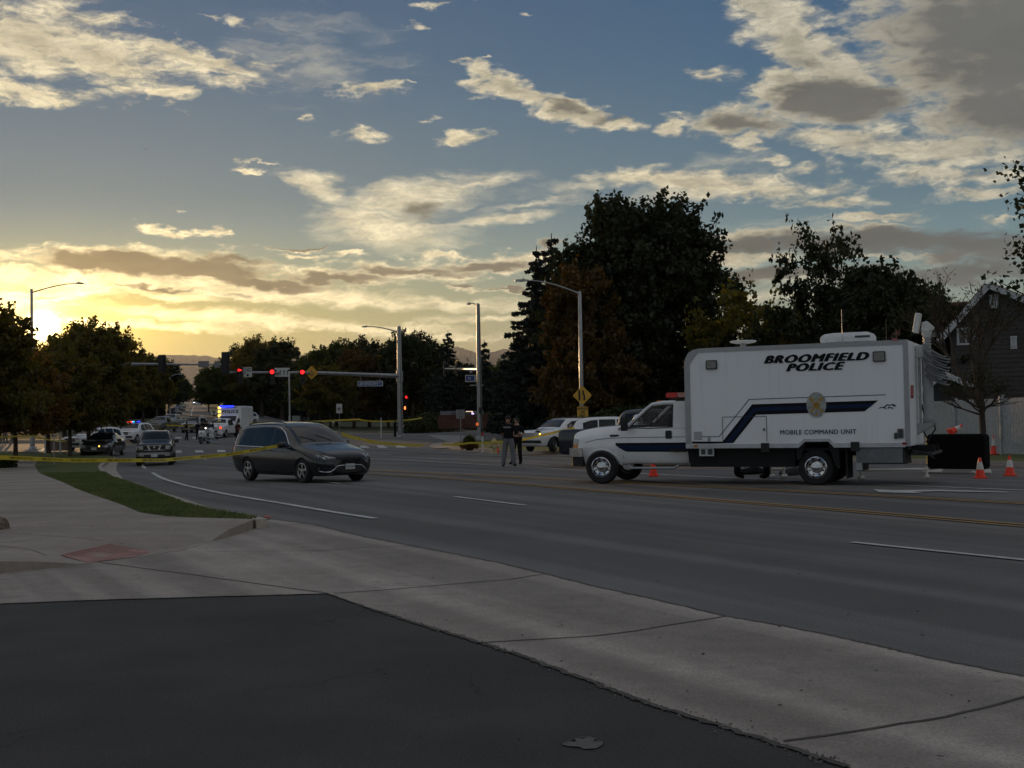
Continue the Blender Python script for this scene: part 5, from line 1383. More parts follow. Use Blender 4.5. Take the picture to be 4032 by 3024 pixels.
def motorcycle(label, parts_white=True, group='police motorcycles'):
    t_ = thing('motorcycle', label, 'motorcycle', group=group); W_ = P_white if parts_white else P_black
    for x in (-.78, .78):
        mb = MB(); mb.lathe([(.20, -.055), (.29, -.07), (.325, 0), (.29, .07), (.20, .055), (.20, -.055)], (x, 0, .325), 'y', 24, False); w_ = mb.build('wheel', M_rub, t_, True)
        mb = MB(); mb.lathe([(.20, -.03), (.20, .03), (.18, .03), (.18, -.03), (.20, -.03)], (x, 0, .325), 'y', 20, False)
        for k in range(6):
            a = k*math.pi/3; mb.tube([(x, 0, .325), (x+.19*math.cos(a), 0, .325+.19*math.sin(a))], .012, 5)
        mb.build('rim', M_alloy, w_)
    mb = MB(); mb.prism([(-.62, .62), (-.70, .95), (-.62, 1.16), (-.40, 1.12), (-.30, .80), (-.42, .55)], -.30, .30); mb.build('fairing', W_, t_, bevel=.06)
    mb = MB(); mb.prism([(-.60, 1.10), (-.42, 1.48), (-.39, 1.47), (-.52, 1.08)], -.24, .24); mb.build('windscreen', M_glass, t_)
    mb = MB(); mb.prism([(-.35, .72), (-.38, .98), (-.05, 1.0), (.12, .86), (.05, .70)], -.17, .17); mb.build('tank', W_, t_, bevel=.05)
    mb = MB(); mb.prism([(.0, .80), (.10, .88), (.45, .80), (.72, .90), (.75, .80), (.4, .70), (.05, .70)], -.17, .17); mb.build('seat', M_rub, t_, bevel=.03)
    mb = MB(); mb.prism([(-.35, .30), (-.38, .68), (.30, .70), (.40, .35), (.1, .22)], -.20, .20); mb.build('engine', M_alloy, t_, bevel=.04)
    for sg in (-1, 1):
        mb = MB(); mb.rbox((.72, sg*.33, .66), (.55, .24, .38), .08, 'y'); mb.build('pannier', W_, t_)
        mb = MB(); mb.tube([(.1, sg*.2, .28), (.5, sg*.22, .26), (1.0, sg*.24, .30)], [.04, .045, .055], 8); mb.build('exhaust', M_chr, t_)
        mb = MB(); mb.tube([(-.78, sg*.10, .33), (-.50, sg*.10, .98)], .028, 6); mb.build('fork', M_chr, t_)
        mb = MB(); mb.tube([(-.45, sg*.08, 1.05), (-.38, sg*.30, 1.10), (-.22, sg*.42, 1.08)], .017, 6); mb.build('handlebar', M_trim, t_)
        mb = MB(); mb.tube([(-.42, sg*.3, 1.1), (-.42, sg*.36, 1.26)], .01, 5); mb.rbox((-.42, sg*.38, 1.30), (.04, .14, .09), .03, 'x'); mb.build('mirror', M_trim, t_)
    mb = MB(); mb.lathe([(.09, 0), (.07, -.03)], (-.69, 0, .93), 'x', 14); mb.build('headlight', M_lens, t_)
    mb = MB(); mb.tube([(.98, 0, .6), (1.0, 0, 1.35)], .012, 5); mb.rbox((1.0, 0, 1.38), (.08, .12, .08), .02, 'x'); mb.build('beacon_pole', M_trim, t_)
    mb = MB(); mb.prism([(.5, .55), (.9, .62), (1.1, .48), (1.05, .42), (.85, .52), (.5, .48)], -.09, .09); mb.build('rear_fender', W_, t_)
    return t_
place_px(motorcycle('white and black police motorcycle in front of the standing officers'), 806, 1748, 188)
place_px(motorcycle('second police motorcycle parked beyond, nearer the white pickup'), 838, 1731, 200)

# ============================================================ the command truck
TH = R(25); TY = 1.22
T_ORG = Vector((2.187+1.05*math.sin(TH), 30.59+1.05*math.cos(TH), terr(2.6, 31.5)))
def Tpix(px, py, yl=-TY):
    """photo pixel -> (x, z) in the truck's frame on the plane y = yl"""
    d = ray(px, py); n = Vector((math.sin(TH), math.cos(TH), 0)); p0 = T_ORG+n*yl
    o = Vector((0, 0, H)); k = (p0-o).dot(n)/d.dot(n); q = o+d*k-T_ORG
    return (q.x*math.cos(TH)-q.y*math.sin(TH), q.z)
def r4(x, y): return (2900+x*.5118, 1200+y*.5118)     # from the two enlargements measured on the photo
def r3(x, y): return (2200+x*.4219, 1250+y*.4219)
M_box = mat('box_panel_white', (.78, .79, .80), .42, 0, .025, 1.2)
_nt = NT(M_box.node_tree); _bs = M_box.node_tree.nodes['Principled BSDF']      # faint grime drawn down the panels
_oc = _nt.n('ShaderNodeTexCoord').outputs['Object']
_g = _nt.m('MULTIPLY', _nt.ss(_nt.noise(_nt.v('MULTIPLY', _oc, (4.5, 1, .30)), 1.6, 5, .65), .50, .72), .5)
_low = _nt.m('MULTIPLY', _nt.ss(_nt.sep(_oc)[2], .85, 1.7, 1, 0), _nt.ss(_nt.noise(_oc, 3, 5, .7), .35, .7))
_f = _nt.m('MULTIPLY', _nt.m('ADD', _g, _nt.m('MULTIPLY', _low, .55)), .30, clamp=True)
M_box.node_tree.links.new(_nt.mix(_f, (.86, .87, .88), (.45, .43, .40)), _bs.inputs['Base Color'])
M_blk = mat('vinyl_black', (.004, .004, .006), .55, 0, .1, 10, spec=.2); M_blue = mat('vinyl_blue', (.003, .013, .055), .5, 0, .1, 10, spec=.25)
M_navyt = mat('vinyl_navy', (.012, .022, .07), .35, 0, .1, 10); M_gasket = mat('gasket', (.05, .05, .05), .7, 0, .1, 10)
M_lamp = mat('scene_lamp_lens', (.23, .23, .20), .35, 0, .2, 12); M_gold = mat('badge_gold', (.42, .25, .06), .4, .3, .2, 20)
M_pipe = mat('white_pvc', (.62, .62, .58), .4, 0, .1, 10); M_cable = mat('grey_cable', (.16, .165, .17), .5, 0, .15, 15)
M_clear = mat('glass_clear', (.02, .022, .025), .04, 0, .05, 2, alpha=.26)

def command_truck():
    T = thing('command_truck', 'white box police command truck with blue stripe, broadside on the near street', 'truck', T_ORG, -TH)
    def P_(px, py, yl=-TY): return Tpix(px, py, yl)
    def part(n, mb, m, par=T, bevel=0, smooth=False): return mb.build(n, m, par, smooth, bevel=bevel)
    X0, X1, Z0, Z1 = 2.28, 7.46, .90, 3.27
    RW = 5.345                      # rear axle
    # --- box body with wheel notch
    a0, a1 = P_(*r4(478, 1090))[0], P_(*r4(752, 1085))[0]
    prof = [(X0, Z0), (X0, Z1-.36), (X0+.03, Z1-.22), (X0+.10, Z1-.10), (X0+.22, Z1-.025), (X0+.36, Z1), (X1, Z1+.01), (X1, Z0), (a1, Z0), (a1-.13, 1.02), (a0+.15, 1.02), (a0, Z0)]
    mb = MB(); mb.prism(prof, -TY, TY); box = part('box_body', mb, M_box)
    # aluminium edges
    def trim(n, pts, z=.012, m=M_alu):
        mb = MB()
        for sg in (-1, 1): mb.prism(pts, sg*TY+sg*.001, sg*(TY+z))
        return mb
    mb = MB(); mb.prism([(X0-.006, .98), (X0-.006, Z1-.36), (X0+.13, Z1-.36), (X0+.13, .98)], -TY-.012, -TY-.001); part('corner_trim', mb, M_alu, box)
    mb = MB(); mb.prism([(X0-.008, .98), (X0-.008, Z1-.35), (X0-.001, Z1-.35), (X0-.001, .98)], -TY-.01, TY+.01); part('front_wall', mb, M_alu, box)
    mb = MB(); mb.prism([(X0-.006, Z1-.36), (X0+.024, Z1-.215), (X0+.095, Z1-.095), (X0+.215, Z1-.018), (X0+.36, Z1+.008), (X0+.36, Z1-.075), (X0+.24, Z1-.20), (X0+.13, Z1-.36)], -TY-.018, -TY-.001); part('corner_cap', mb, M_alu, box)
    mb = MB(); mb.prism([(X0+.36, Z1-.085), (X0+.36, Z1+.012), (X1+.01, Z1+.02), (X1+.01, Z1-.085)], -TY-.016, -TY-.001); part('roof_rail', mb, M_alu, box)
    mb = MB(); mb.prism([(X1-.10, Z0), (X1-.10, Z1-.085), (X1+.012, Z1-.085), (X1+.012, Z0)], -TY-.016, -TY-.001); part('corner_trim', mb, M_alu, box)
    mb = MB(); mb.prism([(X0-.006, Z0-.02), (X0-.006, .98), (a0+.02, .98), (a0+.12, 1.085), (a1-.10, 1.085), (a1+.0, .98), (X1-.10, .98), (X1-.10, Z0-.02), (a1, Z0-.02), (a1-.13, 1.02), (a0+.15, 1.02), (a0, Z0-.02)], -TY-.02, -TY-.001); part('lower_rail', mb, mat('rail_white', (.50, .51, .52), .4, .2, .15, 6), box)
    mb = MB()
    x = X0+.45
    while x < X1-.15:
        mb.lathe([(.007, 0), (.005, -.006)], (x, -TY-.017, Z1-.05), 'y', 6); mb.lathe([(.007, 0), (.005, -.006)], (x, -TY-.021, .945), 'y', 6) if not a0-.1 < x < a1+.1 else None; x += .11
    part('rivets', mb, M_alu, box)['kind'] = 'stuff'
    # rear wall details
    mb = MB(); mb.box((X1+.012, 0, 2.0), (.02, 2.36, 2.15)); rw = part('rear_wall', mb, M_box, box)
    # --- graphics
    e = -TY-.004
    def poly(n, pix, m, dz=0): 
        mb = MB(); mb.prism([P_(*q) for q in pix], e-.002-dz, e+.002-dz, 'xz'); return part(n, mb, m, box)
    def path(n, pix, w, m):
        pts = [Vector(P_(*q)) for q in pix]; mb = MB()
        for a, b in zip(pts, pts[1:]):
            d = (b-a).normalized(); nn = Vector((-d.y, d.x))*w/2; a2, b2 = a-d*w*.3, b+d*w*.3
            mb.prism([tuple(a2+nn), tuple(b2+nn), tuple(b2-nn), tuple(a2-nn)], e-.002, e+.002, 'xz')
        return part(n, mb, m, box)
    path('pin_stripe', [r3(1340, 1112), r3(1497, 1112), r3(1775, 768), r4(95, 728)], .016, M_navyt)
    path('pin_stripe', [r4(95, 728), r4(1148, 692)], .016, M_navyt)
    poly('black_stripe', [r3(1245, 1178), r3(1245, 1158), r3(1530, 1158), r3(1805, 810), r4(118, 766), r4(1090, 736), r4(985, 820), r4(150, 846), r3(1630, 1172), r3(1400, 1178)], M_blk)
    poly('blue_stripe', [r3(1552, 1170), r3(1815, 838), r4(128, 790), r4(1058, 760), r4(1025, 790), r4(140, 822), r3(1612, 1170)], M_blue, .004)
    def lettering(s_, c, wpx, cap, m, bold, shear):
        x, z = P_(*c); x0 = P_(c[0]-wpx/2, c[1])[0]; x1 = P_(c[0]+wpx/2, c[1])[0]
        o = text('lettering', s_, 1, m, box, None, .004, shear, 0, space=1.16 if bold > .03 else 1.1)
        if bold:      # heavy face: three copies side by side, each a hair deeper
            bm = bmesh.new(); bm.from_mesh(o.data); g0 = bm.verts[:]+bm.edges[:]+bm.faces[:]
            for k, dx_ in enumerate((-.055, .055, .10) if bold > .03 else (.035,)):
                r_ = bmesh.ops.duplicate(bm, geom=g0); bmesh.ops.translate(bm, verts=[v for v in r_['geom'] if isinstance(v, bmesh.types.BMVert)], vec=(dx_, (.03 if k % 2 else -.03) if bold > .03 else 0, 0))
            bm.to_mesh(o.data); bm.free()
        n0 = len(o.data.vertices)//(1 if not bold else (4 if bold > .03 else 2))
        vs = [v.co.copy() for v in o.data.vertices]; mx = max(v.x for v in vs); mn = min(v.x for v in vs); hi = max(v.y for v in vs); lo = min(v.y for v in vs)
        for i_, v in enumerate(o.data.vertices):
            u = (v.co.x-(mx+mn)/2)/(mx-mn)*(x1-x0); w_ = (v.co.y-(hi+lo)/2)/(hi-lo)*cap
            dzz = v.co.z; v.co = (x+u, e-.003+(-.003 if dzz > 0 else .003)-.0012*(i_//n0), z+w_)
        o.data.update(); return o
    cz = .0107*H
    lettering('BROOMFIELD', r4(609, 408), 815*.5118, .190, M_blk, .055, .35)
    lettering('POLICE', r4(607, 476), 460*.5118, .185, M_blk, .055, .35)
    lettering('MOBILE COMMAND UNIT', r4(626, 978), 585*.5118, .105, M_navyt, .022, 0)
    # badge
    bx, bz = P_(*r4(615, 769)); mb = MB(); n = 28
    pts = [(bx+.225*math.cos(2*math.pi*i/n), bz+.292*math.sin(2*math.pi*i/n)) for i in range(n)]
    mb.prism(pts, e-.012, e-.008); bd = part('badge', mb, mat('badge_silver', (.33, .35, .34), .3, .6, .3, 14), box)
    mb = MB()
    for i in range(36):
        a = 2*math.pi*i/36; mb.prism([(bx+.09*math.cos(a-.03), bz+.12*math.sin(a-.03)), (bx+.215*math.cos(a), bz+.28*math.sin(a)), (bx+.09*math.cos(a+.03), bz+.12*math.sin(a+.03))], e-.015, e-.012)
    part('badge_rays', mb, mat('badge_ray', (.20, .21, .20), .35, .5, .2, 14), bd)['kind'] = 'stuff'
    mb = MB(); mb.lathe([(.085, e-.016), (.085, e-.019), (.05, e-.019), (.05, e-.016)], (bx, 0, bz-.01), 'y', 18); part('badge_seal', mb, M_gold, bd)
    for sg in (-1, 1):
        mb = MB(); mb.prism([(bx+sg*.03, bz+.10), (bx+sg*.13, bz+.19), (bx+sg*.16, bz+.12), (bx+sg*.09, bz+.06)], e-.018, e-.015); part('badge_wing', mb, M_gold, bd)
        mb = MB(); mb.prism([(bx+sg*.06, bz-.08), (bx+sg*.16, bz-.13), (bx+sg*.13, bz-.19), (bx+sg*.04, bz-.11)], e-.018, e-.015); part('badge_ribbon', mb, M_gold, bd)
    mb = MB(); mb.prism([(bx-.045, bz-.25), (bx+.045, bz-.25), (bx, bz-.18)], e-.018, e-.015); part('badge_point', mb, M_gold, bd)
    # mountain mark
    for pts in ([(1088, 802), (1112, 784), (1130, 788), (1160, 764), (1178, 770), (1205, 762), (1231, 776), (1215, 786), (1196, 772), (1176, 779), (1160, 774), (1134, 797), (1114, 792)],
                [(1128, 780), (1146, 792), (1160, 803), (1150, 803), (1134, 793)], [(1165, 785), (1188, 787), (1213, 797), (1196, 799), (1178, 793), (1166, 800)]):
        poly('mountain_mark', [r4(*q) for q in pts], M_navyt)
    # scene lamps, hatch, outlets, reflectors
    for c, w_, h_ in ((r3(1428, 442), 44, 37), (r4(1098, 398), 50, 40)):
        x, z = P_(*c); sx = abs(P_(c[0]+w_/2, c[1])[0]-P_(c[0]-w_/2, c[1])[0]); sz = h_/4800*28.6
        mb = MB(); mb.rbox((x, e-.018, z), (sx, .04, sz), .03, 'y'); s_ = part('scene_light', mb, M_gasket, box)
        mb = MB(); mb.rbox((x, e-.040, z), (sx-.05, .012, sz-.05), .025, 'y'); part('lens', mb, M_lamp, s_)
    xa, za = P_(*r3(1528, 930)); xb, zb = P_(*r4(235, 1052)); zc = P_(*r4(235, 858))[1]
    mb = MB(); mb.prism([(xa, zb), (xa, zc), (xb, zc), (xb, zb)], -TY-.010, -TY-.0015); mb.prism([(xa+.012, zb+.012), (xa+.012, zc-.012), (xb-.012, zc-.012), (xb-.012, zb+.012)], -TY-.0115, -TY-.009)
    hd = None
    for q in ([(xa, zc), (xb, zc)], [(xb, zc), (xb, zb)], [(xa, zb), (xa, zc)]):
        mb = MB(); mb.tube([(q[0][0], -TY-.004, q[0][1]), (q[1][0], -TY-.004, q[1][1])], .007, 5); part('hatch_seam', mb, M_gasket, box)
    x, z = P_(*r4(213, 960)); mb = MB(); mb.rbox((x, e-.01, z), (.035, .02, .06), .01, 'y'); part('hatch_latch', mb, M_trim, box)
    for (u, v, w_, h_) in ((1228, 1008, .085, .14), (1263, 990, .13, .215)):
        x, z = P_(*r4(u, v)); mb = MB(); mb.rbox((x, e-.012, z), (w_, .03, h_), .02, 'y'); s_ = part('power_inlet', mb, mat('grey_box', (.12, .12, .12), .5), box)
        for k in (-1, 1):
            mb = MB(); mb.lathe([(w_*.3, 0), (w_*.3, -.02)], (x, e-.027, z+k*h_*.22), 'y', 12); part('socket', mb, M_gasket, s_)
    x, z = P_(*r3(1300, 1105)); mb = MB(); mb.box((x, e, z), (.20, .004, .20)); part('sticker', mb, mat('sticker_grey', (.40, .41, .42), .5), box)
    x, z = P_(*r3(1404, 1135)); mb = MB(); mb.box((x, e, z), (.07, .02, .12)); part('hatch_latch', mb, M_alu, box)
    for (u, v, f, w_) in ((1219, 267, r4, .12), (1294, 1067, r4, .10)):
        x, z = P_(*f(u, v)); mb = MB(); mb.rbox((x, -TY-.03, z), (w_, .025, .05), .01, 'y'); part('marker_lamp', mb, M_red, box)
    x, z = P_(*r3(1281, 1200)); mb = MB(); mb.rbox((x, -TY-.03, z), (.09, .025, .045), .01, 'y'); part('marker_lamp', mb, M_amb, box)
    for yy in (-TY+.12, -.35, 0, .35, TY-.12):
        mb = MB(); mb.rbox((X0-.02, yy, Z1-.30), (.03, .09, .05), .01, 'x'); part('marker_lamp', mb, M_amb, box)
    # --- roof gear
    ax, _ = P_(*r4(870, 235), -.25)
    def rounded(mb, x0, x1, y0, y1, z0, z1):
        n = 6; g = []
        for (s_, z) in ((.0, z0), (.0, z0+(z1-z0)*.55), (.06, z0+(z1-z0)*.85), (.22, z1)):
            g.append([(x0+s_*1.2, y0+s_, z), (x1-s_*.6, y0+s_, z), (x1-s_*.6, y1-s_, z), (x0+s_*1.2, y1-s_, z)])
        v = [p for r_ in g for p in r_]; f = [(i*4+j, i*4+(j+1) % 4, i*4+4+(j+1) % 4, i*4+4+j) for i in range(3) for j in range(4)]+[(0, 1, 2, 3), (12, 13, 14, 15)]
        mb.add(v, f)
    mb = MB(); rounded(mb, ax-.62, ax+.56, -.62, .10, Z1+.06, Z1+.29); ac = part('air_conditioner', mb, mat('ac_white', (.60, .61, .61), .45), T, .02, True)
    mb = MB(); mb.box((ax, -.26, Z1+.035), (1.0, .6, .06)); part('ac_base', mb, M_trim, ac)
    mb = MB(); mb.rbox((ax+.35, -.628, Z1+.17), (.34, .006, .05), .01, 'y'); part('ac_grille', mb, M_gasket, ac)
    dx, _ = P_(*r3(1722, 235), .1)
    mb = MB(); mb.lathe([(.001, .0), (.16, .0), (.30, .03), (.335, .06), (.30, .075), (.001, .08)], (dx, .1, Z1+.16), 'z', 24); d_ = part('satellite_dome', mb, M_pipe, T, 0, True)
    mb = MB(); mb.lathe([(.09, 0), (.06, .17)], (dx, .1, Z1), 'z', 12); part('dome_foot', mb, M_alu, d_)
    for (u, v0, v1, yl) in ((808, 272, 35, -.7), (1150, 262, 105, .5), (1228, 250, 182, -.4)):
        x, z1_ = P_(*r4(u, v1), yl); mb = MB(); mb.lathe([(.018, 0), (.014, .12), (.006, .14), (.004, z1_-Z1)], (x, yl, Z1), 'z', 6); part('antenna', mb, M_trim if v1 > 50 else M_alu)
    # --- mast, camera, pipe and coiled cable on the rear wall
    mx = X1+.28
    def xat(u, v, xl):      # y so that the point shows at that pixel for a given x
        best = None
        for i in range(121):
            yl = -1.2+i*.02; x, z = P_(*r4(u, v), yl)
            if best is None or abs(x-xl) < best[0]: best = (abs(x-xl), yl, z)
        return best[1], best[2]
    my, mz0 = xat(1482, 905, mx); _, mz1 = xat(1465, 300, mx)
    mb = MB(); mb.lathe([(.125, mz0-.02), (.14, mz0), (.14, mz0+.10), (.115, mz0+.11), (.115, 2.95), (.085, 2.96), (.085, 3.20), (.07, 3.21), (.07, 3.40)], (mx, my, 0), 'z', 18); ms = part('telescoping_mast', mb, mat('mast_grey', (.34, .345, .35), .4, .2), T, 0, True)
    mb = MB(); mb.box((mx-.1, my, mz0-.04), (.40, .3, .05)); mb.prism([(mx-.28, mz0-.30), (mx-.28, mz0-.06), (mx+.1, mz0-.06)], my-.14, my+.14); part('mast_bracket', mb, M_alu, ms)
    mb = MB()
    for z in (3.22, 3.29, 3.36): mb.lathe([(.10, z), (.10, z+.03)], (mx, my, 0), 'z', 14)
    part('mast_collar', mb, M_alu, ms)
    mb = MB(); mb.lathe([(.07, 3.38), (.11, 3.47), (.13, 3.56), (.10, 3.59)], (mx, my, 0), 'z', 14); mb.prism([(mx-.12, 3.56), (mx-.09, 3.74), (mx+.02, 3.77), (mx+.17, 3.62), (mx+.15, 3.55)], my-.10, my+.10); cm = part('pan_tilt_camera', mb, M_pipe, ms, .01)
    mb = MB(); mb.box((mx-.20, my-.05, 3.73), (.13, .24, .46), 0, 0, R(10)); part('panel_antenna', mb, M_pipe, ms, .02)
    cb = MB(); rnd = random.Random(2)
    for i in range(11):
        ph = rnd.uniform(-.12, .12); z0 = 3.16-.065*i; ey = .28+rnd.uniform(-.04, .05); exx = .24+rnd.uniform(-.05, .08)
        pts = [(mx+.20+exx*math.cos(a)*(1), my+ey*math.sin(a), z0-.10-.13*math.cos(a)-.05*abs(math.sin(a))) for a in [2*math.pi*k/22 for k in range(23)]]
        cb.tube(pts, .022, 6, False)
    part('cable_coil', cb, M_cable, ms, 0, True)['kind'] = 'stuff'
    px_, pz = X1+.08, None
    y1, z1_ = xat(1405, 400, px_); y2, z2_ = xat(1425, 970, px_)
    mb = MB(); mb.tube([(px_, y1, z1_+.0), (px_, y1, (z1_+z2_)/2), (px_, y1, z2_)], [.035, .035, .028], 10); mb.tube([(px_, y1, z1_-.25), (px_-.02, y1-.2, z1_-.25)], .018, 6); mb.tube([(px_, y1, 2.05), (px_-.02, y1-.22, 2.05)], .02, 6)
    pp = part('downpipe', mb, M_pipe, T, 0, True)
    mb = MB(); mb.rbox((px_+.04, y1-.02, z1_+.12), (.20, .22, .30), .05, 'y'); part('pipe_head', mb, M_pipe, pp, .02)
    mb = MB(); mb.tube([(px_+.02, y1+.05, 1.85), (px_+.10, y1-.1, 1.55), (px_+.04, y1-.14, 1.25), (px_+.16, y1, 1.0), (px_+.1, y1+.1, .95), (px_+.30, y1+.15, 1.25), (px_+.28, y1+.1, 1.45)], .018, 6); part('hose', mb, M_rub, pp)
    mb = MB(); mb.rbox((X1+.05, -TY+.20, 2.12), (.05, .14, .30), .05, 'x'); part('tail_lamp', mb, M_red)
    mb = MB(); mb.tube([(X1+.05, -TY+.04, .8), (X1+.35, -TY+.04, .74), (X1+.5, -TY+.10, .62)], .02, 6); mb.box((X1+.22, 0, .72), (.45, 2.2, .06)); part('rear_step', mb, M_trim)
    # --- chassis, tanks, mud flaps, generator
    mb = MB()
    for y in (-.42, .42): mb.box((3.6, y, .78), (8.6, .09, .22))
    mb.box((4.6, 0, .84), (5.6, 2.2, .06)); part('chassis_rails', mb, M_under)
    mb = MB(); mb.box(((X0+.05+a0-.12)/2, -.78, .66), (a0-.12-X0-.05, .6, .46)); part('tool_locker', mb, M_under)
    mb = MB(); mb.box(((X0+a0)/2, .70, .64), (a0-X0-.3, .5, .46)); part('tool_locker', mb, M_under)
    mb = MB(); mb.lathe([(.10, -1.0), (.10, 1.0)], (RW, 0, .42), 'y', 12); mb.lathe([(.22, -.18), (.22, .18)], (RW, 0, .42), 'y', 12); part('rear_axle', mb, M_under)
    x, z = P_(*r3(1378, 1255)); mb = MB(); mb.box((x, -TY+.02, z), (.36, .02, .20)); pl = part('notice_plate', mb, M_plate)
    mb = MB(); mb.box((x-.08, -TY+.008, z), (.10, .004, .12)); mb2 = MB(); mb2.box((x+.09, -TY+.008, z), (.12, .004, .13)); part('notice_print', mb, M_gasket, pl); part('notice_print', mb2, M_gasket, pl)
    xg0, zg = P_(*r4(918, 1085)); xg1 = P_(*r4(1283, 1085))[0]
    mb = MB(); mb.prism([(xg0, .86), (xg1, .86), (xg1+.05, .50), (xg0+.12, .50), (xg0+.12, .34), (xg0, .34)], -TY+.03, -.2); gen = part('generator_box', mb, M_trim)
    mb = MB(); mb.prism([(xg0, .865), (xg1-.02, .865), (xg1-.02, .53), (xg0, .53)], -TY+.012, -TY+.027); part('mesh_panel', mb, wmat('treadplate', (.15, .155, .16), (.20, .205, .21), 2, 60, .4, .8, bscale=60), gen)
    mb = MB(); mb.prism([(xg0-.0, .53), (xg0+.13, .53), (xg0+.13, .36), (xg0, .36)], -TY+.012, -TY+.027); part('mesh_corner', mb, M_alu, gen)
    for (u, v) in ((222, 1098), (914, 1090)):
        x, z = P_(*r4(u, v)); mb = MB(); mb.box((x, -TY-.01, z), (.19, .06, .21)); part('tool_box', mb, M_trim)
    x, z = P_(*r4(862, 1220)); mb = MB(); mb.box((x-.05, -.80, .48), (.03, .75, .62)); part('mud_flap', mb, M_rub)
    mb = MB(); mb.prism([(a0-.0, 1.03), (a1+.0, 1.03), (a1+.10, .80), (a1+.10, .45), (a1+.02, .45), (a1-.15, .985), (a0+.15, .985), (a0+.02, .60), (a0-.06, .60), (a0-.06, .9)], -TY+.02, -.5); mb.box(((a0+a1)/2, -.48, .9), (a1-a0, .03, .55)); part('wheel_housing', mb, M_under)
    # --- wheels
    for sg in (-1, 1):
        wheel(T, 0, sg*.93, .415, .235, 'truck', sg)
        wheel(T, RW, sg*1.03, .415, .225, 'truck', sg); wheel(T, RW, sg*.75, .415, .225, 'truck', sg)
    # --- cab: hood, fenders and lower doors
    f = -.86
    B = Body([(0,.62,.55,.74,.8,.74,1.00,.62,1.14,0),(.05,.50,.70,.86,.82,.84,1.08,.74,1.27,0),(.20,.46,.80,.94,.84,.90,1.14,.76,1.33,.03),(.55,.46,.86,.99,.86,.92,1.19,.76,1.385,.05),(1.05,.46,.88,1.0,.86,.93,1.22,.78,1.42,.05),
              (1.45,.46,.88,.99,.86,.94,1.28,.82,1.45,.04),(1.62,.48,.88,.98,.86,.94,1.33,.86,1.43,.02),(1.9,.48,.90,.98,.86,.94,1.36,.88,1.41,.0),(2.5,.48,.90,.98,.86,.94,1.36,.88,1.41,.0),(3.02,.48,.90,.98,.86,.94,1.36,.88,1.41,0),(3.10,.50,.88,.96,.86,.92,1.34,.86,1.39,0)])
    cab = body_obj(B, P_white, T, [(-f, 1.0)], .50, 'cab'); cab.location.x = f
    def cp(n, fn, m, par=cab, sm=True):
        mb = MB(); fn(mb); o = newobj(n, mb.mesh(n), m, par)
        if sm: smooth_by_angle(o.data, 40)
        return o
    for sg in (-1, 1):
        # greenhouse: rear quarter, door frame, pillars
        cp('rear_quarter', lambda mb: mb.prism([(2.72, 1.36), (2.75, 1.95), (2.74, 2.02), (3.10, 2.02), (3.10, 1.36)], sg*.89, sg*.94), P_white, sm=False)
        cp('pillar', lambda mb: mb.tube([(1.50, sg*.91, 1.40), (1.75, sg*.87, 1.62), (2.02, sg*.82, 1.86), (2.16, sg*.80, 1.96), (2.45, sg*.82, 2.0), (2.78, sg*.86, 2.0)], [.045, .04, .04, .045, .05, .05], 8), P_white)
        cp('side_window', lambda mb: mb.prism([(1.66, 1.41), (2.02, 1.80), (2.18, 1.93), (2.72, 1.95), (2.72, 1.41)], sg*.895, sg*.90), M_clear, sm=False)
        cp('window_seal', lambda mb: mb.tube([(1.60, sg*.925, 1.405), (2.10, sg*.93, 1.375), (2.72, sg*.935, 1.40), (2.735, sg*.92, 1.93)], .012, 5), M_trim)
        cp('window_seal', lambda mb: mb.tube([(1.62, sg*.915, 1.42), (2.04, sg*.875, 1.80), (2.2, sg*.86, 1.91), (2.73, sg*.905, 1.935)], .014, 5), M_trim)
        cp('headlight', lambda mb: B.face(mb, [sg*.60, sg*.74, sg*.86], [.90]*3, [1.12, 1.12, 1.10], .014, ny=8), M_lens)
        cp('turn_lens', lambda mb: B.side(mb, [.05, .20], [.90, .90], [1.0, 1.0], sg, .012, 3), M_amb)
        cp('side_lens', lambda mb: B.side(mb, [.05, .22], [1.005, 1.005], [1.14, 1.12], sg, .012, 3), M_lens)
        cp('stripe_black', lambda mb: B.side(mb, [1.24, 1.5, 3.08], [.965, .80, .79], [1.02, 1.02, 1.02], sg, .005, 4), M_blk)
        cp('stripe_blue', lambda mb: B.side(mb, [1.32, 1.5, 3.08], [.90, .83, .82], [.965, .965, .965], sg, .009, 3), M_blue)
        cp('pin_stripe', lambda mb: B.side(mb, [.42, .7, 1.0, 1.5, 3.08], [1.03, 1.10, 1.13, 1.145, 1.15], [1.043, 1.113, 1.143, 1.158, 1.163], sg, .005, 1), M_navyt)
        cp('door_seam', lambda mb: B.sidetube(mb, [(1.50, .50), (1.42, .66), (1.40, .9), (1.40, 1.30)], .006, sg, .001), M_gasket)
        cp('door_seam', lambda mb: B.sidetube(mb, [(2.82, .50), (2.80, .8), (2.80, 1.35)], .006, sg, .001), M_gasket)
        cp('door_handle', lambda mb: mb.rbox((2.62, sg*(B.w(2.62, 1.2)+.008), 1.215), (.16, .02, .20), .03, 'y'), M_trim)
        cp('fender_badge', lambda mb: mb.rbox((1.06+.14, sg*(B.w(1.2, 1.2)+.004), 1.20), (.24, .01, .055), .02, 'y'), M_trim)
        cp('mirror', lambda mb: (mb.rbox((1.55, sg*1.18, 1.50), (.10, .26, .36), .05, 'x'), mb.tube([(1.66, sg*.93, 1.40), (1.57, sg*1.06, 1.38)], .02, 6), mb.tube([(1.70, sg*.92, 1.60), (1.57, sg*1.06, 1.60)], .02, 6)), M_trim)
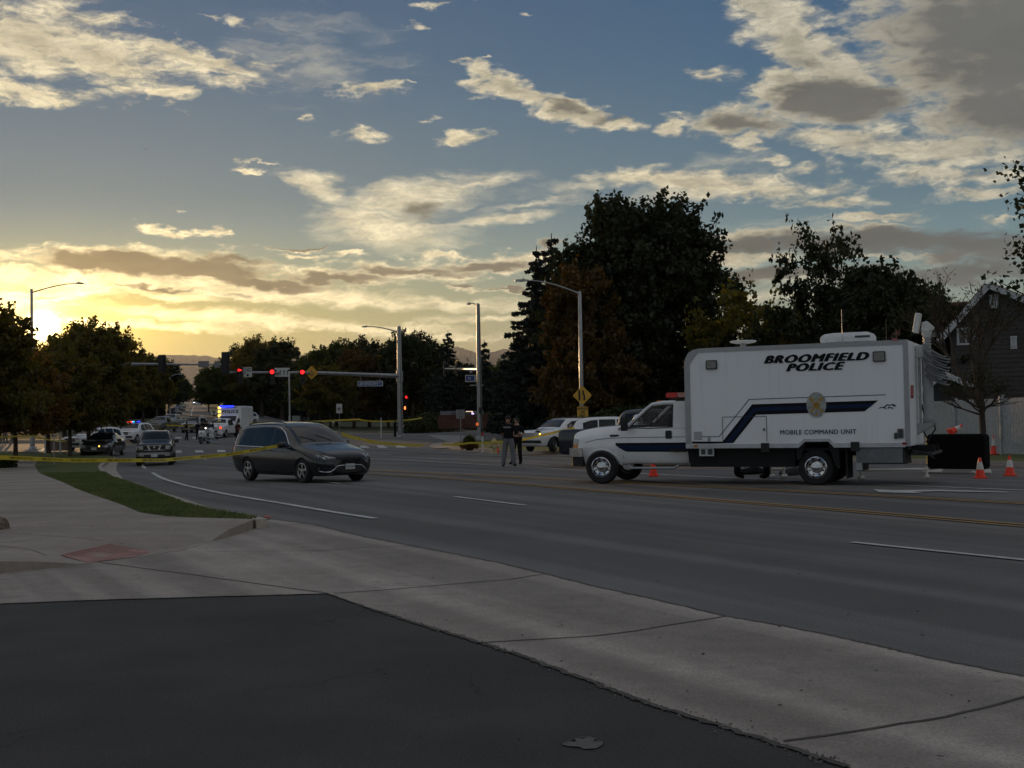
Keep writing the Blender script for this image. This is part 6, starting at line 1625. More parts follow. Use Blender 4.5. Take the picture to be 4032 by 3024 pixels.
        cp('wheel_lip', lambda mb: mb.tube([(.86+.50*math.cos(a), sg*(B.w(.86+.5*math.cos(a), max(.5, .36+.50*math.sin(a)))+.006), .36+.50*math.sin(a)) for a in [math.pi*k/14 for k in range(1, 14)]], .018, 6), P_white)
        cp('step_bar', lambda mb: mb.tube([(1.55, sg*.95, .46), (1.65, sg*1.04, .40), (2.75, sg*1.04, .40), (2.85, sg*.95, .46)], .032, 8), M_alu)
        cp('tow_hook', lambda mb: mb.tube([(.0, sg*.42, .50), (-.07, sg*.42, .47), (-.03, sg*.42, .44)], .015, 6), M_chr)
    cp('roof', lambda mb: mb.add([(2.10, -.78, 1.96), (2.10, .78, 1.96), (2.35, .84, 2.03), (2.35, -.84, 2.03), (3.10, .87, 2.03), (3.10, -.87, 2.03), (2.14, 0, 2.0), (2.4, 0, 2.075), (3.10, 0, 2.075), (2.35, .84, 1.98), (2.35, -.84, 1.98), (3.1, .87, 1.98), (3.1, -.87, 1.98)],
        [(0, 6, 7, 3), (6, 1, 2, 7), (3, 7, 8, 5), (7, 2, 4, 8), (2, 4, 11, 9), (3, 5, 12, 10), (0, 3, 10), (1, 2, 9), (0, 10, 12, 11, 9, 1), (5, 8, 4, 11, 12)]), P_white)
    cp('back_wall', lambda mb: mb.box((3.08, 0, 1.70), (.04, 1.76, .62)), P_white, sm=False)
    cp('windshield', lambda mb: mb.add([(1.52, -.86, 1.42), (1.44, 0, 1.43), (1.52, .86, 1.42), (2.12, .77, 1.955), (2.08, 0, 1.985), (2.12, -.77, 1.955)], [(0, 1, 4, 5), (1, 2, 3, 4)]), M_clear)
    cp('dashboard', lambda mb: mb.rbox((1.78, 0, 1.36), (.42, 1.7, .20), .06, 'y'), M_int)
    for y in (-.45, .45):
        cp('seat', lambda mb: (mb.rbox((2.62, y, 1.42), (.16, .5, .62), .07, 'y'), mb.rbox((2.35, y, 1.12), (.55, .5, .16), .06, 'y'), mb.rbox((2.66, y, 1.80), (.11, .26, .18), .04, 'y')), M_int, sm=False)
    cp('steering_wheel', lambda mb: (mb.tube([(2.06+.10*math.cos(a), -.45+.19*math.sin(a), 1.50+.17*math.cos(a)) for a in [2*math.pi*k/18 for k in range(19)]], .016, 6, False), mb.tube([(1.80, -.45, 1.36), (2.06, -.45, 1.50)], .03, 6), mb.tube([(2.06, -.63, 1.5), (2.06, -.27, 1.5)], .014, 5)), M_int)
    cp('laptop', lambda mb: (mb.box((2.30, .05, 1.62), (.03, .34, .26), 0, 0, R(38)), mb.tube([(2.2, .05, 1.2), (2.3, .05, 1.52)], .025, 6)), mat('laptop_grey', (.10, .10, .10), .5))
    cp('paper', lambda mb: mb.box((2.48, .30, 1.50), (.02, .22, .22)), M_plate)
    cp('grille', lambda mb: B.face(mb, [-.56, 0, .56], [.86]*3, [1.14]*3, .018, ny=8), M_chr)
    cp('bumper', lambda mb: (mb.prism([(-.12, -.72), (-.14, 0), (-.12, .72), (.02, .97), (.34, 1.0), (.34, .92), (.05, .86), (-.04, .6), (-.04, -.6), (.05, -.86), (.34, -.92), (.34, -1.0), (.02, -.97)], .68, .90, 'xy')), M_chr, sm=False)
    cp('bumper_cap', lambda mb: (mb.prism([(-.06, -.72), (-.08, 0), (-.06, .72), (.06, .93), (.34, .96), (.34, -.96), (.06, -.93)], .44, .678, 'xy')), M_trim, sm=False)
    cp('light_bar', lambda mb: mb.rbox((2.72, 0, 2.12), (.34, 1.15, .07), .03, 'x'), M_trim, sm=False)
    cp('beacon', lambda mb: mb.rbox((2.60, -.30, 2.19), (.30, .60, .12), .04, 'y'), mat('beacon_red', (.5, .02, .015), .2), sm=False)
    cp('beacon', lambda mb: mb.rbox((2.91, -.30, 2.19), (.31, .60, .12), .04, 'y'), mat('beacon_salmon', (.42, .22, .17), .3), sm=False)
    cp('beacon', lambda mb: mb.rbox((2.75, .32, 2.19), (.62, .58, .12), .04, 'y'), M_red, sm=False)
    cp('green_beacon', lambda mb: mb.lathe([(.05, 0), (.05, .06), (.02, .09)], (2.86, -.1, 2.25), 'z', 10), mat('green_glass', (.05, .25, .14), .2))
    for y in (-.5, -.25, 0, .25, .5):
        cp('cab_lamp', lambda mb: mb.rbox((2.27, y, 2.035), (.14, .10, .05), .015, 'y'), M_amb, sm=False)
    cp('antenna', lambda mb: mb.tube([(2.48, -.3, 2.03), (2.48, -.3, 2.42)], .005, 5), M_trim)
    # flag decal
    fx, fz = Tpix(*r3(568, 1042), -.92); fx -= f
    fl_ = cp('flag_decal', lambda mb: B.side(mb, [fx-.06, fx+.06], [fz-.035]*2, [fz+.035]*2, -1, .006, 1), mat('decal_red', (.4, .06, .06), .5))
    for k in range(3): cp('flag_stripe', lambda mb: B.side(mb, [fx-.06, fx+.06], [fz-.03+.022*k]*2, [fz-.02+.022*k]*2, -1, .009, 1), M_plate, fl_)
    cp('flag_canton', lambda mb: B.side(mb, [fx-.06, fx-.01], [fz]*2, [fz+.035]*2, -1, .012, 1), M_navyt, fl_)
    # bagged object on the hood by the far mirror
    mb = MB(); mb.lathe([(.001, .0), (.10, .02), (.13, .12), (.10, .22), (.05, .27), (.001, .28)], (1.30, .55, 1.46), 'z', 14); h_ = mb.build('helmet', M_chr, None, True); h_.parent = None
    h_.matrix_world = T.matrix_basis @ Matrix.Translation((f, 0, 0)); tag(h_, 'shiny silver helmet resting on the hood of the command truck', 'helmet')
    mb = MB(); mb.add([(1.16, .45, 1.40), (1.42, .40, 1.43), (1.44, .62, 1.45), (1.18, .66, 1.42), (1.26, .52, 1.56), (1.38, .50, 1.60), (1.36, .58, 1.60)], [(0, 1, 5, 4), (1, 2, 6, 5), (2, 3, 4, 6), (3, 0, 4), (4, 5, 6), (0, 3, 2, 1)])
    h2 = mb.build('cloth_cover', mat('cloth_grey', (.16, .16, .17), .9), None); h2.matrix_world = h_.matrix_world; tag(h2, 'grey cloth bundle under the silver helmet on the truck hood', 'cloth')
    return T
truck = command_truck()

# ============================================================ poles, signals, signs
M_galv = mat('galvanised_steel', (.33, .335, .33), .34, .55, .18, 2.5); M_sigb = mat('signal_black', (.012, .012, .012), .5, 0, .1, 10)
M_lensd = mat('signal_lens_dark', (.02, .015, .01), .3); M_signy = mat('sign_yellow', (.62, .34, .03), .45, 0, .06, 4); M_signw = mat('sign_white', (.55, .55, .53), .5, 0, .06, 6)
M_signb = mat('sign_blue', (.03, .09, .28), .45, 0, .08, 6); M_signg = mat('sign_back', (.22, .225, .23), .5, .4, .1, 6); M_ink = mat('sign_ink', (.01, .01, .01), .5)
def pole(t_, h, r0, r1, base=True, m=None):
    mb = MB()
    if base: mb.lathe([(r0*2.1, -.3), (r0*2.1, .04), (r0*1.6, .06), (r0*1.5, .22), (r0*1.05, .30)], n=16); mb.build('pole_base', M_galv, t_, True)
    mb = MB(); mb.lathe([(r0, -.1), (r0, .3), (r0+(r1-r0)*.4, h*.4), (r1, h), (r1*.6, h+.05)], n=16); return mb.build('pole', m or M_galv, t_, True)
def lamp_arm(t_, z, end, head_dir, rise=.45, r=.055, hl=.62):
    """curved arm from the pole top at height z to end (local x, y)"""
    e = Vector((end[0], end[1], z+rise)); a = Vector((0, 0, z)); pts = []
    for i in range(9):
        u = i/8; pts.append(Vector((e.x*u, e.y*u, z+rise*math.sin(u*math.pi/2))))
    mb = MB(); mb.tube(pts, [r*(1-.45*i/8) for i in range(9)], 8); arm = mb.build('lamp_arm', M_galv, t_, True)
    d = Vector((e.x, e.y, 0)).normalized(); ang = math.atan2(d.y, d.x)
    mb = MB(); mb.add([Vector((x, y, z_)) for x, w_, z0, z1 in ((-.05, .07, -.04, .05), (.2, .15, -.06, .07), (hl-.1, .16, -.06, .05), (hl, .10, -.04, .02)) for y, z_ in ((-w_, z0), (w_, z0), (w_*.8, z1), (-w_*.8, z1))],
        [(0, 1, 2, 3), (12, 13, 14, 15)]+[(i*4+j, i*4+(j+1) % 4, i*4+4+(j+1) % 4, i*4+4+j) for i in range(3) for j in range(4)])
    mb.lathe([(.05, .06), (.05, .13), (.03, .15)], (.22, 0, 0), 'z', 10)
    h = mb.build('lamp_head', M_galv, t_); h.location = e; h.rotation_euler.z = ang
    mb = MB(); mb.rbox((.36, 0, -.065), (.30, .2, .02), .03, 'z'); mb.build('lamp_lens', M_lens, h)
def signal_head(par, loc, face_ang, lit=None, sections=3, back=False, sc=1.0, visor=True, arrow=False, plate=False, vertical=True):
    """traffic signal head; local front is -y before turning"""
    h = MB(); hh = .355*sections*sc
    h.rbox((0, 0, 0), (.34*sc, .22*sc, hh), .03, 'y')
    if plate: h.rbox((0, .02, 0), (.62*sc, .012, hh+.26*sc), .04, 'y')
    o = h.build('signal_head', M_sigb, par); o.location = loc; o.rotation_euler.z = face_ang
    for i in range(sections):
        z = hh/2-.355*sc*(i+.5)
        v = MB(); v.lathe([(.155*sc, -.11*sc), (.165*sc, -.30*sc), (.155*sc, -.30*sc), (.145*sc, -.11*sc)], (0, 0, z), 'y', 14, False); v.build('visor', M_sigb, o)
        l = MB()
        if i == 0 and lit and arrow:
            l.disc((0, -.118*sc, z), .14*sc, 'y', 16, .01); l.build('lens', M_lensd, o); l = MB()
            q = sc*.13; l.prism([(-q, z), (-q*.1, z+q*.85), (-q*.1, z+q*.3), (q, z+q*.3), (q, z-q*.3), (-q*.1, z-q*.3), (-q*.1, z-q*.85)], -.135*sc, -.125*sc, 'xz'); l.build('lit_arrow', E_sig, o)
        else:
            l.disc((0, -.12*sc, z), .145*sc, 'y', 18, .012); l.build('lens', E_sig if (i == 0 and lit) else M_lensd, o)
    return o
def sign(name, par, loc, w, h, ang, m, back=M_signg, r=.04, thick=.02):
    mb = MB(); mb.rbox((0, 0, 0), (w, thick, h), r, 'y'); o = mb.build(name, m, par); o.location = loc; o.rotation_euler.z = ang; return o
def txt(par, s_, size, m, off=(0, 0), sx=1, bold=.0, e=-.014):
    return text('sign_text', s_, size, m, par, face_M((off[0], e, off[1]), (0, -1, 0)), .004, 0, bold, sx)
def local(t_, p):      # world point -> thing's frame (thing not turned)
    return Vector(p)-t_.location

# left corner mast: pole behind the tree, arm pointing right toward the junction
x, y = G(128, 1773); MA_ = thing('signal_mast', 'left signal mast with a lamp on top and two signal heads seen from behind', 'traffic signal', (x, y, terr(x, y)))
dA_ = y
topz = P(128, 1140, dA_).z-MA_.location.z; pole(MA_, topz, .19, .10)
lamp_arm(MA_, topz-.25, local(MA_, P(300, 1120, dA_-.5))[:2], 0, .62)
tipA = local(MA_, P(905, 1436, dA_-6)); a0_ = Vector((0, 0, P(128, 1442, dA_).z-MA_.location.z))
mb = MB(); mb.tube([a0_, a0_.lerp(tipA, .5)+Vector((0, 0, .12)), tipA], [.13, .10, .06], 10); armA = mb.build('mast_arm', M_galv, MA_, True)
def onarm(T, a, tip, px, py=None):
    # point of the arm that shows at photo column px
    best = None
    for i in range(401):
        q = a.lerp(tip, i/400)+Vector((0, 0, .12*math.sin(math.pi*i/400))); w_ = q+T.location; u = w_.x/w_.y
        d = ray(px, 1450); e_ = abs(u-d.x/d.y)
        if best is None or e_ < best[0]: best = (e_, q)
    return best[1]
q = onarm(MA_, a0_, tipA, 640); signal_head(MA_, q+Vector((0, -.16, .02)), math.pi*.96, None, 3, plate=True, sc=1.0)
q = onarm(MA_, a0_, tipA, 891); signal_head(MA_, q+Vector((0, -.16, .10)), math.pi*.96, None, 4, plate=True, sc=1.0)
q = onarm(MA_, a0_, tipA, 804); o = sign('back_of_sign', MA_, q+Vector((0, -.16, 0)), .82, .48, math.pi, M_signg)
q = onarm(MA_, a0_, tipA, 858); o = sign('back_of_sign', MA_, q+Vector((0, -.16, 0)), .42, .48, math.pi, M_signg)

# far mast: bright pole, long arm with three red signals facing us
x, y = G(1577, 1722); MB2 = thing('signal_mast', 'far signal mast with a long arm carrying three red lights and a glinting pole top', 'traffic signal', (x, y, terr(x, y)))
topz = P(1567, 1286, y).z-MB2.location.z; pole(MB2, topz, .28, .19)
lamp_arm(MB2, topz-.55, local(MB2, P(1450, 1277, y))[:2], 0, .60, r=.07)
aB_ = Vector((0, 0, P(1572, 1481, y).z-MB2.location.z)); tipB = local(MB2, P(905, 1466, y-14))
mb = MB(); mb.tube([aB_, aB_.lerp(tipB, .5)+Vector((0, 0, .12)), tipB], [.21, .15, .08], 12); mb.build('mast_arm', M_galv, MB2, True)
mb = MB(); mb.lathe([(.32, aB_.z-.55), (.32, aB_.z+.5)], n=14); mb.build('arm_clamp', M_galv, MB2)
for px, ar, nsec, s_ in ((946, True, 3, 1.20), (1074, False, 3, 1.15), (1192, False, 3, 1.15)):
    q = onarm(MB2, aB_, tipB, px); signal_head(MB2, q+Vector((0, -.25, -.42 if not ar else -.30)), .1, True, nsec, sc=s_*1.1, arrow=ar)
q = onarm(MB2, aB_, tipB, 977); o = sign('turn_sign', MB2, q+Vector((0, -.28, 0)), .72, .84, .1, M_signw)
txt(o, 'LEFT TURN\nYIELD\nON GREEN', .13, M_ink, (0, .20), 1, .004); mb = MB(); mb.disc((0, -.014, -.25), .10, 'y', 14, .01); mb.build('green_ball', M_ink, o)
q = onarm(MB2, aB_, tipB, 1113); o = sign('lane_use_sign', MB2, q+Vector((0, -.28, 0)), 1.32, .78, .1, M_signw)
for i, kx in enumerate((-.48, -.16, .16, .48)):
    mb = MB(); mb.prism([(kx-.03, -.24), (kx-.03, .05), (kx-.09, .05), (kx, .24), (kx+.09, .05), (kx+.03, .05), (kx+.03, -.24)] if 0 < i < 3 else [(kx, -.24), (kx, .02), (kx+(.14 if i == 0 else -.14)*-1, .12), (kx+(.2 if i == 0 else -.2)*-1, .02), (kx+(.18 if i == 0 else -.18)*-1, .22), (kx+(.02 if i == 0 else -.02)*-1, .24), (kx+(.06 if i == 0 else -.06), .06), (kx+(.06 if i == 0 else -.06), -.24)], -.016, -.012, 'xz'); mb.build('lane_arrow', M_ink, o)
q = onarm(MB2, aB_, tipB, 1228); mb = MB(); mb.prism([(0, .62), (.62, 0), (0, -.62), (-.62, 0)], -.01, .01, 'xz'); o = mb.build('warning_sign', M_signy, MB2); o.location = q+Vector((0, -.28, 0)); o.rotation_euler.z = .1
mb = MB(); mb.tube([(.15*math.cos(a)+.02, -.014, .15*math.sin(a)-.08) for a in [R(k) for k in range(-200, 60, 20)]], .025, 5); mb.tube([(-.03, -.014, .22), (0, -.014, .05), (.14, -.014, .03), (.2, -.014, -.16)], .028, 5); mb.build('wheelchair_symbol', M_ink, o)
q = onarm(MB2, aB_, tipB, 1459); o = sign('street_name_sign', MB2, q+Vector((0, -.30, -.84)), 2.35, .50, .1, M_signw); b_ = sign('blue_field', o, (0, -.012, 0), 2.2, .38, 0, M_signb, thick=.008)
txt(b_, 'SHERIDAN', .34, M_signw, (-.10, 0), 1.0, .008, -.006); txt(b_, 'BLVD', .15, M_signw, (.82, .07), 1, .002, -.006)
mb = MB(); mb.prism([(-1.02, -.1), (-.92, .1), (-.86, .0), (-.82, .06), (-.74, -.1)], -.010, -.006, 'xz'); mb.build('mountain_mark', M_signw, b_)
for s_ in (-.9, .9):
    mb = MB(); mb.tube([(s_, 0, .25), (s_, 0, .72)], .02, 5); mb.build('hanger', M_galv, o)
hd = signal_head(MB2, (.55, -.15, P(1592, 1563, y).z-MB2.location.z-.35), .5, True, 3, sc=.9)
mb = MB(); mb.rbox((.50, -.12, P(1592, 1606, y).z-MB2.location.z), (.42, .2, .45), .04, 'y'); ps = mb.build('pedestrian_signal', M_sigb, MB2)
mb = MB(); z = P(1592, 1606, y).z-MB2.location.z; mb.prism([(.42, z-.14), (.42, z+.06), (.46, z+.15), (.52, z+.12), (.56, z+.02), (.54, z-.14)], -.235, -.225, 'xz'); mb.build('lit_hand', E_or, ps)

# near-right mast seen end on, with a lamp and a short arm pointing away
x, y = G(1891, 1737); MC = thing('signal_mast', 'second signal mast beside the planter, its short arm pointing away from us', 'traffic signal', (x, y, terr(x, y)+.1))
topz = P(1885, 1197, y).z-MC.location.z; pole(MC, topz, .23, .15)
lamp_arm(MC, topz-.2, local(MC, P(1850, 1182, y+2.5))[:2], 0, .5, r=.06)
aC = Vector((0, 0, P(1888, 1455, y).z-MC.location.z)); tipC = local(MC, P(1752, 1452, y+21))
mb = MB(); mb.tube([aC, tipC], [.17, .08], 10); mb.build('mast_arm', M_galv, MC, True)
for px in (1752, 1800):
    q = onarm(MC, aC, tipC, px); signal_head(MC, q+Vector((0, -.1, .0)), 1.9, None, 3, plate=True, sc=1.1)
q = onarm(MC, aC, tipC, 1752); mb = MB(); mb.tube([(0, 0, -.7), (0, 0, .5)], .04, 6); a_ = mb.build('camera_bracket', M_galv, MC); a_.location = q
o = sign('street_name_sign', MC, local(MC, P(1853, 1490, y-.3)), .86, .56, .25, M_signw); b_ = sign('blue_field', o, (-.05, -.012, 0), .70, .40, 0, M_signb, thick=.008); txt(b_, '10', .3, M_signw, (-.08, 0), 1, .004, -.006)
mb = MB(); mb.lathe([(.09, 0), (.11, .1), (.05, .2)], local(MC, P(1855, 1468, y-.2)), 'z', 10); mb.build('camera_dome', M_signw, MC)
mb = MB(); mb.box(local(MC, P(1877, 1517, y-.1)), (1.1, .08, .08)); mb.build('side_bracket', M_galv, MC)
mb = MB(); mb.rbox(local(MC, P(1891, 1616, y-.35)), (.22, .2, .48), .03, 'y'); mb.build('control_box', M_sigb, MC)
z = P(1882, 1670, y).z-MC.location.z; mb = MB(); mb.rbox((-.20, -.15, z), (.28, .2, .36), .04, 'y'); ps = mb.build('pedestrian_signal', M_sigb, MC); mb = MB(); mb.rbox((-.20, -.256, z), (.22, .01, .26), .05, 'y'); mb.build('lit_hand', mat('dim_hand', (.5, .15, .05), .5, emit=(1, .2, .05), estr=.5), ps)
mb = MB(); mb.rbox((.12, -.24, .75), (.12, .10, .24), .02, 'y'); mb.build('push_button', M_sigb, MC)

# street lamp with the lane ends sign
D_l = 74; X_ = P(2293, 1700, D_l); LP_ = thing('street_lamp', 'tall street lamp with the yellow lane sign mounted on its pole', 'street lamp', (X_.x, X_.y, terr(X_.x, X_.y)+.1))
topz = P(2285, 1150, D_l).z-LP_.location.z; pole(LP_, topz, .155, .10)
lamp_arm(LP_, topz-.10, local(LP_, P(2075, 1096, D_l-.6))[:2], 0, .80, hl=.75)
o = thing('lane_sign', 'yellow diamond lane ends sign above an AHEAD 500 FEET plate on the lamp pole', 'road sign', P(2293, 1557, D_l-.35))
mb = MB(); h_ = .555; 
pts = []
for cx, cz in ((0, h_), (h_, 0), (0, -h_), (-h_, 0)):
    for k in (-.06, .06): 
        pts.append((cx*.94+(k if cz else 0), cz*.94+(k if cx else 0)))
pts = [(-.05, h_-.01), (.05, h_-.01), (h_-.01, .05), (h_-.01, -.05), (.05, -h_+.01), (-.05, -h_+.01), (-h_+.01, -.05), (-h_+.01, .05)]
mb.prism(pts, -.01, .01, 'xz'); pl = mb.build('diamond_plate', M_signy, o)
mb = MB(); mb.prism([(-.24, -.31), (-.24, .31), (-.12, .31), (-.12, -.31)], -.016, -.011, 'xz'); mb.build('lane_stripe', M_ink, pl)
mb = MB(); mb.prism([(.06, -.31), (.06, -.0), (.0, .10), (.0, .31), (-.0+.10, .31), (.10, .12), (.17, .0), (.17, -.31)], -.016, -.011, 'xz'); mb.build('lane_stripe', M_ink, pl)
for k in range(5):
    mb = MB(); mb.box((-.035, -.013, -.28+.085*k), (.03, .005, .045)); mb.build('lane_dash', M_ink, pl)
z0 = P(2293, 1622, D_l-.35).z-o.location.z; mb = MB(); mb.rbox((0, 0, z0), (.66, .02, .66), .03, 'y'); p2 = mb.build('distance_plate', M_signy, o)
for s_, dz_ in (('AHEAD', .20), ('500', -.02), ('FEET', -.22)):
    text('sign_text', s_, .19, M_ink, p2, face_M((0, -.013, z0+dz_), (0, -1, 0)), .004, 0, .006, 1.0)
for dz_ in (.33, .09):
    mb = MB(); mb.box((0, -.013, z0+dz_-(.0 if dz_ > .3 else .0)), (.62, .004, .012)); mb.build('border_line', M_ink, p2)

# street lamps far up the hill, thin white pole, sign posts
def small_lamp(px, py, pyb, D, label, ex, name='street_lamp', g='small street lamps up the hill', r=.11):
    X = P(px, py, D); b = terr(X.x, X.y); t_ = thing(name, label, 'street lamp', (X.x, X.y, b), 0, g); h = X.z-b; pole(t_, h, r, r*.7, False); lamp_arm(t_, h-.1, local(t_, P(px+ex, py-8, D))[:2], 0, .4, .07)
small_lamp(669, 1481, 0, 200, 'nearer of the small street lamps above the hill traffic', 34)
small_lamp(682, 1500, 0, 290, 'middle one of the small street lamps on the hill', 36)
small_lamp(700, 1512, 0, 380, 'farthest street lamp on the left of the hill', 26, r=.13)
D_w = 162; X = P(1141, 1650, D_w); b = terr(X.x, X.y); t_ = thing('white_pole', 'thin white pole standing on the verge below the long signal arm', 'pole', (X.x, X.y, b)); mb = MB(); hh = P(1141, 1484, D_w).z-b
mb.lathe([(.16, -.2), (.14, 1.2), (.11, 1.3), (.10, hh)], n=10); mb.build('pole', mat('pole_white', (.5, .5, .48), .5), t_); mb = MB(); mb.lathe([(.22, -.1), (.22, .25)], n=10); mb.build('pole_base', M_curb, t_)
def post_sign(name, label, px, pyb, pyt, D, w, hh, m, ang=0, draw=None, cat='road sign', group=None):
    X = P(px, pyb, D); b = terr(X.x, X.y); t_ = thing(name, label, cat, (X.x, X.y, b), 0, group); z = P(px, pyt, D).z-b
    mb = MB(); mb.tube([(0, 0, -.1), (0, 0, z)], .03, 6); mb.build('post', M_galv, t_); o = sign('sign_plate', t_, (0, -.04, z-hh/2), w, hh, ang, m)
    if draw: draw(o, w, hh)
    return t_
def no_turn(o, w, h):
    mb = MB(); mb.tube([(.21*math.cos(a), -.014, .21*math.sin(a)-.05) for a in [R(k) for k in range(0, 361, 20)]], .02, 5, False); mb.build('prohibition_ring', M_red, o)
    mb = MB(); mb.prism([(-.13, -.12), (-.13, .06), (.03, .06), (.05, .0), (.13, -.02), (.13, -.12)], -.016, -.012, 'xz'); mb.build('truck_symbol', M_ink, o)
post_sign('road_sign', 'white no trucks sign on a post in front of the park trees', 1337, 1692, 1590, 128, .62, .98, M_signw, 0, no_turn)
post_sign('road_sign', 'square white notice on a post left of the lit sign', 1815, 1746, 1613, 82, .56, .60, M_signg, .2, lambda o, w, h: (txt(o, 'NO', .14, M_ink, (0, .16)), txt(o, 'PARKING', .09, M_ink, (0, -.02)), txt(o, 'HERE', .12, M_ink, (0, -.18))))
# electrical cabinet, fence
def boxthing(name, label, cat, px, pyb, D, w, d, h, m, group=None, lid=True):
    X = P(px, pyb, D); b = terr(X.x, X.y); t_ = thing(name, label, cat, (X.x, X.y, b), 0, group)
    mb = MB(); mb.box((0, 0, h/2-.05), (w, d, h)); c = mb.build('cabinet', m, t_, bevel=.02)
    mb = MB(); mb.box((0, -d/2-.01, h*.5), (w*.86, .02, h*.8)); dr = mb.build('door', m, c); mb = MB(); mb.box((w*.3, -d/2-.03, h*.5), (.04, .03, .14)); mb.build('handle', M_trim, dr)
    if lid: mb = MB(); mb.box((0, 0, h+.0), (w*1.08, d*1.1, .08)); mb.build('lid', m, t_)
    return t_
boxthing('utility_cabinet', 'pale green utility cabinet on the verge right of the thin white pole', 'cabinet', 1167, 1642, 158, 1.0, .6, 1.35, mat('cabinet_green', (.26, .30, .26), .5))
def rail_fence():
    a = P(1180, 1640, 168); b = P(1215, 1640, 172); t_ = thing('wire_fence', 'short low wire fence behind the utility cabinet', 'fence', (a.x, a.y, terr(a.x, a.y)))
    d = Vector((b.x-a.x, b.y-a.y, 0)); mb = MB()
    for i in range(3): mb.tube([d*(i/2), d*(i/2)+Vector((0, 0, 1.1))], .03, 5); 
    for z in (.2, .5, .8, 1.08): mb.tube([Vector((0, 0, z)), d+Vector((0, 0, z))], .015, 4)
    mb.build('fence_rails', M_galv, t_)
rail_fence()
# monument sign with lit panel
X = P(1815, 1695, 118); b = terr(X.x, X.y); t_ = thing('monument_sign', 'brick monument sign with a lit violet message panel', 'sign', (X.x, X.y, b))
mb = MB(); zz = lambda py: P(1815, py, 118).z-b
mb.box((.2, 0, (zz(1675)+zz(1645))/2), (4.8, .7, zz(1645)-zz(1675)+.6)); mb.build('brick_base', wmat('brick_dark', (.10, .045, .035), (.14, .07, .05), 1, 20, .9, .5), t_)
mb = MB(); mb.rbox((.12, 0, zz(1632)), (4.2, .4, zz(1618)-zz(1646)), .05, 'y'); bd_ = mb.build('sign_cabinet', M_signg, t_)
M_viol = mat('lit_panel_violet', (.3, .25, .4), .5, emit=(.62, .50, 1.0), estr=1.5)
for (u, v, w_, h_) in ((1848, 1622, .58, .14), (1849, 1630, .72, .20), (1849, 1638, .60, .18), (1795, 1630, .22, .16), (1797, 1638, .12, .14)):
    q = P(u, v, 118); mb = MB(); mb.rbox((q.x-t_.location.x, -.215, q.z-b), (w_*1.2, .02, h_), .05, 'y'); mb.build('lit_message', M_viol if v > 1625 else mat('lit_panel_pink', (.4, .3, .2), .5, emit=(1, .7, .5), estr=1.2), bd_)
mb = MB(); mb.rbox((.1, -.22, zz(1632)), (1.9, .02, zz(1618)-zz(1646)-.2), .05, 'y'); mb.build('name_panel', mat('grey_panel', (.10, .10, .11), .5), bd_)
# small far signs, mailbox posts
for px, D, lab in ((1555, 132, None), (690, 320, None)): pass
X = P(1501, 1708, 112); t_ = thing('marker_post', 'white marker post on the verge left of the far officers', 'post', (X.x, X.y, terr(X.x, X.y))); mb = MB(); mb.tube([(0, 0, -.1), (0, 0, P(1501, 1645, 112).z-terr(X.x, X.y))], .055, 8); mb.build('post', M_pipe, t_)
for px, pyb, pyt, D, lab in ((178, 1742, 1682, 84, 'white mailbox like post left of the pale pole'), (179, 1742, 1690, 84, None), (237, 1738, 1685, 88, 'pair of white posts right of the pale pole behind the tape'), (1900, 1738, 1710, 66, 'short red and white post beside the second signal mast')):
    if not lab: continue
    X = P(px, pyb, D); b = terr(X.x, X.y); t_ = thing('post_box', lab, 'post', (X.x, X.y, b)); hh = P(px, pyt, D).z-b
    mb = MB(); mb.box((0, 0, hh/2), (.09, .09, hh)); mb.build('post', M_pipe, t_); mb = MB(); mb.rbox((0, 0, hh), (.30 if px < 1000 else .12, .35 if px < 1000 else .12, .22), .06, 'y'); mb.build('box', M_pipe if px < 1000 else M_red, t_)
# sign post in the left lawn
post_sign('road_sign', 'thin post with a small plate beside the left tree trunk', 213, 1780, 1712, 62, .30, .12, M_signg, .6)

# fire hydrant, planter, cones
def hydrant():
    X = P(1946, 1740, 58); t_ = thing('fire_hydrant', 'pale yellow fire hydrant on the right corner lawn', 'fire hydrant', (X.x, X.y, terr(X.x, X.y)+.12)); m = mat('hydrant_cream', (.42, .36, .20), .55, 0, .15, 12)
    mb = MB(); mb.lathe([(.19, 0), (.19, .05), (.13, .07), (.125, .48), (.16, .50), (.16, .54)], n=18); b = mb.build('barrel', m, t_, True)
    mb = MB(); mb.lathe([(.155, .54), (.14, .62), (.08, .70), (.04, .72), (.04, .78), (.001, .78)], n=18); mb.build('bonnet', m, t_, True)
    for c, ax, r in (((.17, 0, .38), 'x', .06), ((-.17, 0, .38), 'x', .06)):
        mb = MB(); mb.lathe([(r, -.07), (r*1.25, -.03), (r*1.25, .05), (r*.6, .08)], c, ax, 12); mb.build('nozzle', m, t_)
    mb = MB(); mb.lathe([(.08, .04), (.10, -.02), (.10, -.08), (.05, -.10)], (0, -.12, .36), 'y', 14); mb.build('pumper_cap', m, t_)
hydrant()
X = P(1848, 1742, 66); t_ = thing('planter', 'large round planter with a bushy grassy plant beside the signal mast', 'planter', (X.x, X.y, terr(X.x, X.y)+.12))
mb = MB(); mb.lathe([(.30, 0), (.34, .04), (.48, .30), (.50, .46), (.55, .48), (.55, .54), (.46, .54)], n=22); mb.build('pot', mat('pot_brown', (.06, .045, .035), .7), t_, True)
rng = np.random.default_rng(9); n = 900; a = rng.uniform(0, 6.28, n); u = rng.random(n)**.6; pts = np.stack([.55*u*np.cos(a), .55*u*np.sin(a), .5+rng.random(n)*(1.05-u*.5)], 1)
newobj('plant', leaf_mesh(pts, .16, rng, 'plant', up=1.0, aspect=2.6), L_green, t_)
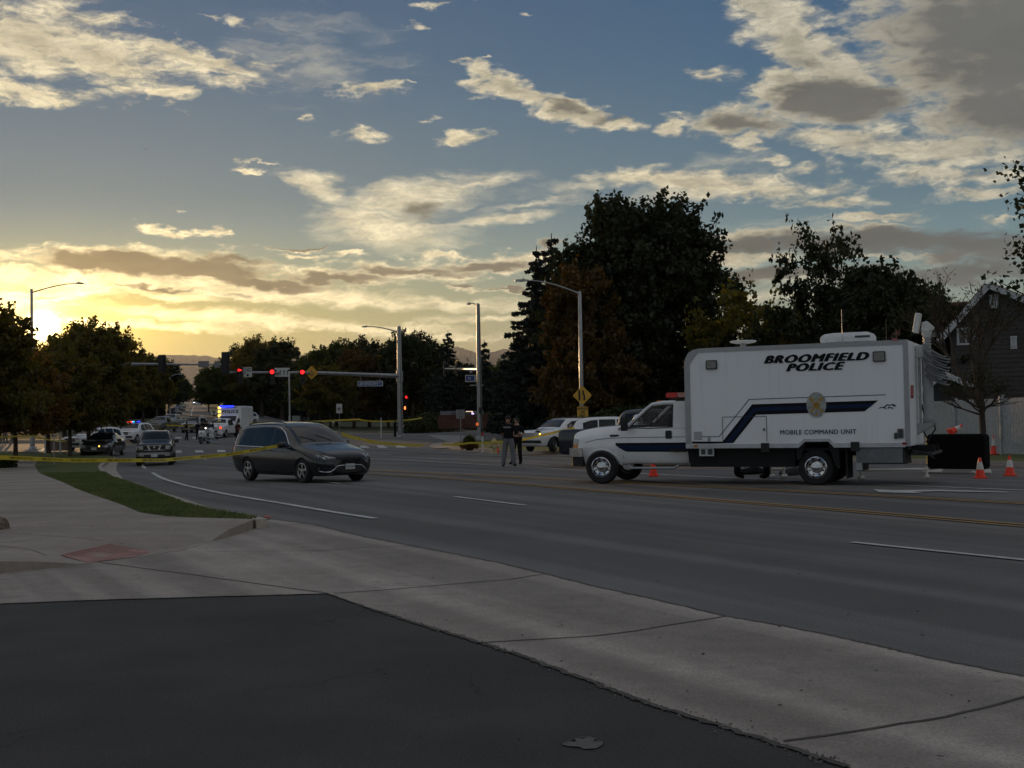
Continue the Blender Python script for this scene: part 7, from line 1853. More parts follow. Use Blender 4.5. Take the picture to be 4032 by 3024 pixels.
t_.scale = (.56,)*3; n = 1100; a = rng.uniform(0, 6.28, n); pts = np.stack([.72*np.cos(a), .72*np.sin(a), .30+rng.random(n)*.35], 1)+rng.normal(0, .09, (n, 3)); newobj('trailing_leaves', leaf_mesh(pts, .13, rng, 'plant'), L_rust, t_)
M_cone = mat('cone_orange', (.86, .045, .012), .4, 0, .08, 10, emit=(1, .06, .01), estr=.0); M_coll = mat('cone_collar', (.62, .60, .57), .5, 0, .06, 10)
def cone(label, loc, tilt=None, h=.51, group='traffic cones', basem=None, bands=True):
    t_ = thing('traffic_cone', label, 'traffic cone', loc, 0, group)
    mb = MB(); mb.box((0, 0, .02), (.37*h/.72, .37*h/.72, .04)); mb.build('base', basem or M_cone, t_, bevel=.01)
    r = lambda z: .145*(1-z/h)*h/.72+.028
    mb = MB(); mb.lathe([(r(.04), .04), (r(h), h), (.018, h+.005)], n=24); body = mb.build('cone_body', M_cone, t_, True)
    if bands:
        mb = MB(); mb.lathe([(r(h*.44)+.004, h*.44), (r(h*.80)+.004, h*.80)], n=24, caps=False); mb.build('collar', M_coll, body)
    if tilt: t_.rotation_euler = tilt
    return t_
x, y = G(3860, 1884); cone('left one of the two cones standing in front of the black covered barrier', (x, y, terr(x, y)))
x, y = G(3977, 1874); cone('cone nearest the right edge beside the black covered barrier', (x, y, terr(x, y)))
x, y = G(2573, 1876); cone('cone seen under the cab of the command truck', (x, y, terr(x, y)), h=.52, bands=False)
x, y = G(1957, 1784); cone('cone with a black base standing at the kerb left of the officers', (x, y, terr(x, y)), h=.50, basem=M_rub, bands=False)
X = P(3915, 1722, 44); cone('distant cone partly hidden behind the black barrier', (X.x, X.y, terr(X.x, X.y)+.15), h=.72)
X = P(3755, 1714, 33.4); cone('cone lying on top of the black covered barrier', (X.x-.1, X.y, 1.06), (0, R(62), .2), h=.42)
def barrier():
    D = 33.4; a = P(3662, 1850, D); b = P(3890, 1850, D-1.0); c = (a+b)/2; t_ = thing('covered_barrier', 'black fabric covered barrier on white pipe feet behind the truck', 'barrier', (c.x, c.y, terr(c.x, c.y)), math.atan2(b.y-a.y, b.x-a.x))
    L = (b-a).length; z0, z1 = .12, 1.06
    n = 24; vs = []; rnd = random.Random(3)
    mb = MB(); mb.rbox((0, 0, (z0+z1)/2), (L, .46, z1-z0), .10, 'y'); cv = mb.build('fabric_cover', mat('black_cloth', (.006, .006, .007), .95, 0, .3, 6, bump=.6, bscale=5, spec=.1), t_, bevel=.05)
    for sx in (-L/2+.0, L/2-.25):
        mb = MB(); mb.tube([(sx, -.25, .05), (sx+.05, .75, .05)], .035, 8); mb.tube([(sx+.0, 0, .05), (sx, 0, .8)], .035, 8); mb.tube([(sx-.1, -.2, .05), (sx+.42, -.25, .05)], .035, 8); mb.build('pipe_foot', M_pipe, t_)
    mb = MB(); mb.box((-L/2+.02, -.26, .62), (.035, .02, .75)); mb.build('reflective_strip', mat('reflective_yellow', (.8, .55, .2), .4), t_)
barrier()
def pipe_rail(px0, px1, D, label, post=True):
    a = P(px0, 1850, D); b = P(px1, 1850, D); t_ = thing('pipe_rail', label, 'barrier', (a.x, a.y, 0)); d = b-a; d.z = 0; z = .22
    mb = MB(); mb.tube([Vector((0, 0, z)), d+Vector((0, 0, z))], .035, 8); r_ = mb.build('rail', M_pipe, t_)
    for k in (0, 1):
        o = d*k; mb = MB(); mb.tube([o+Vector((0, 0, z+.06)), o+Vector((0, 0, .04))], .04, 8); mb.tube([o+Vector((-.12, -.25, .04)), o+Vector((.12, .25, .04))], .04, 8); mb.build('foot', M_pipe, t_)
    return t_
pipe_rail(3390, 3648, 30.3, 'white pipe barrier foot rail showing below the back of the truck')
pipe_rail(3035, 3085, 31.8, 'short white pipe foot seen under the truck beside the shoes')

# ============================================================ fence, houses, mountains
M_vinyl = wmat('vinyl_fence', (.40, .41, .42), (.36, .37, .38), .6, 10, .5, 0)
def vinyl_fence():
    pts = [P(3540, 1730, 40), P(3752, 1727, 46), P(3768, 1727, 44)]
    # posts at measured columns, running toward us to the right
    posts = [(3300, 62), (3420, 56), (3580, 51), (3766, 46.5), (3945, 43.5), (4130, 41), (4330, 39)]
    W_ = []
    for px, D in posts:
        d = ray(px, 1700); x = d.x/d.y*D; W_.append(Vector((x, D, terr(x, D)+.15)))
    t_ = thing('vinyl_fence', 'tall white vinyl privacy fence behind the back of the truck', 'fence', W_[0]); h = 2.0
    for i, w_ in enumerate(W_):
        q = w_-W_[0]; mb = MB(); mb.box(q+Vector((0, 0, h/2+.04)), (.14, .14, h+.08)); mb.box(q+Vector((0, 0, h+.11)), (.18, .18, .05)); mb.build('fence_post', M_vinyl, t_)
        if i == len(W_)-1: break
        e = W_[i+1]-W_[0]; d = (e-q); L = d.length; ang = math.atan2(d.y, d.x); m_ = (q+e)/2
        mb = MB(); mb.box(m_+Vector((0, 0, h/2)), (L-.14, .03, h-.1), ang); n = int(L/.17)
        pn = mb.build('fence_panel', M_vinyl, t_)
        mb = MB()
        for k in range(1, n): 
            g_ = q.lerp(e, k/n)+Vector((0, 0, h/2)); mb.box(g_+Vector((math.sin(ang), -math.cos(ang), 0))*.016, (.012, .006, h-.3), ang)
        mb.build('board_grooves', mat('groove', (.33, .335, .34), .7), pn)
        for z in (.12, h-.06):
            mb = MB(); mb.box(m_+Vector((0, 0, z)), (L-.14, .06, .16 if z < 1 else .14), ang); mb.build('fence_rail', M_vinyl, t_)
vinyl_fence()
def board_fence():
    a = P(2330, 1650, 96); b = P(2760, 1650, 88); z = terr(a.x, a.y)+.1; t_ = thing('board_fence', 'low pale fence far behind the parked white cars', 'fence', (a.x, a.y, z)); d = Vector((b.x-a.x, b.y-a.y, 0)); ang = math.atan2(d.y, d.x); L = d.length
    mb = MB(); mb.box(d/2+Vector((0, 0, .9)), (L, .05, 1.7), ang); mb.build('fence_panel', M_vinyl, t_)
    for k in range(5):
        mb = MB(); mb.box(d*(k/4)+Vector((0, 0, .95)), (.16, .16, 1.9), ang); mb.build('fence_post', M_vinyl, t_)
board_fence()
M_siding = wmat('siding_grey', (.070, .062, .056), (.088, .078, .070), 1, 20, .8, .2); M_fascia = mat('fascia_white', (.50, .51, .52), .5); M_roof = wmat('roof_tile_red', (.075, .030, .020), (.115, .046, .030), 1.2, 14, .9, .8, bscale=14)
M_siding2 = wmat('siding_dark_blue', (.02, .025, .035), (.03, .035, .045), 1, 20, .8, .2)
def gable_house(name, label, Dg, pk, el, er, depth, base_z, wins, siding, roofm, over=.45, ang=0, cat='house', sid=True):
    """gable wall facing us: pk, el, er are the photo pixels of the peak and of both eaves"""
    K = P(*pk, Dg); L_ = P(*el, Dg); R_ = P(*er, Dg); L_.z = R_.z = (L_.z+R_.z)/2
    t_ = thing(name, label, cat, (K.x, K.y, base_z)); o = t_.location.copy(); t_.rotation_euler.z = R(ang); t_.scale.x = 1/math.cos(R(ang))
    k, l, r = K-o, L_-o, R_-o; ew = over*.9
    mb = MB(); mb.prism([(l.x, 0), (l.x, l.z), (k.x, k.z), (r.x, r.z), (r.x, 0)], 0, depth, 'xz'); wall = mb.build('wall', siding, t_)
    if sid:
        mb = MB(); z = .3
        while z < k.z-.4:
            f = 1 if z < l.z else (k.z-z)/(k.z-l.z); mb.box((k.x+((l.x+r.x)/2-k.x)*1*(1 if z < l.z else f), -.01, z), ((r.x-l.x)*f-.05, .02, .012)); z += .22
        mb.build('siding_lines', M_siding2, wall)
    for a, n_ in ((l, -1), (r, 1)):
        d = (Vector((a.x, 0, a.z))-Vector((k.x, 0, k.z))); dn = d.normalized(); e = Vector((a.x, 0, a.z))+dn*.7; nrm = Vector((-dn.z, 0, dn.x)); nrm = nrm if nrm.z > 0 else -nrm
        up = nrm*.16; K0 = Vector((k.x, 0, k.z))
        mb = MB(); y0, y1 = -over, depth+over
        mb.add([K0+Vector((0, y0, 0))+nrm*.03, e+Vector((0, y0, 0))+nrm*.03, e+Vector((0, y1, 0))+nrm*.03, K0+Vector((0, y1, 0))+nrm*.03, K0+Vector((0, y0, 0))+up, e+Vector((0, y0, 0))+up, e+Vector((0, y1, 0))+up, K0+Vector((0, y1, 0))+up],
               [(0, 1, 2, 3), (4, 5, 6, 7), (0, 1, 5, 4), (1, 2, 6, 5), (2, 3, 7, 6), (3, 0, 4, 7)]); mb.build('roof', roofm, t_)
        mb = MB(); lo = -nrm*.14
        mb.add([K0+Vector((0, y0-.03, 0))+lo, e+Vector((0, y0-.03, 0))+lo, e+Vector((0, y0-.03, 0))+up*.75, K0+Vector((0, y0-.03, 0))+up*.75, K0+Vector((0, y0-.004, 0))+lo, e+Vector((0, y0-.004, 0))+lo, e+Vector((0, y0-.004, 0))+up*.75, K0+Vector((0, y0-.004, 0))+up*.75],
               [(0, 1, 2, 3), (4, 5, 6, 7), (0, 1, 5, 4), (1, 2, 6, 5), (2, 3, 7, 6), (3, 0, 4, 7)]); mb.build('bargeboard', M_fascia, t_)
    for (x0, y0, x1, y1) in wins:
        a = P(x0, y0, Dg)-o; b = P(x1, y1, Dg)-o; c = (a+b)/2; w_ = abs(b.x-a.x); h_ = abs(a.z-b.z)
        mb = MB()
        for dx_, dz_, sx, sz in ((0, h_/2, w_+.12, .1), (0, -h_/2, w_+.12, .1), (-w_/2, 0, .1, h_), (w_/2, 0, .1, h_)): mb.box((c.x+dx_, -.05, c.z+dz_), (sx, .07, sz-.001))
        fr = mb.build('window', M_fascia, t_)
        mb = MB(); mb.box((c.x, -.025, c.z), (w_-.08, .02, h_-.08)); mb.build('pane', M_glass, fr)
        mb = MB(); mb.box((c.x, -.045, c.z), (.05, .03, h_-.1)); mb.build('mullion', M_fascia, fr)
    return t_
gable_house('house', 'dark grey two storey house with white gable trim behind the bare tree', 58, (3893, 1126), (3762, 1252), (4200, 1330), 9, terr(20, 58), [(3900, 1165, 3922, 1210), (3790, 1292, 3846, 1352), (3970, 1330, 3984, 1372)], M_siding, M_roof, ang=-25)
# lower red roof wing to its left
def wing():
    o = P(3600, 1300, 63); a = P(3560, 1198, 63); b = P(3830, 1178, 63); t_ = thing('house_wing', 'red roofed wing of the grey house left of its gable', 'house', (a.x, a.y, terr(18, 63)))
    L = b.x-a.x; z1 = a.z-t_.location.z; z0 = P(3600, 1300, 60).z-t_.location.z
    mb = MB(); mb.add([(0, -3.2, z0-.2), (L, -3.2, z0-.2), (L+.2, 0, z1+.1), (.6, 0, z1), (0, 3.2, z0-.2), (L, 3.2, z0-.2)], [(0, 1, 2, 3), (3, 2, 5, 4), (0, 3, 4), (0, 1, 5, 4)]); mb.build('roof', M_roof, t_)
    mb = MB(); mb.box((L/2+.3, 0, z0/2-.2), (L-.8, 5.6, z0-.1)); mb.build('wall', M_siding, t_)
    mb = MB(); mb.box((L/2, -3.24, z0-.26), (L, .06, .22)); mb.build('fascia', M_fascia, t_)
wing()
gable_house('house', 'far house whose gable tip shows between the dark trees', 84, (3598, 1148), (3545, 1185), (3680, 1200), 8, terr(27, 84), [(3590, 1170, 3603, 1186)], M_siding, M_roof, sid=False)
gable_house('house', 'house gable barely showing behind the dark trees above the truck', 80, (3440, 1235), (3330, 1300), (3560, 1300), 8, terr(24, 80), [(3425, 1262, 3445, 1290)], M_siding, M_roof, sid=False)
gable_house('garden_shed', 'dark shed with a white trimmed gable peeking over the white fence', 56, (3712, 1472), (3668, 1502), (3775, 1502), 3, terr(19, 56), [], M_siding2, mat('shingle_dark', (.05, .04, .04), .9), .2, sid=False, cat='shed')
# far mountains
def mountains():
    rnd = random.Random(12); mm = [((1980, 1425), 16000), ]
    def ridge(name, prof, D, m, back=2500):
        pts = [P(px, py, D) for px, py in prof]; q = []
        for a, b in zip(pts, pts[1:]):
            n = 6
            for j in range(n): 
                v = a.lerp(b, j/n); v.z += rnd.uniform(-1, 1)*D*.0006*(j > 0); q.append(v)
        q.append(pts[-1]); vs = []; k = len(q)
        for v in q: vs += [(v.x, v.y-1800, -20), (v.x, v.y-500, v.z*.62+rnd.uniform(-1, 1)*D*.001), (v.x, v.y, v.z), (v.x, v.y+back, -20)]
        fs = [(i*4+j, i*4+4+j, i*4+5+j, i*4+1+j) for i in range(k-1) for j in range(3)]
        mb = MB(); mb.add(vs, fs); tag(mb.build(name, m), kind='structure')
    # a mile-thick evening air column already greys these far rock slopes
    ridge('mountains', [(-600, 1440), (0, 1420), (400, 1405), (700, 1398), (800, 1400), (900, 1415), (1000, 1402), (1200, 1398), (1420, 1380), (1465, 1366), (1500, 1378), (1560, 1392), (1700, 1378), (1800, 1364), (1850, 1382), (1900, 1392), (1960, 1380), (2010, 1372), (2080, 1362), (2200, 1380), (2600, 1370), (3300, 1395), (4600, 1400)], 15000, M_mtn)
    ridge('hills', [(-600, 1520), (300, 1510), (900, 1480), (1400, 1460), (1700, 1440), (1860, 1430), (1950, 1405), (1990, 1398), (2060, 1412), (2300, 1440), (3000, 1450), (4600, 1460)], 11000, M_mtn)
M_mtn = wmat('mountain_rock', (.05, .055, .05), (.07, .07, .065), .0008, .01, 1, 0)
mountains()

# ============================================================ caution tape
M_tape = None
def make_tape_mat():
    m = bpy.data.materials.new('caution_tape'); m.use_nodes = True; q = NT(m.node_tree); bs = m.node_tree.nodes['Principled BSDF']
    nz = q.noise(q.n('ShaderNodeTexCoord').outputs['Object'], 3, 3); c = q.mix(nz, (.52, .40, .03), (.70, .56, .06)); m.node_tree.links.new(c, bs.inputs['Base Color']); bs.inputs['Roughness'].default_value = .35
    m.node_tree.links.new(c, bs.inputs['Emission Color']); bs.inputs['Emission Strength'].default_value = 0
    tr = q.n('ShaderNodeBsdfTranslucent'); m.node_tree.links.new(c, tr.inputs[0]); mx = q.n('ShaderNodeMixShader'); mx.inputs[0].default_value = .4
    m.node_tree.links.new(bs.outputs[0], mx.inputs[1]); m.node_tree.links.new(tr.outputs[0], mx.inputs[2]); m.node_tree.links.new(mx.outputs[0], m.node_tree.nodes['Material Output'].inputs[0]); return m
M_tape = make_tape_mat()
def tape(label, pts, w=.075, sag=.0, words=False, twist=.5, ends=True):
    """pts: world points; ribbon with a slow twist; optional repeated wording printed along it"""
    path = []
    for a, b in zip(pts, pts[1:]):
        n = max(6, int((b-a).length/.25))
        for j in range(n):
            u = j/n; p = a.lerp(b, u); p.z -= sag*4*u*(1-u); path.append(p)
    path.append(pts[-1]); L = 0; vs = []; tot = len(path)
    ws = []
    for i, p in enumerate(path):
        if i: L += (p-path[i-1]).length
        d = (path[min(i+1, tot-1)]-path[max(i-1, 0)]).normalized(); up = Vector((0, 0, 1)); side = d.cross(up).normalized()
        th = twist*math.sin(L*.55)+twist*.6*math.sin(L*1.31+1)
        u = up*math.cos(th)+side*math.sin(th); vs += [p-u*w/2, p+u*w/2]; ws.append((p, d, u))
    mb = MB(); mb.add(vs, [(2*i, 2*i+2, 2*i+3, 2*i+1) for i in range(tot-1)])
    me = mb.mesh('tape', False); o = bpy.data.objects.new('caution_tape', me); C.objects.link(o); setm(o, M_tape); tag(o, label, 'caution tape', 'yellow caution tapes')
    if words:
        cu = bpy.data.curves.new('t', 'FONT'); cu.body = 'CRIME SCENE DO NOT CROSS'; cu.size = w*.78; cu.extrude = 0; cu.offset = .0012; cu.align_y = 'CENTER'; cu.resolution_u = 1
        tmp = bpy.data.objects.new('t', cu); C.objects.link(tmp); base = bpy.data.meshes.new_from_object(tmp.evaluated_get(bpy.context.evaluated_depsgraph_get())); bpy.data.objects.remove(tmp)
        tw = max(v.co.x for v in base.vertices)+.35; cum = [0]
        for i in range(1, tot): cum.append(cum[-1]+(path[i]-path[i-1]).length)
        s0 = .2
        while s0+tw < cum[-1] and s0 < words:
            vv = []
            for v in base.vertices:
                s_ = s0+v.co.x; i = min(max(np.searchsorted(cum, s_)-1, 0), tot-2); k = (s_-cum[i])/(cum[i+1]-cum[i]); p = path[i].lerp(path[i+1], k); u = ws[i][2].lerp(ws[i+1][2], k); d = ws[i][1]
                nrm = u.cross(d).normalized(); nrm = nrm if nrm.y < 0 else -nrm; vv.append(p+u*v.co.y+nrm*.003)
            me = bpy.data.meshes.new('print'); me.from_pydata([tuple(q) for q in vv], [], [tuple(p.vertices) for p in base.polygons]); newobj('print', me, mat('tape_ink', (.03, .02, .005), .5), o)
            s0 += tw
    return o
tape('near caution tape stretching across the left lawn up to the minivan', [P(-200, 1797, 22), P(0, 1801, 23), P(290, 1813, 26), P(640, 1812, 29), P(900, 1790, 32.0), P(1092, 1756, 34.6)], .085, .0, 16, .25)
tape('tape running from the minivan to the right corner kerb', [P(1345, 1708, 37), P(1420, 1728, 44), P(1490, 1742, 52), P(1600, 1752, 62), P(1672, 1752, 70)], .12, .02, False, .4)
tape('tape above the minivan roof, tied toward the far park trees', [P(985, 1670, 60), P(1160, 1664, 80), P(1370, 1653, 110), P(1415, 1651, 116)], .14, .0, False, .3)
tape('tape between the park trees and the bright lamp pole', [P(1412, 1651, 116), P(1480, 1658, 118), P(1570, 1655, 120), P(1662, 1645, 122)], .14, .06, False, .3)
tape('tape strung across the white crossover behind the officers', [P(2050, 1733, 52), P(2110, 1720, 53), P(2180, 1703, 54), P(2262, 1684, 55.5)], .10, .0, False, .3)
tape('low tape across the right corner lawn behind the officers', [P(1740, 1750, 62), P(1850, 1744, 60), P(1990, 1737, 56), P(2040, 1734, 54)], .09, .03, False, .3)
tape('tape behind the left lamp pole, slanting down to the right', [P(-60, 1722, 60), P(50, 1718, 60), P(128, 1716, 58.7), P(200, 1733, 62), P(260, 1738, 66)], .07, .02, False, .3)
tape('thin tape across the hill street in front of the pickups', [P(655, 1675, 130), P(720, 1676, 130), P(820, 1678, 128)], .14, .0, False, .2)

# ============================================================ people
M_skin = mat('skin', (.32, .17, .11), .55, 0, .08, 8); M_skin2 = mat('skin_pale', (.42, .26, .19), .55, 0, .08, 8)
def cloth(n, c): return mat('cloth_'+n, c, .9, 0, .18, 10, bump=.4, bscale=30, spec=.15)
C_blk = cloth('black', (.010, .010, .011)); C_navy = cloth('navy', (.012, .014, .022)); C_gry = cloth('grey', (.030, .030, .036)); C_kha = cloth('khaki', (.22, .19, .14)); C_red = cloth('red', (.35, .03, .02)); C_mar = cloth('maroon', (.05, .012, .014)); C_olv = cloth('olive', (.07, .07, .05))
M_hair = mat('hair_dark', (.02, .014, .010), .7); M_hairg = mat('hair_grey', (.25, .24, .22), .7); M_cap = cloth('cap', (.035, .033, .028)); M_sole = mat('shoe_sole', (.45, .45, .35), .6)
def person(label, loc, face, mats, pose=None, h=1.78, fingers=False, hat=None, hair=M_hair, skin=M_skin, group=None, long_sleeve=False, extra=None, bulk=1.0):
    """face: bearing the figure looks to (degrees clockwise from straight ahead). mats = shirt, trousers, shoes"""
    J = dict(pel=(0, 0, .95), sp=(0, .005, 1.12), ch=(0, .01, 1.32), nb=(0, .02, 1.475), nk=(0, .008, 1.545), hd=(0, -.012, 1.635), ht=(0, -.005, 1.725),
             ls=(-.195, .015, 1.42), le=(-.235, .03, 1.14), lw=(-.235, -.04, .90), rs=(.195, .015, 1.42), re=(.235, .03, 1.14), rw=(.235, -.04, .90),
             lh=(-.095, 0, .90), lk=(-.115, -.01, .50), la=(-.13, .02, .09), lt=(-.15, -.15, .035), rh=(.095, 0, .90), rk=(.115, -.01, .50), ra=(.13, .02, .09), rt=(.15, -.15, .035))
    if pose: J.update(pose)
    b = bulk
    Rd = dict(pel=(.168*b, .125*b), sp=(.160*b, .120*b), ch=(.185*b, .130*b), nb=(.100, .085), nk=(.062, .062), hd=(.078, .094), ht=(.052, .062),
              ls=(.080, .080), le=(.056, .056), lw=(.036, .036), rs=(.080, .080), re=(.056, .056), rw=(.036, .036),
              lh=(.112*b, .112*b), lk=(.082*b, .085*b), la=(.064*b, .068*b), lt=(.050, .040), rh=(.112*b, .112*b), rk=(.082*b, .085*b), ra=(.064*b, .068*b), rt=(.050, .040))
    E = [('pel', 'sp'), ('sp', 'ch'), ('ch', 'nb'), ('nb', 'nk'), ('nk', 'hd'), ('hd', 'ht'), ('ch', 'ls'), ('ls', 'le'), ('le', 'lw'), ('ch', 'rs'), ('rs', 're'), ('re', 'rw'),
         ('pel', 'lh'), ('lh', 'lk'), ('lk', 'la'), ('la', 'lt'), ('pel', 'rh'), ('rh', 'rk'), ('rk', 'ra'), ('ra', 'rt')]
    J = {k: Vector(v) for k, v in J.items()}
    for s_ in 'lr':      # palm, fingers and a thumb from the side of the palm
        w_, e_ = J[s_+'w'], J[s_+'e']; d = (w_-e_).normalized(); pc = w_+d*.065; J[s_+'p'] = pc; Rd[s_+'p'] = (.036, .024); E.append((s_+'w', s_+'p'))
        if fingers:
            sd = d.cross(Vector((1, 0, 0) if abs(d.x) < .8 else (0, 0, 1))).normalized(); nn = d.cross(sd).normalized()
            for i in range(4):
                o_ = pc+sd*(i-1.5)*.021; L = (.062, .074, .070, .054)[i]; a_ = o_+d*.035; b_ = a_+(d*.8+nn*.35).normalized()*L*.55; c_ = b_+(d*.45+nn*.75).normalized()*L*.45
                for nm, p, r in (('a', a_, .010), ('b', b_, .0092), ('c', c_, .008)):
                    J[f'{s_}f{i}{nm}'] = p; Rd[f'{s_}f{i}{nm}'] = (r, r)
                E += [(s_+'p', f'{s_}f{i}a'), (f'{s_}f{i}a', f'{s_}f{i}b'), (f'{s_}f{i}b', f'{s_}f{i}c')]
            t1 = pc-d*.02-sd*.038; t2 = t1+(d*.8-sd*.45).normalized()*.035; J[s_+'t1'] = t1; J[s_+'t2'] = t2; Rd[s_+'t1'] = (.012, .012); Rd[s_+'t2'] = (.010, .010); E += [(s_+'p', s_+'t1'), (s_+'t1', s_+'t2')]
    hd = J['hd']; J['no'] = hd+Vector((0, -.108, -.012)); Rd['no'] = (.011, .014); E.append(('hd', 'no'))
    J['jw'] = hd+Vector((0, -.058, -.075)); Rd['jw'] = (.040, .034); E.append(('hd', 'jw'))
    names = list(J); me = bpy.data.meshes.new('body'); me.from_pydata([J[k] for k in names], [(names.index(a), names.index(c)) for a, c in E], [])
    o = bpy.data.objects.new('body', me); C.objects.link(o); sk = o.modifiers.new('skin', 'SKIN'); sk.use_smooth_shade = True; sk.branch_smoothing = .4
    for i, k in enumerate(names):
        v = me.skin_vertices[0].data[i]; v.radius = Rd[k]; v.use_root = (k == 'pel')
    ss = o.modifiers.new('sub', 'SUBSURF'); ss.levels = ss.render_levels = 1 if not fingers else 2
    apply_mods(o); me = o.data; me.materials.clear()
    shirt, pants, shoes = mats
    for m in (skin, shirt, pants, shoes): me.materials.append(m)
    reg = {}
    for a, c in E:
        s_ = {a, c}
        if s_ & {'hd', 'ht', 'nk', 'no', 'jw'}: r = 0
        elif any(q in ('lp', 'rp') or q[1:] in ('t1', 't2') or q[1] == 'f' for q in s_) or (s_ & {'lw', 'rw'}): r = 1 if (long_sleeve and s_ & {'le', 're'}) else 0
        elif s_ & {'lt', 'rt'}: r = 3
        elif s_ & {'lk', 'rk', 'la', 'ra', 'lh', 'rh'}: r = 2
        else: r = 1
        reg[(a, c)] = r
    segs = [(J[a], J[c], reg[(a, c)]) for a, c in E]
    for p in me.polygons:
        q = p.center; best = (9, 0)
        for a, c, r in segs:
            ab = c-a; k = max(0, min(1, (q-a).dot(ab)/max(ab.length_squared, 1e-6))); dd2 = (q-a-ab*k).length
            if dd2 < best[0]: best = (dd2, r)
        r = best[1]
        if r == 1 and q.z < J['pel'].z+.03 and abs(q.x) < .22: r = 2
        p.material_index = r; p.use_smooth = True
    t_ = thing('person', label, 'person', (0, 0, 0), 0, group); o.parent = t_
    h_ = MB(); c_ = J['ht'] 
    if hat == 'cap':
        h_.lathe([(.094, -.035), (.097, .0), (.088, .045), (.055, .075), (.001, .085)], (hd.x, hd.y+.005, hd.z+.055), 'z', 16); h_.add([(hd.x-.075, hd.y-.07, hd.z+.045), (hd.x+.075, hd.y-.07, hd.z+.045), (hd.x+.055, hd.y-.17, hd.z+.03), (hd.x-.055, hd.y-.17, hd.z+.03), (hd.x-.075, hd.y-.07, hd.z+.033), (hd.x+.075, hd.y-.07, hd.z+.033), (hd.x+.055, hd.y-.17, hd.z+.02), (hd.x-.055, hd.y-.17, hd.z+.02)], [(0, 1, 2, 3), (4, 5, 6, 7), (2, 3, 7, 6), (0, 3, 7, 4), (1, 2, 6, 5)])
        q = h_.build('cap', M_cap, t_, True)
    elif hat == 'brim':
        h_.lathe([(.17, .035), (.165, .045), (.095, .05), (.088, .12), (.05, .14), (.001, .14)], (hd.x, hd.y, hd.z), 'z', 18); h_.build('hat', C_blk, t_, True)
    else:
        h_.lathe([(.086, -.05), (.094, .0), (.088, .05), (.06, .085), (.001, .10)], (hd.x, hd.y+.018, hd.z+.025), 'z', 14); h_.build('hair', hair, t_, True)
    for s_ in (-1, 1):
        e_ = MB(); e_.lathe([(.014, -.01), (.020, 0), (.012, .012)], (hd.x+s_*.082, hd.y+.005, hd.z-.01), 'x', 8); e_.build('ear', skin, t_)
        e_ = MB(); e_.lathe([(.001, -.006), (.011, -.003), (.012, .004)], (hd.x+s_*.030, hd.y-.092, hd.z+.012), 'y', 8); e_.build('eye', M_ink, t_)
    e_ = MB(); e_.box((hd.x, hd.y-.094, hd.z-.055), (.045, .008, .008)); e_.build('mouth', C_mar, t_)
    if mats[0] in (C_blk, C_navy):      # duty belt
        z = J['pel'].z+.06; e_ = MB(); e_.lathe([(.176*b, z-.025), (.178*b, z+.025)], (J['pel'].x, J['pel'].y, 0), 'z', 18, False)
        for v in range(len(e_.v)): x_, y_, z_ = e_.v[v]; e_.v[v] = (x_, y_*.80, z_)
        bl = e_.build('belt', C_blk, t_); e_ = MB(); e_.rbox((.165, .02, z-.05), (.05, .09, .16), .02, 'y'); e_.build('holster', C_blk, bl)
    if extra: extra(t_, J)
    t_.location = loc; t_.scale = (h/1.78,)*3; t_.rotation_euler.z = R(180-face) ; return t_
def pp(px, py, D=None):
    if D: X = P(px, py, D); return (X.x, X.y, terr(X.x, X.y))
    x, y = G(px, py); return (x, y, terr(x, y)+.01)
arms_front = dict(le=(-.255, .02, 1.15), lw=(-.13, -.20, 1.10), re=(.255, .02, 1.15), rw=(.13, -.20, 1.10))
arms_akimbo = dict(le=(-.33, .05, 1.16), lw=(-.36, -.15, 1.10), re=(.30, .05, 1.15), rw=(.16, -.16, 1.08))
wide = dict(lk=(-.15, -.01, .50), la=(-.185, .02, .09), lt=(-.21, -.14, .035), rk=(.15, -.01, .50), ra=(.20, .02, .09), rt=(.23, -.14, .035))
def back_words(t_, J):
    tx = text('back_lettering', 'OFFICER', .062, mat('ink_light', (.45, .45, .45), .7), t_, face_M((0, .172, 1.36), (0, 1, 0)), .004, 0, .002, 1.15)
person('officer in black T shirt and grey trousers with his back to us, hands on hips', pp(2004, 1838), 15, (C_blk, C_gry, C_blk), {**arms_akimbo, **wide}, 1.86, True, 'cap', extra=back_words, bulk=1.16)
person('officer in all black facing us, mostly hidden behind his colleague in grey trousers', pp(2037, 1830), 200, (C_blk, C_blk, C_blk), {**arms_front, 'lk': (-.14, -.03, .50), 'la': (-.20, .02, .09), 'lt': (-.26, -.13, .035)}, 1.80, True, skin=M_skin2)
g = 'people by the far signal mast'
person('person in dark clothes bending an arm to the head beside the bright lamp pole', pp(1556, 1722), 60, (C_blk, C_blk, C_blk), {**arms_front, 'le': (-.22, -.15, 1.35), 'lw': (-.12, -.22, 1.60)}, 1.70, group=g)
person('person in a maroon vest and pale sleeves in front of the bright lamp pole', pp(1580, 1719), 195, (C_mar, C_blk, C_blk), dict(le=(-.30, .02, 1.17), lw=(-.28, -.1, .95), re=(.30, .02, 1.17), rw=(.28, -.1, .95)), 1.74, group=g, skin=M_skin2)
g = 'officers around the motorcycle'
person('officer in a wide brimmed hat walking left of the motorcycle', pp(735, 1735), 100, (C_blk, C_blk, C_blk), dict(lk=(-.11, -.14, .52), la=(-.12, -.12, .10), lt=(-.12, -.28, .05), rk=(.11, .05, .50), ra=(.12, .22, .11), rt=(.12, .08, .035), lw=(-.22, -.20, .98)), 1.78, hat='brim', group=g)
person('officer standing straight between the hat wearer and the motorcycle', pp(779, 1733), 20, (C_navy, C_blk, C_blk), None, 1.80, group=g)
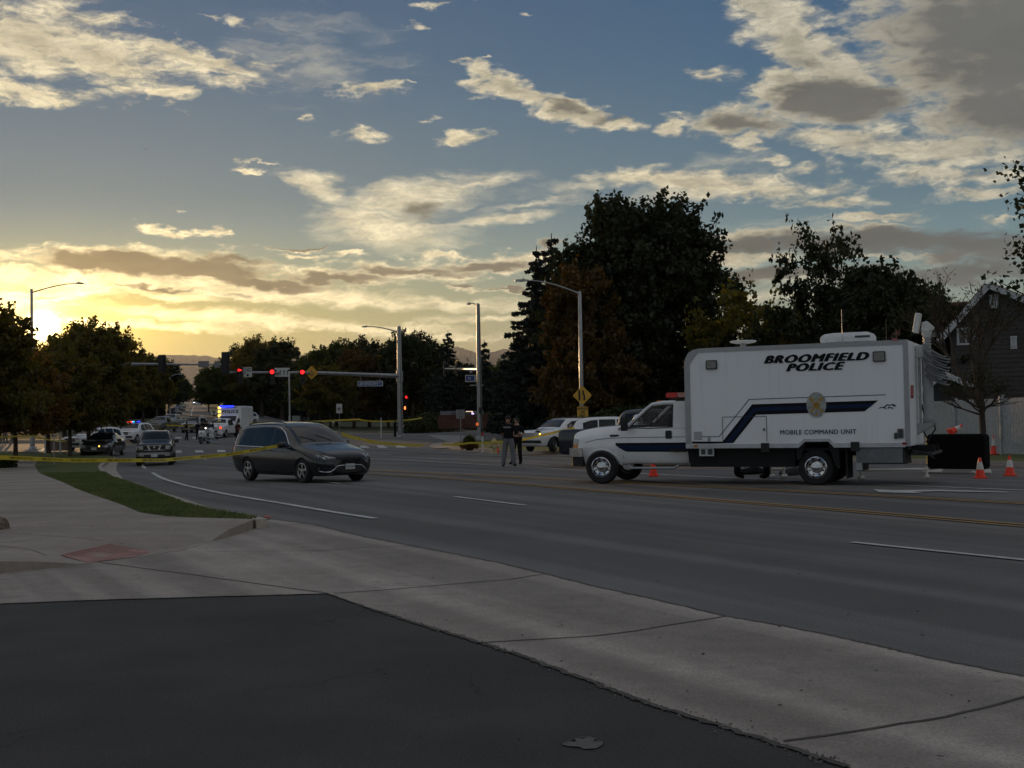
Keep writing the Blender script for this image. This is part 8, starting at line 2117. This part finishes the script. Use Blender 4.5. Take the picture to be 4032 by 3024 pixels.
person('officer just left of the motorcycle windscreen, behind it', pp(801, 1727), 160, (C_blk, C_blk, C_blk), arms_front, 1.80, group=g)
person('officer leaning over the white motorcycle', pp(816, 1728), 230, (C_navy, C_blk, C_blk), arms_front, 1.78, group=g)
person('officer with arms out between the motorcycle and the lit headlamp', pp(838, 1730), 260, (C_blk, C_blk, C_blk), dict(le=(-.38, -.1, 1.22), lw=(-.42, -.32, 1.15)), 1.80, group=g)
person('person in dark red standing behind the back end of the minivan', pp(936, 1736), 200, (C_mar, C_blk, C_blk), None, 1.80, group=g)
g = 'onlookers on the left sidewalk'
person('onlooker in a red shirt by the left edge behind the tape', pp(22, 1745), 150, (C_red, C_gry, C_blk), None, 1.75, group=g)
person('onlooker in a dark shirt and pale trousers walking near the left edge', pp(46, 1744), 90, (C_navy, C_kha, C_kha), dict(lk=(-.11, -.14, .52), la=(-.12, -.10, .10), lt=(-.12, -.26, .05), rk=(.11, .05, .50), ra=(.12, .18, .10), rt=(.12, .04, .035)), 1.75, group=g)
person('onlooker half cut off by the left frame edge in pale clothes', pp(-2, 1746), 120, (C_olv, C_kha, C_blk), None, 1.72, group=g)
g = 'people hidden behind the command truck, only their legs showing'
person('officer in black boots behind the truck, the left pair of legs below the box', pp(2905, 1885), 90, (C_blk, C_blk, C_blk), None, 1.8, group=g)
person('officer in black boots behind the truck, the right pair of legs near the rear wheel', pp(3018, 1886), 270, (C_blk, C_blk, C_blk), None, 1.8, group=g)
def black_bag(px, py, w_, label, m):
    x, y = G(px, py); mb = MB(); mb.lathe([(.001, 0), (w_*.5, .02), (w_*.56, .09), (w_*.45, .19), (w_*.2, .24), (.001, .25)], n=16)
    for i, v in enumerate(mb.v): mb.v[i] = (v[0], v[1]*.5, v[2]*(.85+.15*math.sin(v[0]*9)))
    o = mb.build('duffel_bag', m, None, True, (x, y, terr(x, y))); tag(o, label, 'bag', 'bags on the road behind the truck')
    mb = MB(); mb.tube([(-w_*.25, -.1, .2), (0, -.12, .34), (w_*.25, -.1, .2)], .012, 5); mb.build('handle', C_blk, o)
black_bag(2955, 1868, .75, 'dark lumpy bag on the road between the two pairs of legs', C_blk); black_bag(3115, 1872, .6, 'blue grey bag on the road just left of the rear truck wheel', cloth('slate', (.04, .045, .055)))
# low brick planter wall by the left tree
X = P(240, 1745, 92); t_ = thing('low_wall', 'low pale brick wall left of the tree trunks, beyond the cross street', 'wall', (X.x, X.y, terr(X.x, X.y)+.1)); mb = MB(); mb.box((0, 0, .35), (1.3, .8, .75)); mb.build('wall_block', wmat('brick_pale', (.22, .16, .12), (.28, .21, .16), 2, 30, .9, .4), t_); mb = MB(); mb.box((0, 0, .76), (1.4, .9, .08)); mb.build('coping', M_curb, t_)
# rock at the left edge of the sidewalk
def rock():
    x, y = G(-4, 2085, .13); rnd = random.Random(6); bm = bmesh.new(); bmesh.ops.create_icosphere(bm, subdivisions=3, radius=.16)
    for v in bm.verts: v.co *= 1+rnd.uniform(-.10, .10)+.12*math.sin(v.co.x*31+v.co.z*17); v.co.z *= .75
    me = bpy.data.meshes.new('rock'); bm.to_mesh(me); bm.free(); o = newobj('rock', me, wmat('rock', (.12, .085, .055), (.22, .17, .12), 6, 60, .9, .8), None, False, (x, y, terr(x, y)+.20)); tag(o, 'rough brown rock cut off by the left frame edge on the sidewalk', 'rock')
rock()
# airplane high on the left
def plane(px, py, D, label, s_):
    X = P(px, py, D); t_ = thing('airplane', label, 'airplane', X, R(20)); t_.scale = (s_,)*3; m = mat('plane_grey', (.12, .12, .13), .5)
    mb = MB(); mb.tube([(-18, 0, 0), (-16, 0, .4), (-10, 0, .6), (12, 0, .6), (18, 0, 1.6)], [.3, 1.6, 2.0, 1.9, .3], 12); mb.build('fuselage', m, t_, True)
    for sg in (-1, 1):
        mb = MB(); mb.prism([(-3, 0), (2, 0), (8, sg*16), (5.5, sg*16)], .1, .5, 'xy'); mb.build('wing', m, t_)
        mb = MB(); mb.prism([(13, 0), (16, 0), (18, sg*6), (16.5, sg*6)], 1.2, 1.5, 'xy'); mb.build('tailplane', m, t_)
        mb = MB(); mb.lathe([(.9, -2), (1.0, 0), (.6, 1.8)], (-1, sg*5.5, -.8), 'x', 12); mb.build('engine', m, t_)
    mb = MB(); mb.prism([(12.5, 1.4), (16, 1.6), (18.5, 7), (17, 7)], -.2, .2, 'xz'); mb.build('fin', m, t_)
plane(571, 585, 9000, 'tiny airplane silhouette in clear sky high on the left', .85)
plane(803, 1062, 12000, 'tiny airplane silhouette against the dark cloud bank', .8)

# ============================================================ evening haze between us and the mountains
def haze():
    m = bpy.data.materials.new('haze_air'); m.use_nodes = True; nt = m.node_tree; nt.nodes.clear()
    o_ = nt.nodes.new('ShaderNodeOutputMaterial'); v = nt.nodes.new('ShaderNodeVolumePrincipled')
    v.inputs['Density'].default_value = 2.6e-5; v.inputs['Color'].default_value = (.78, .80, .84, 1); v.inputs['Anisotropy'].default_value = .6
    nt.links.new(v.outputs[0], o_.inputs['Volume'])
    mb = MB(); mb.add([(x, y, z) for z in (-26, 1120) for x, y in ((-14000, -2000), (14000, -2000), (14000, 19500), (-14000, 19500))], [(3, 2, 1, 0), (4, 5, 6, 7), (0, 1, 5, 4), (1, 2, 6, 5), (2, 3, 7, 6), (3, 0, 4, 7)])
    o = mb.build('haze', m); tag(o, kind='stuff')
haze()

# ============================================================ far woods closing the view below the crowns
def far_woods(name, px0, px1, D, h, n, seed, label, m, size=.9, dep=14):
    rng = np.random.default_rng(seed); u = rng.random(n); pts = []
    d0, d1 = ray(px0, 1660), ray(px1, 1660); x0, x1 = d0.x/d0.y*D, d1.x/d1.y*D
    for k in range(n):
        x = x0+(x1-x0)*u[k]; y = D+rng.uniform(0, dep); top = h*(.62+.24*math.sin(x*.23)+.14*math.sin(x*.71+2))
        pts.append((x, y, terr(x, y)+top*rng.random()**.8))
    o = newobj(name, leaf_mesh(np.array(pts), size, rng, name), m); tag(o, label, 'woods', kind='stuff')
far_woods('far_woods', 880, 2260, 250, 7.5, 26000, 71, 'dark band of distant woods closing the view behind the park trees', L_dark)
far_woods('far_woods', -500, 560, 215, 6.5, 20000, 72, 'dark band of distant woods behind the trees on the left', L_dark)
far_woods('far_woods', 2240, 4400, 118, 5.0, 20000, 73, 'dark hedge band behind the command truck and the gardens', L_dark, .6, 8)
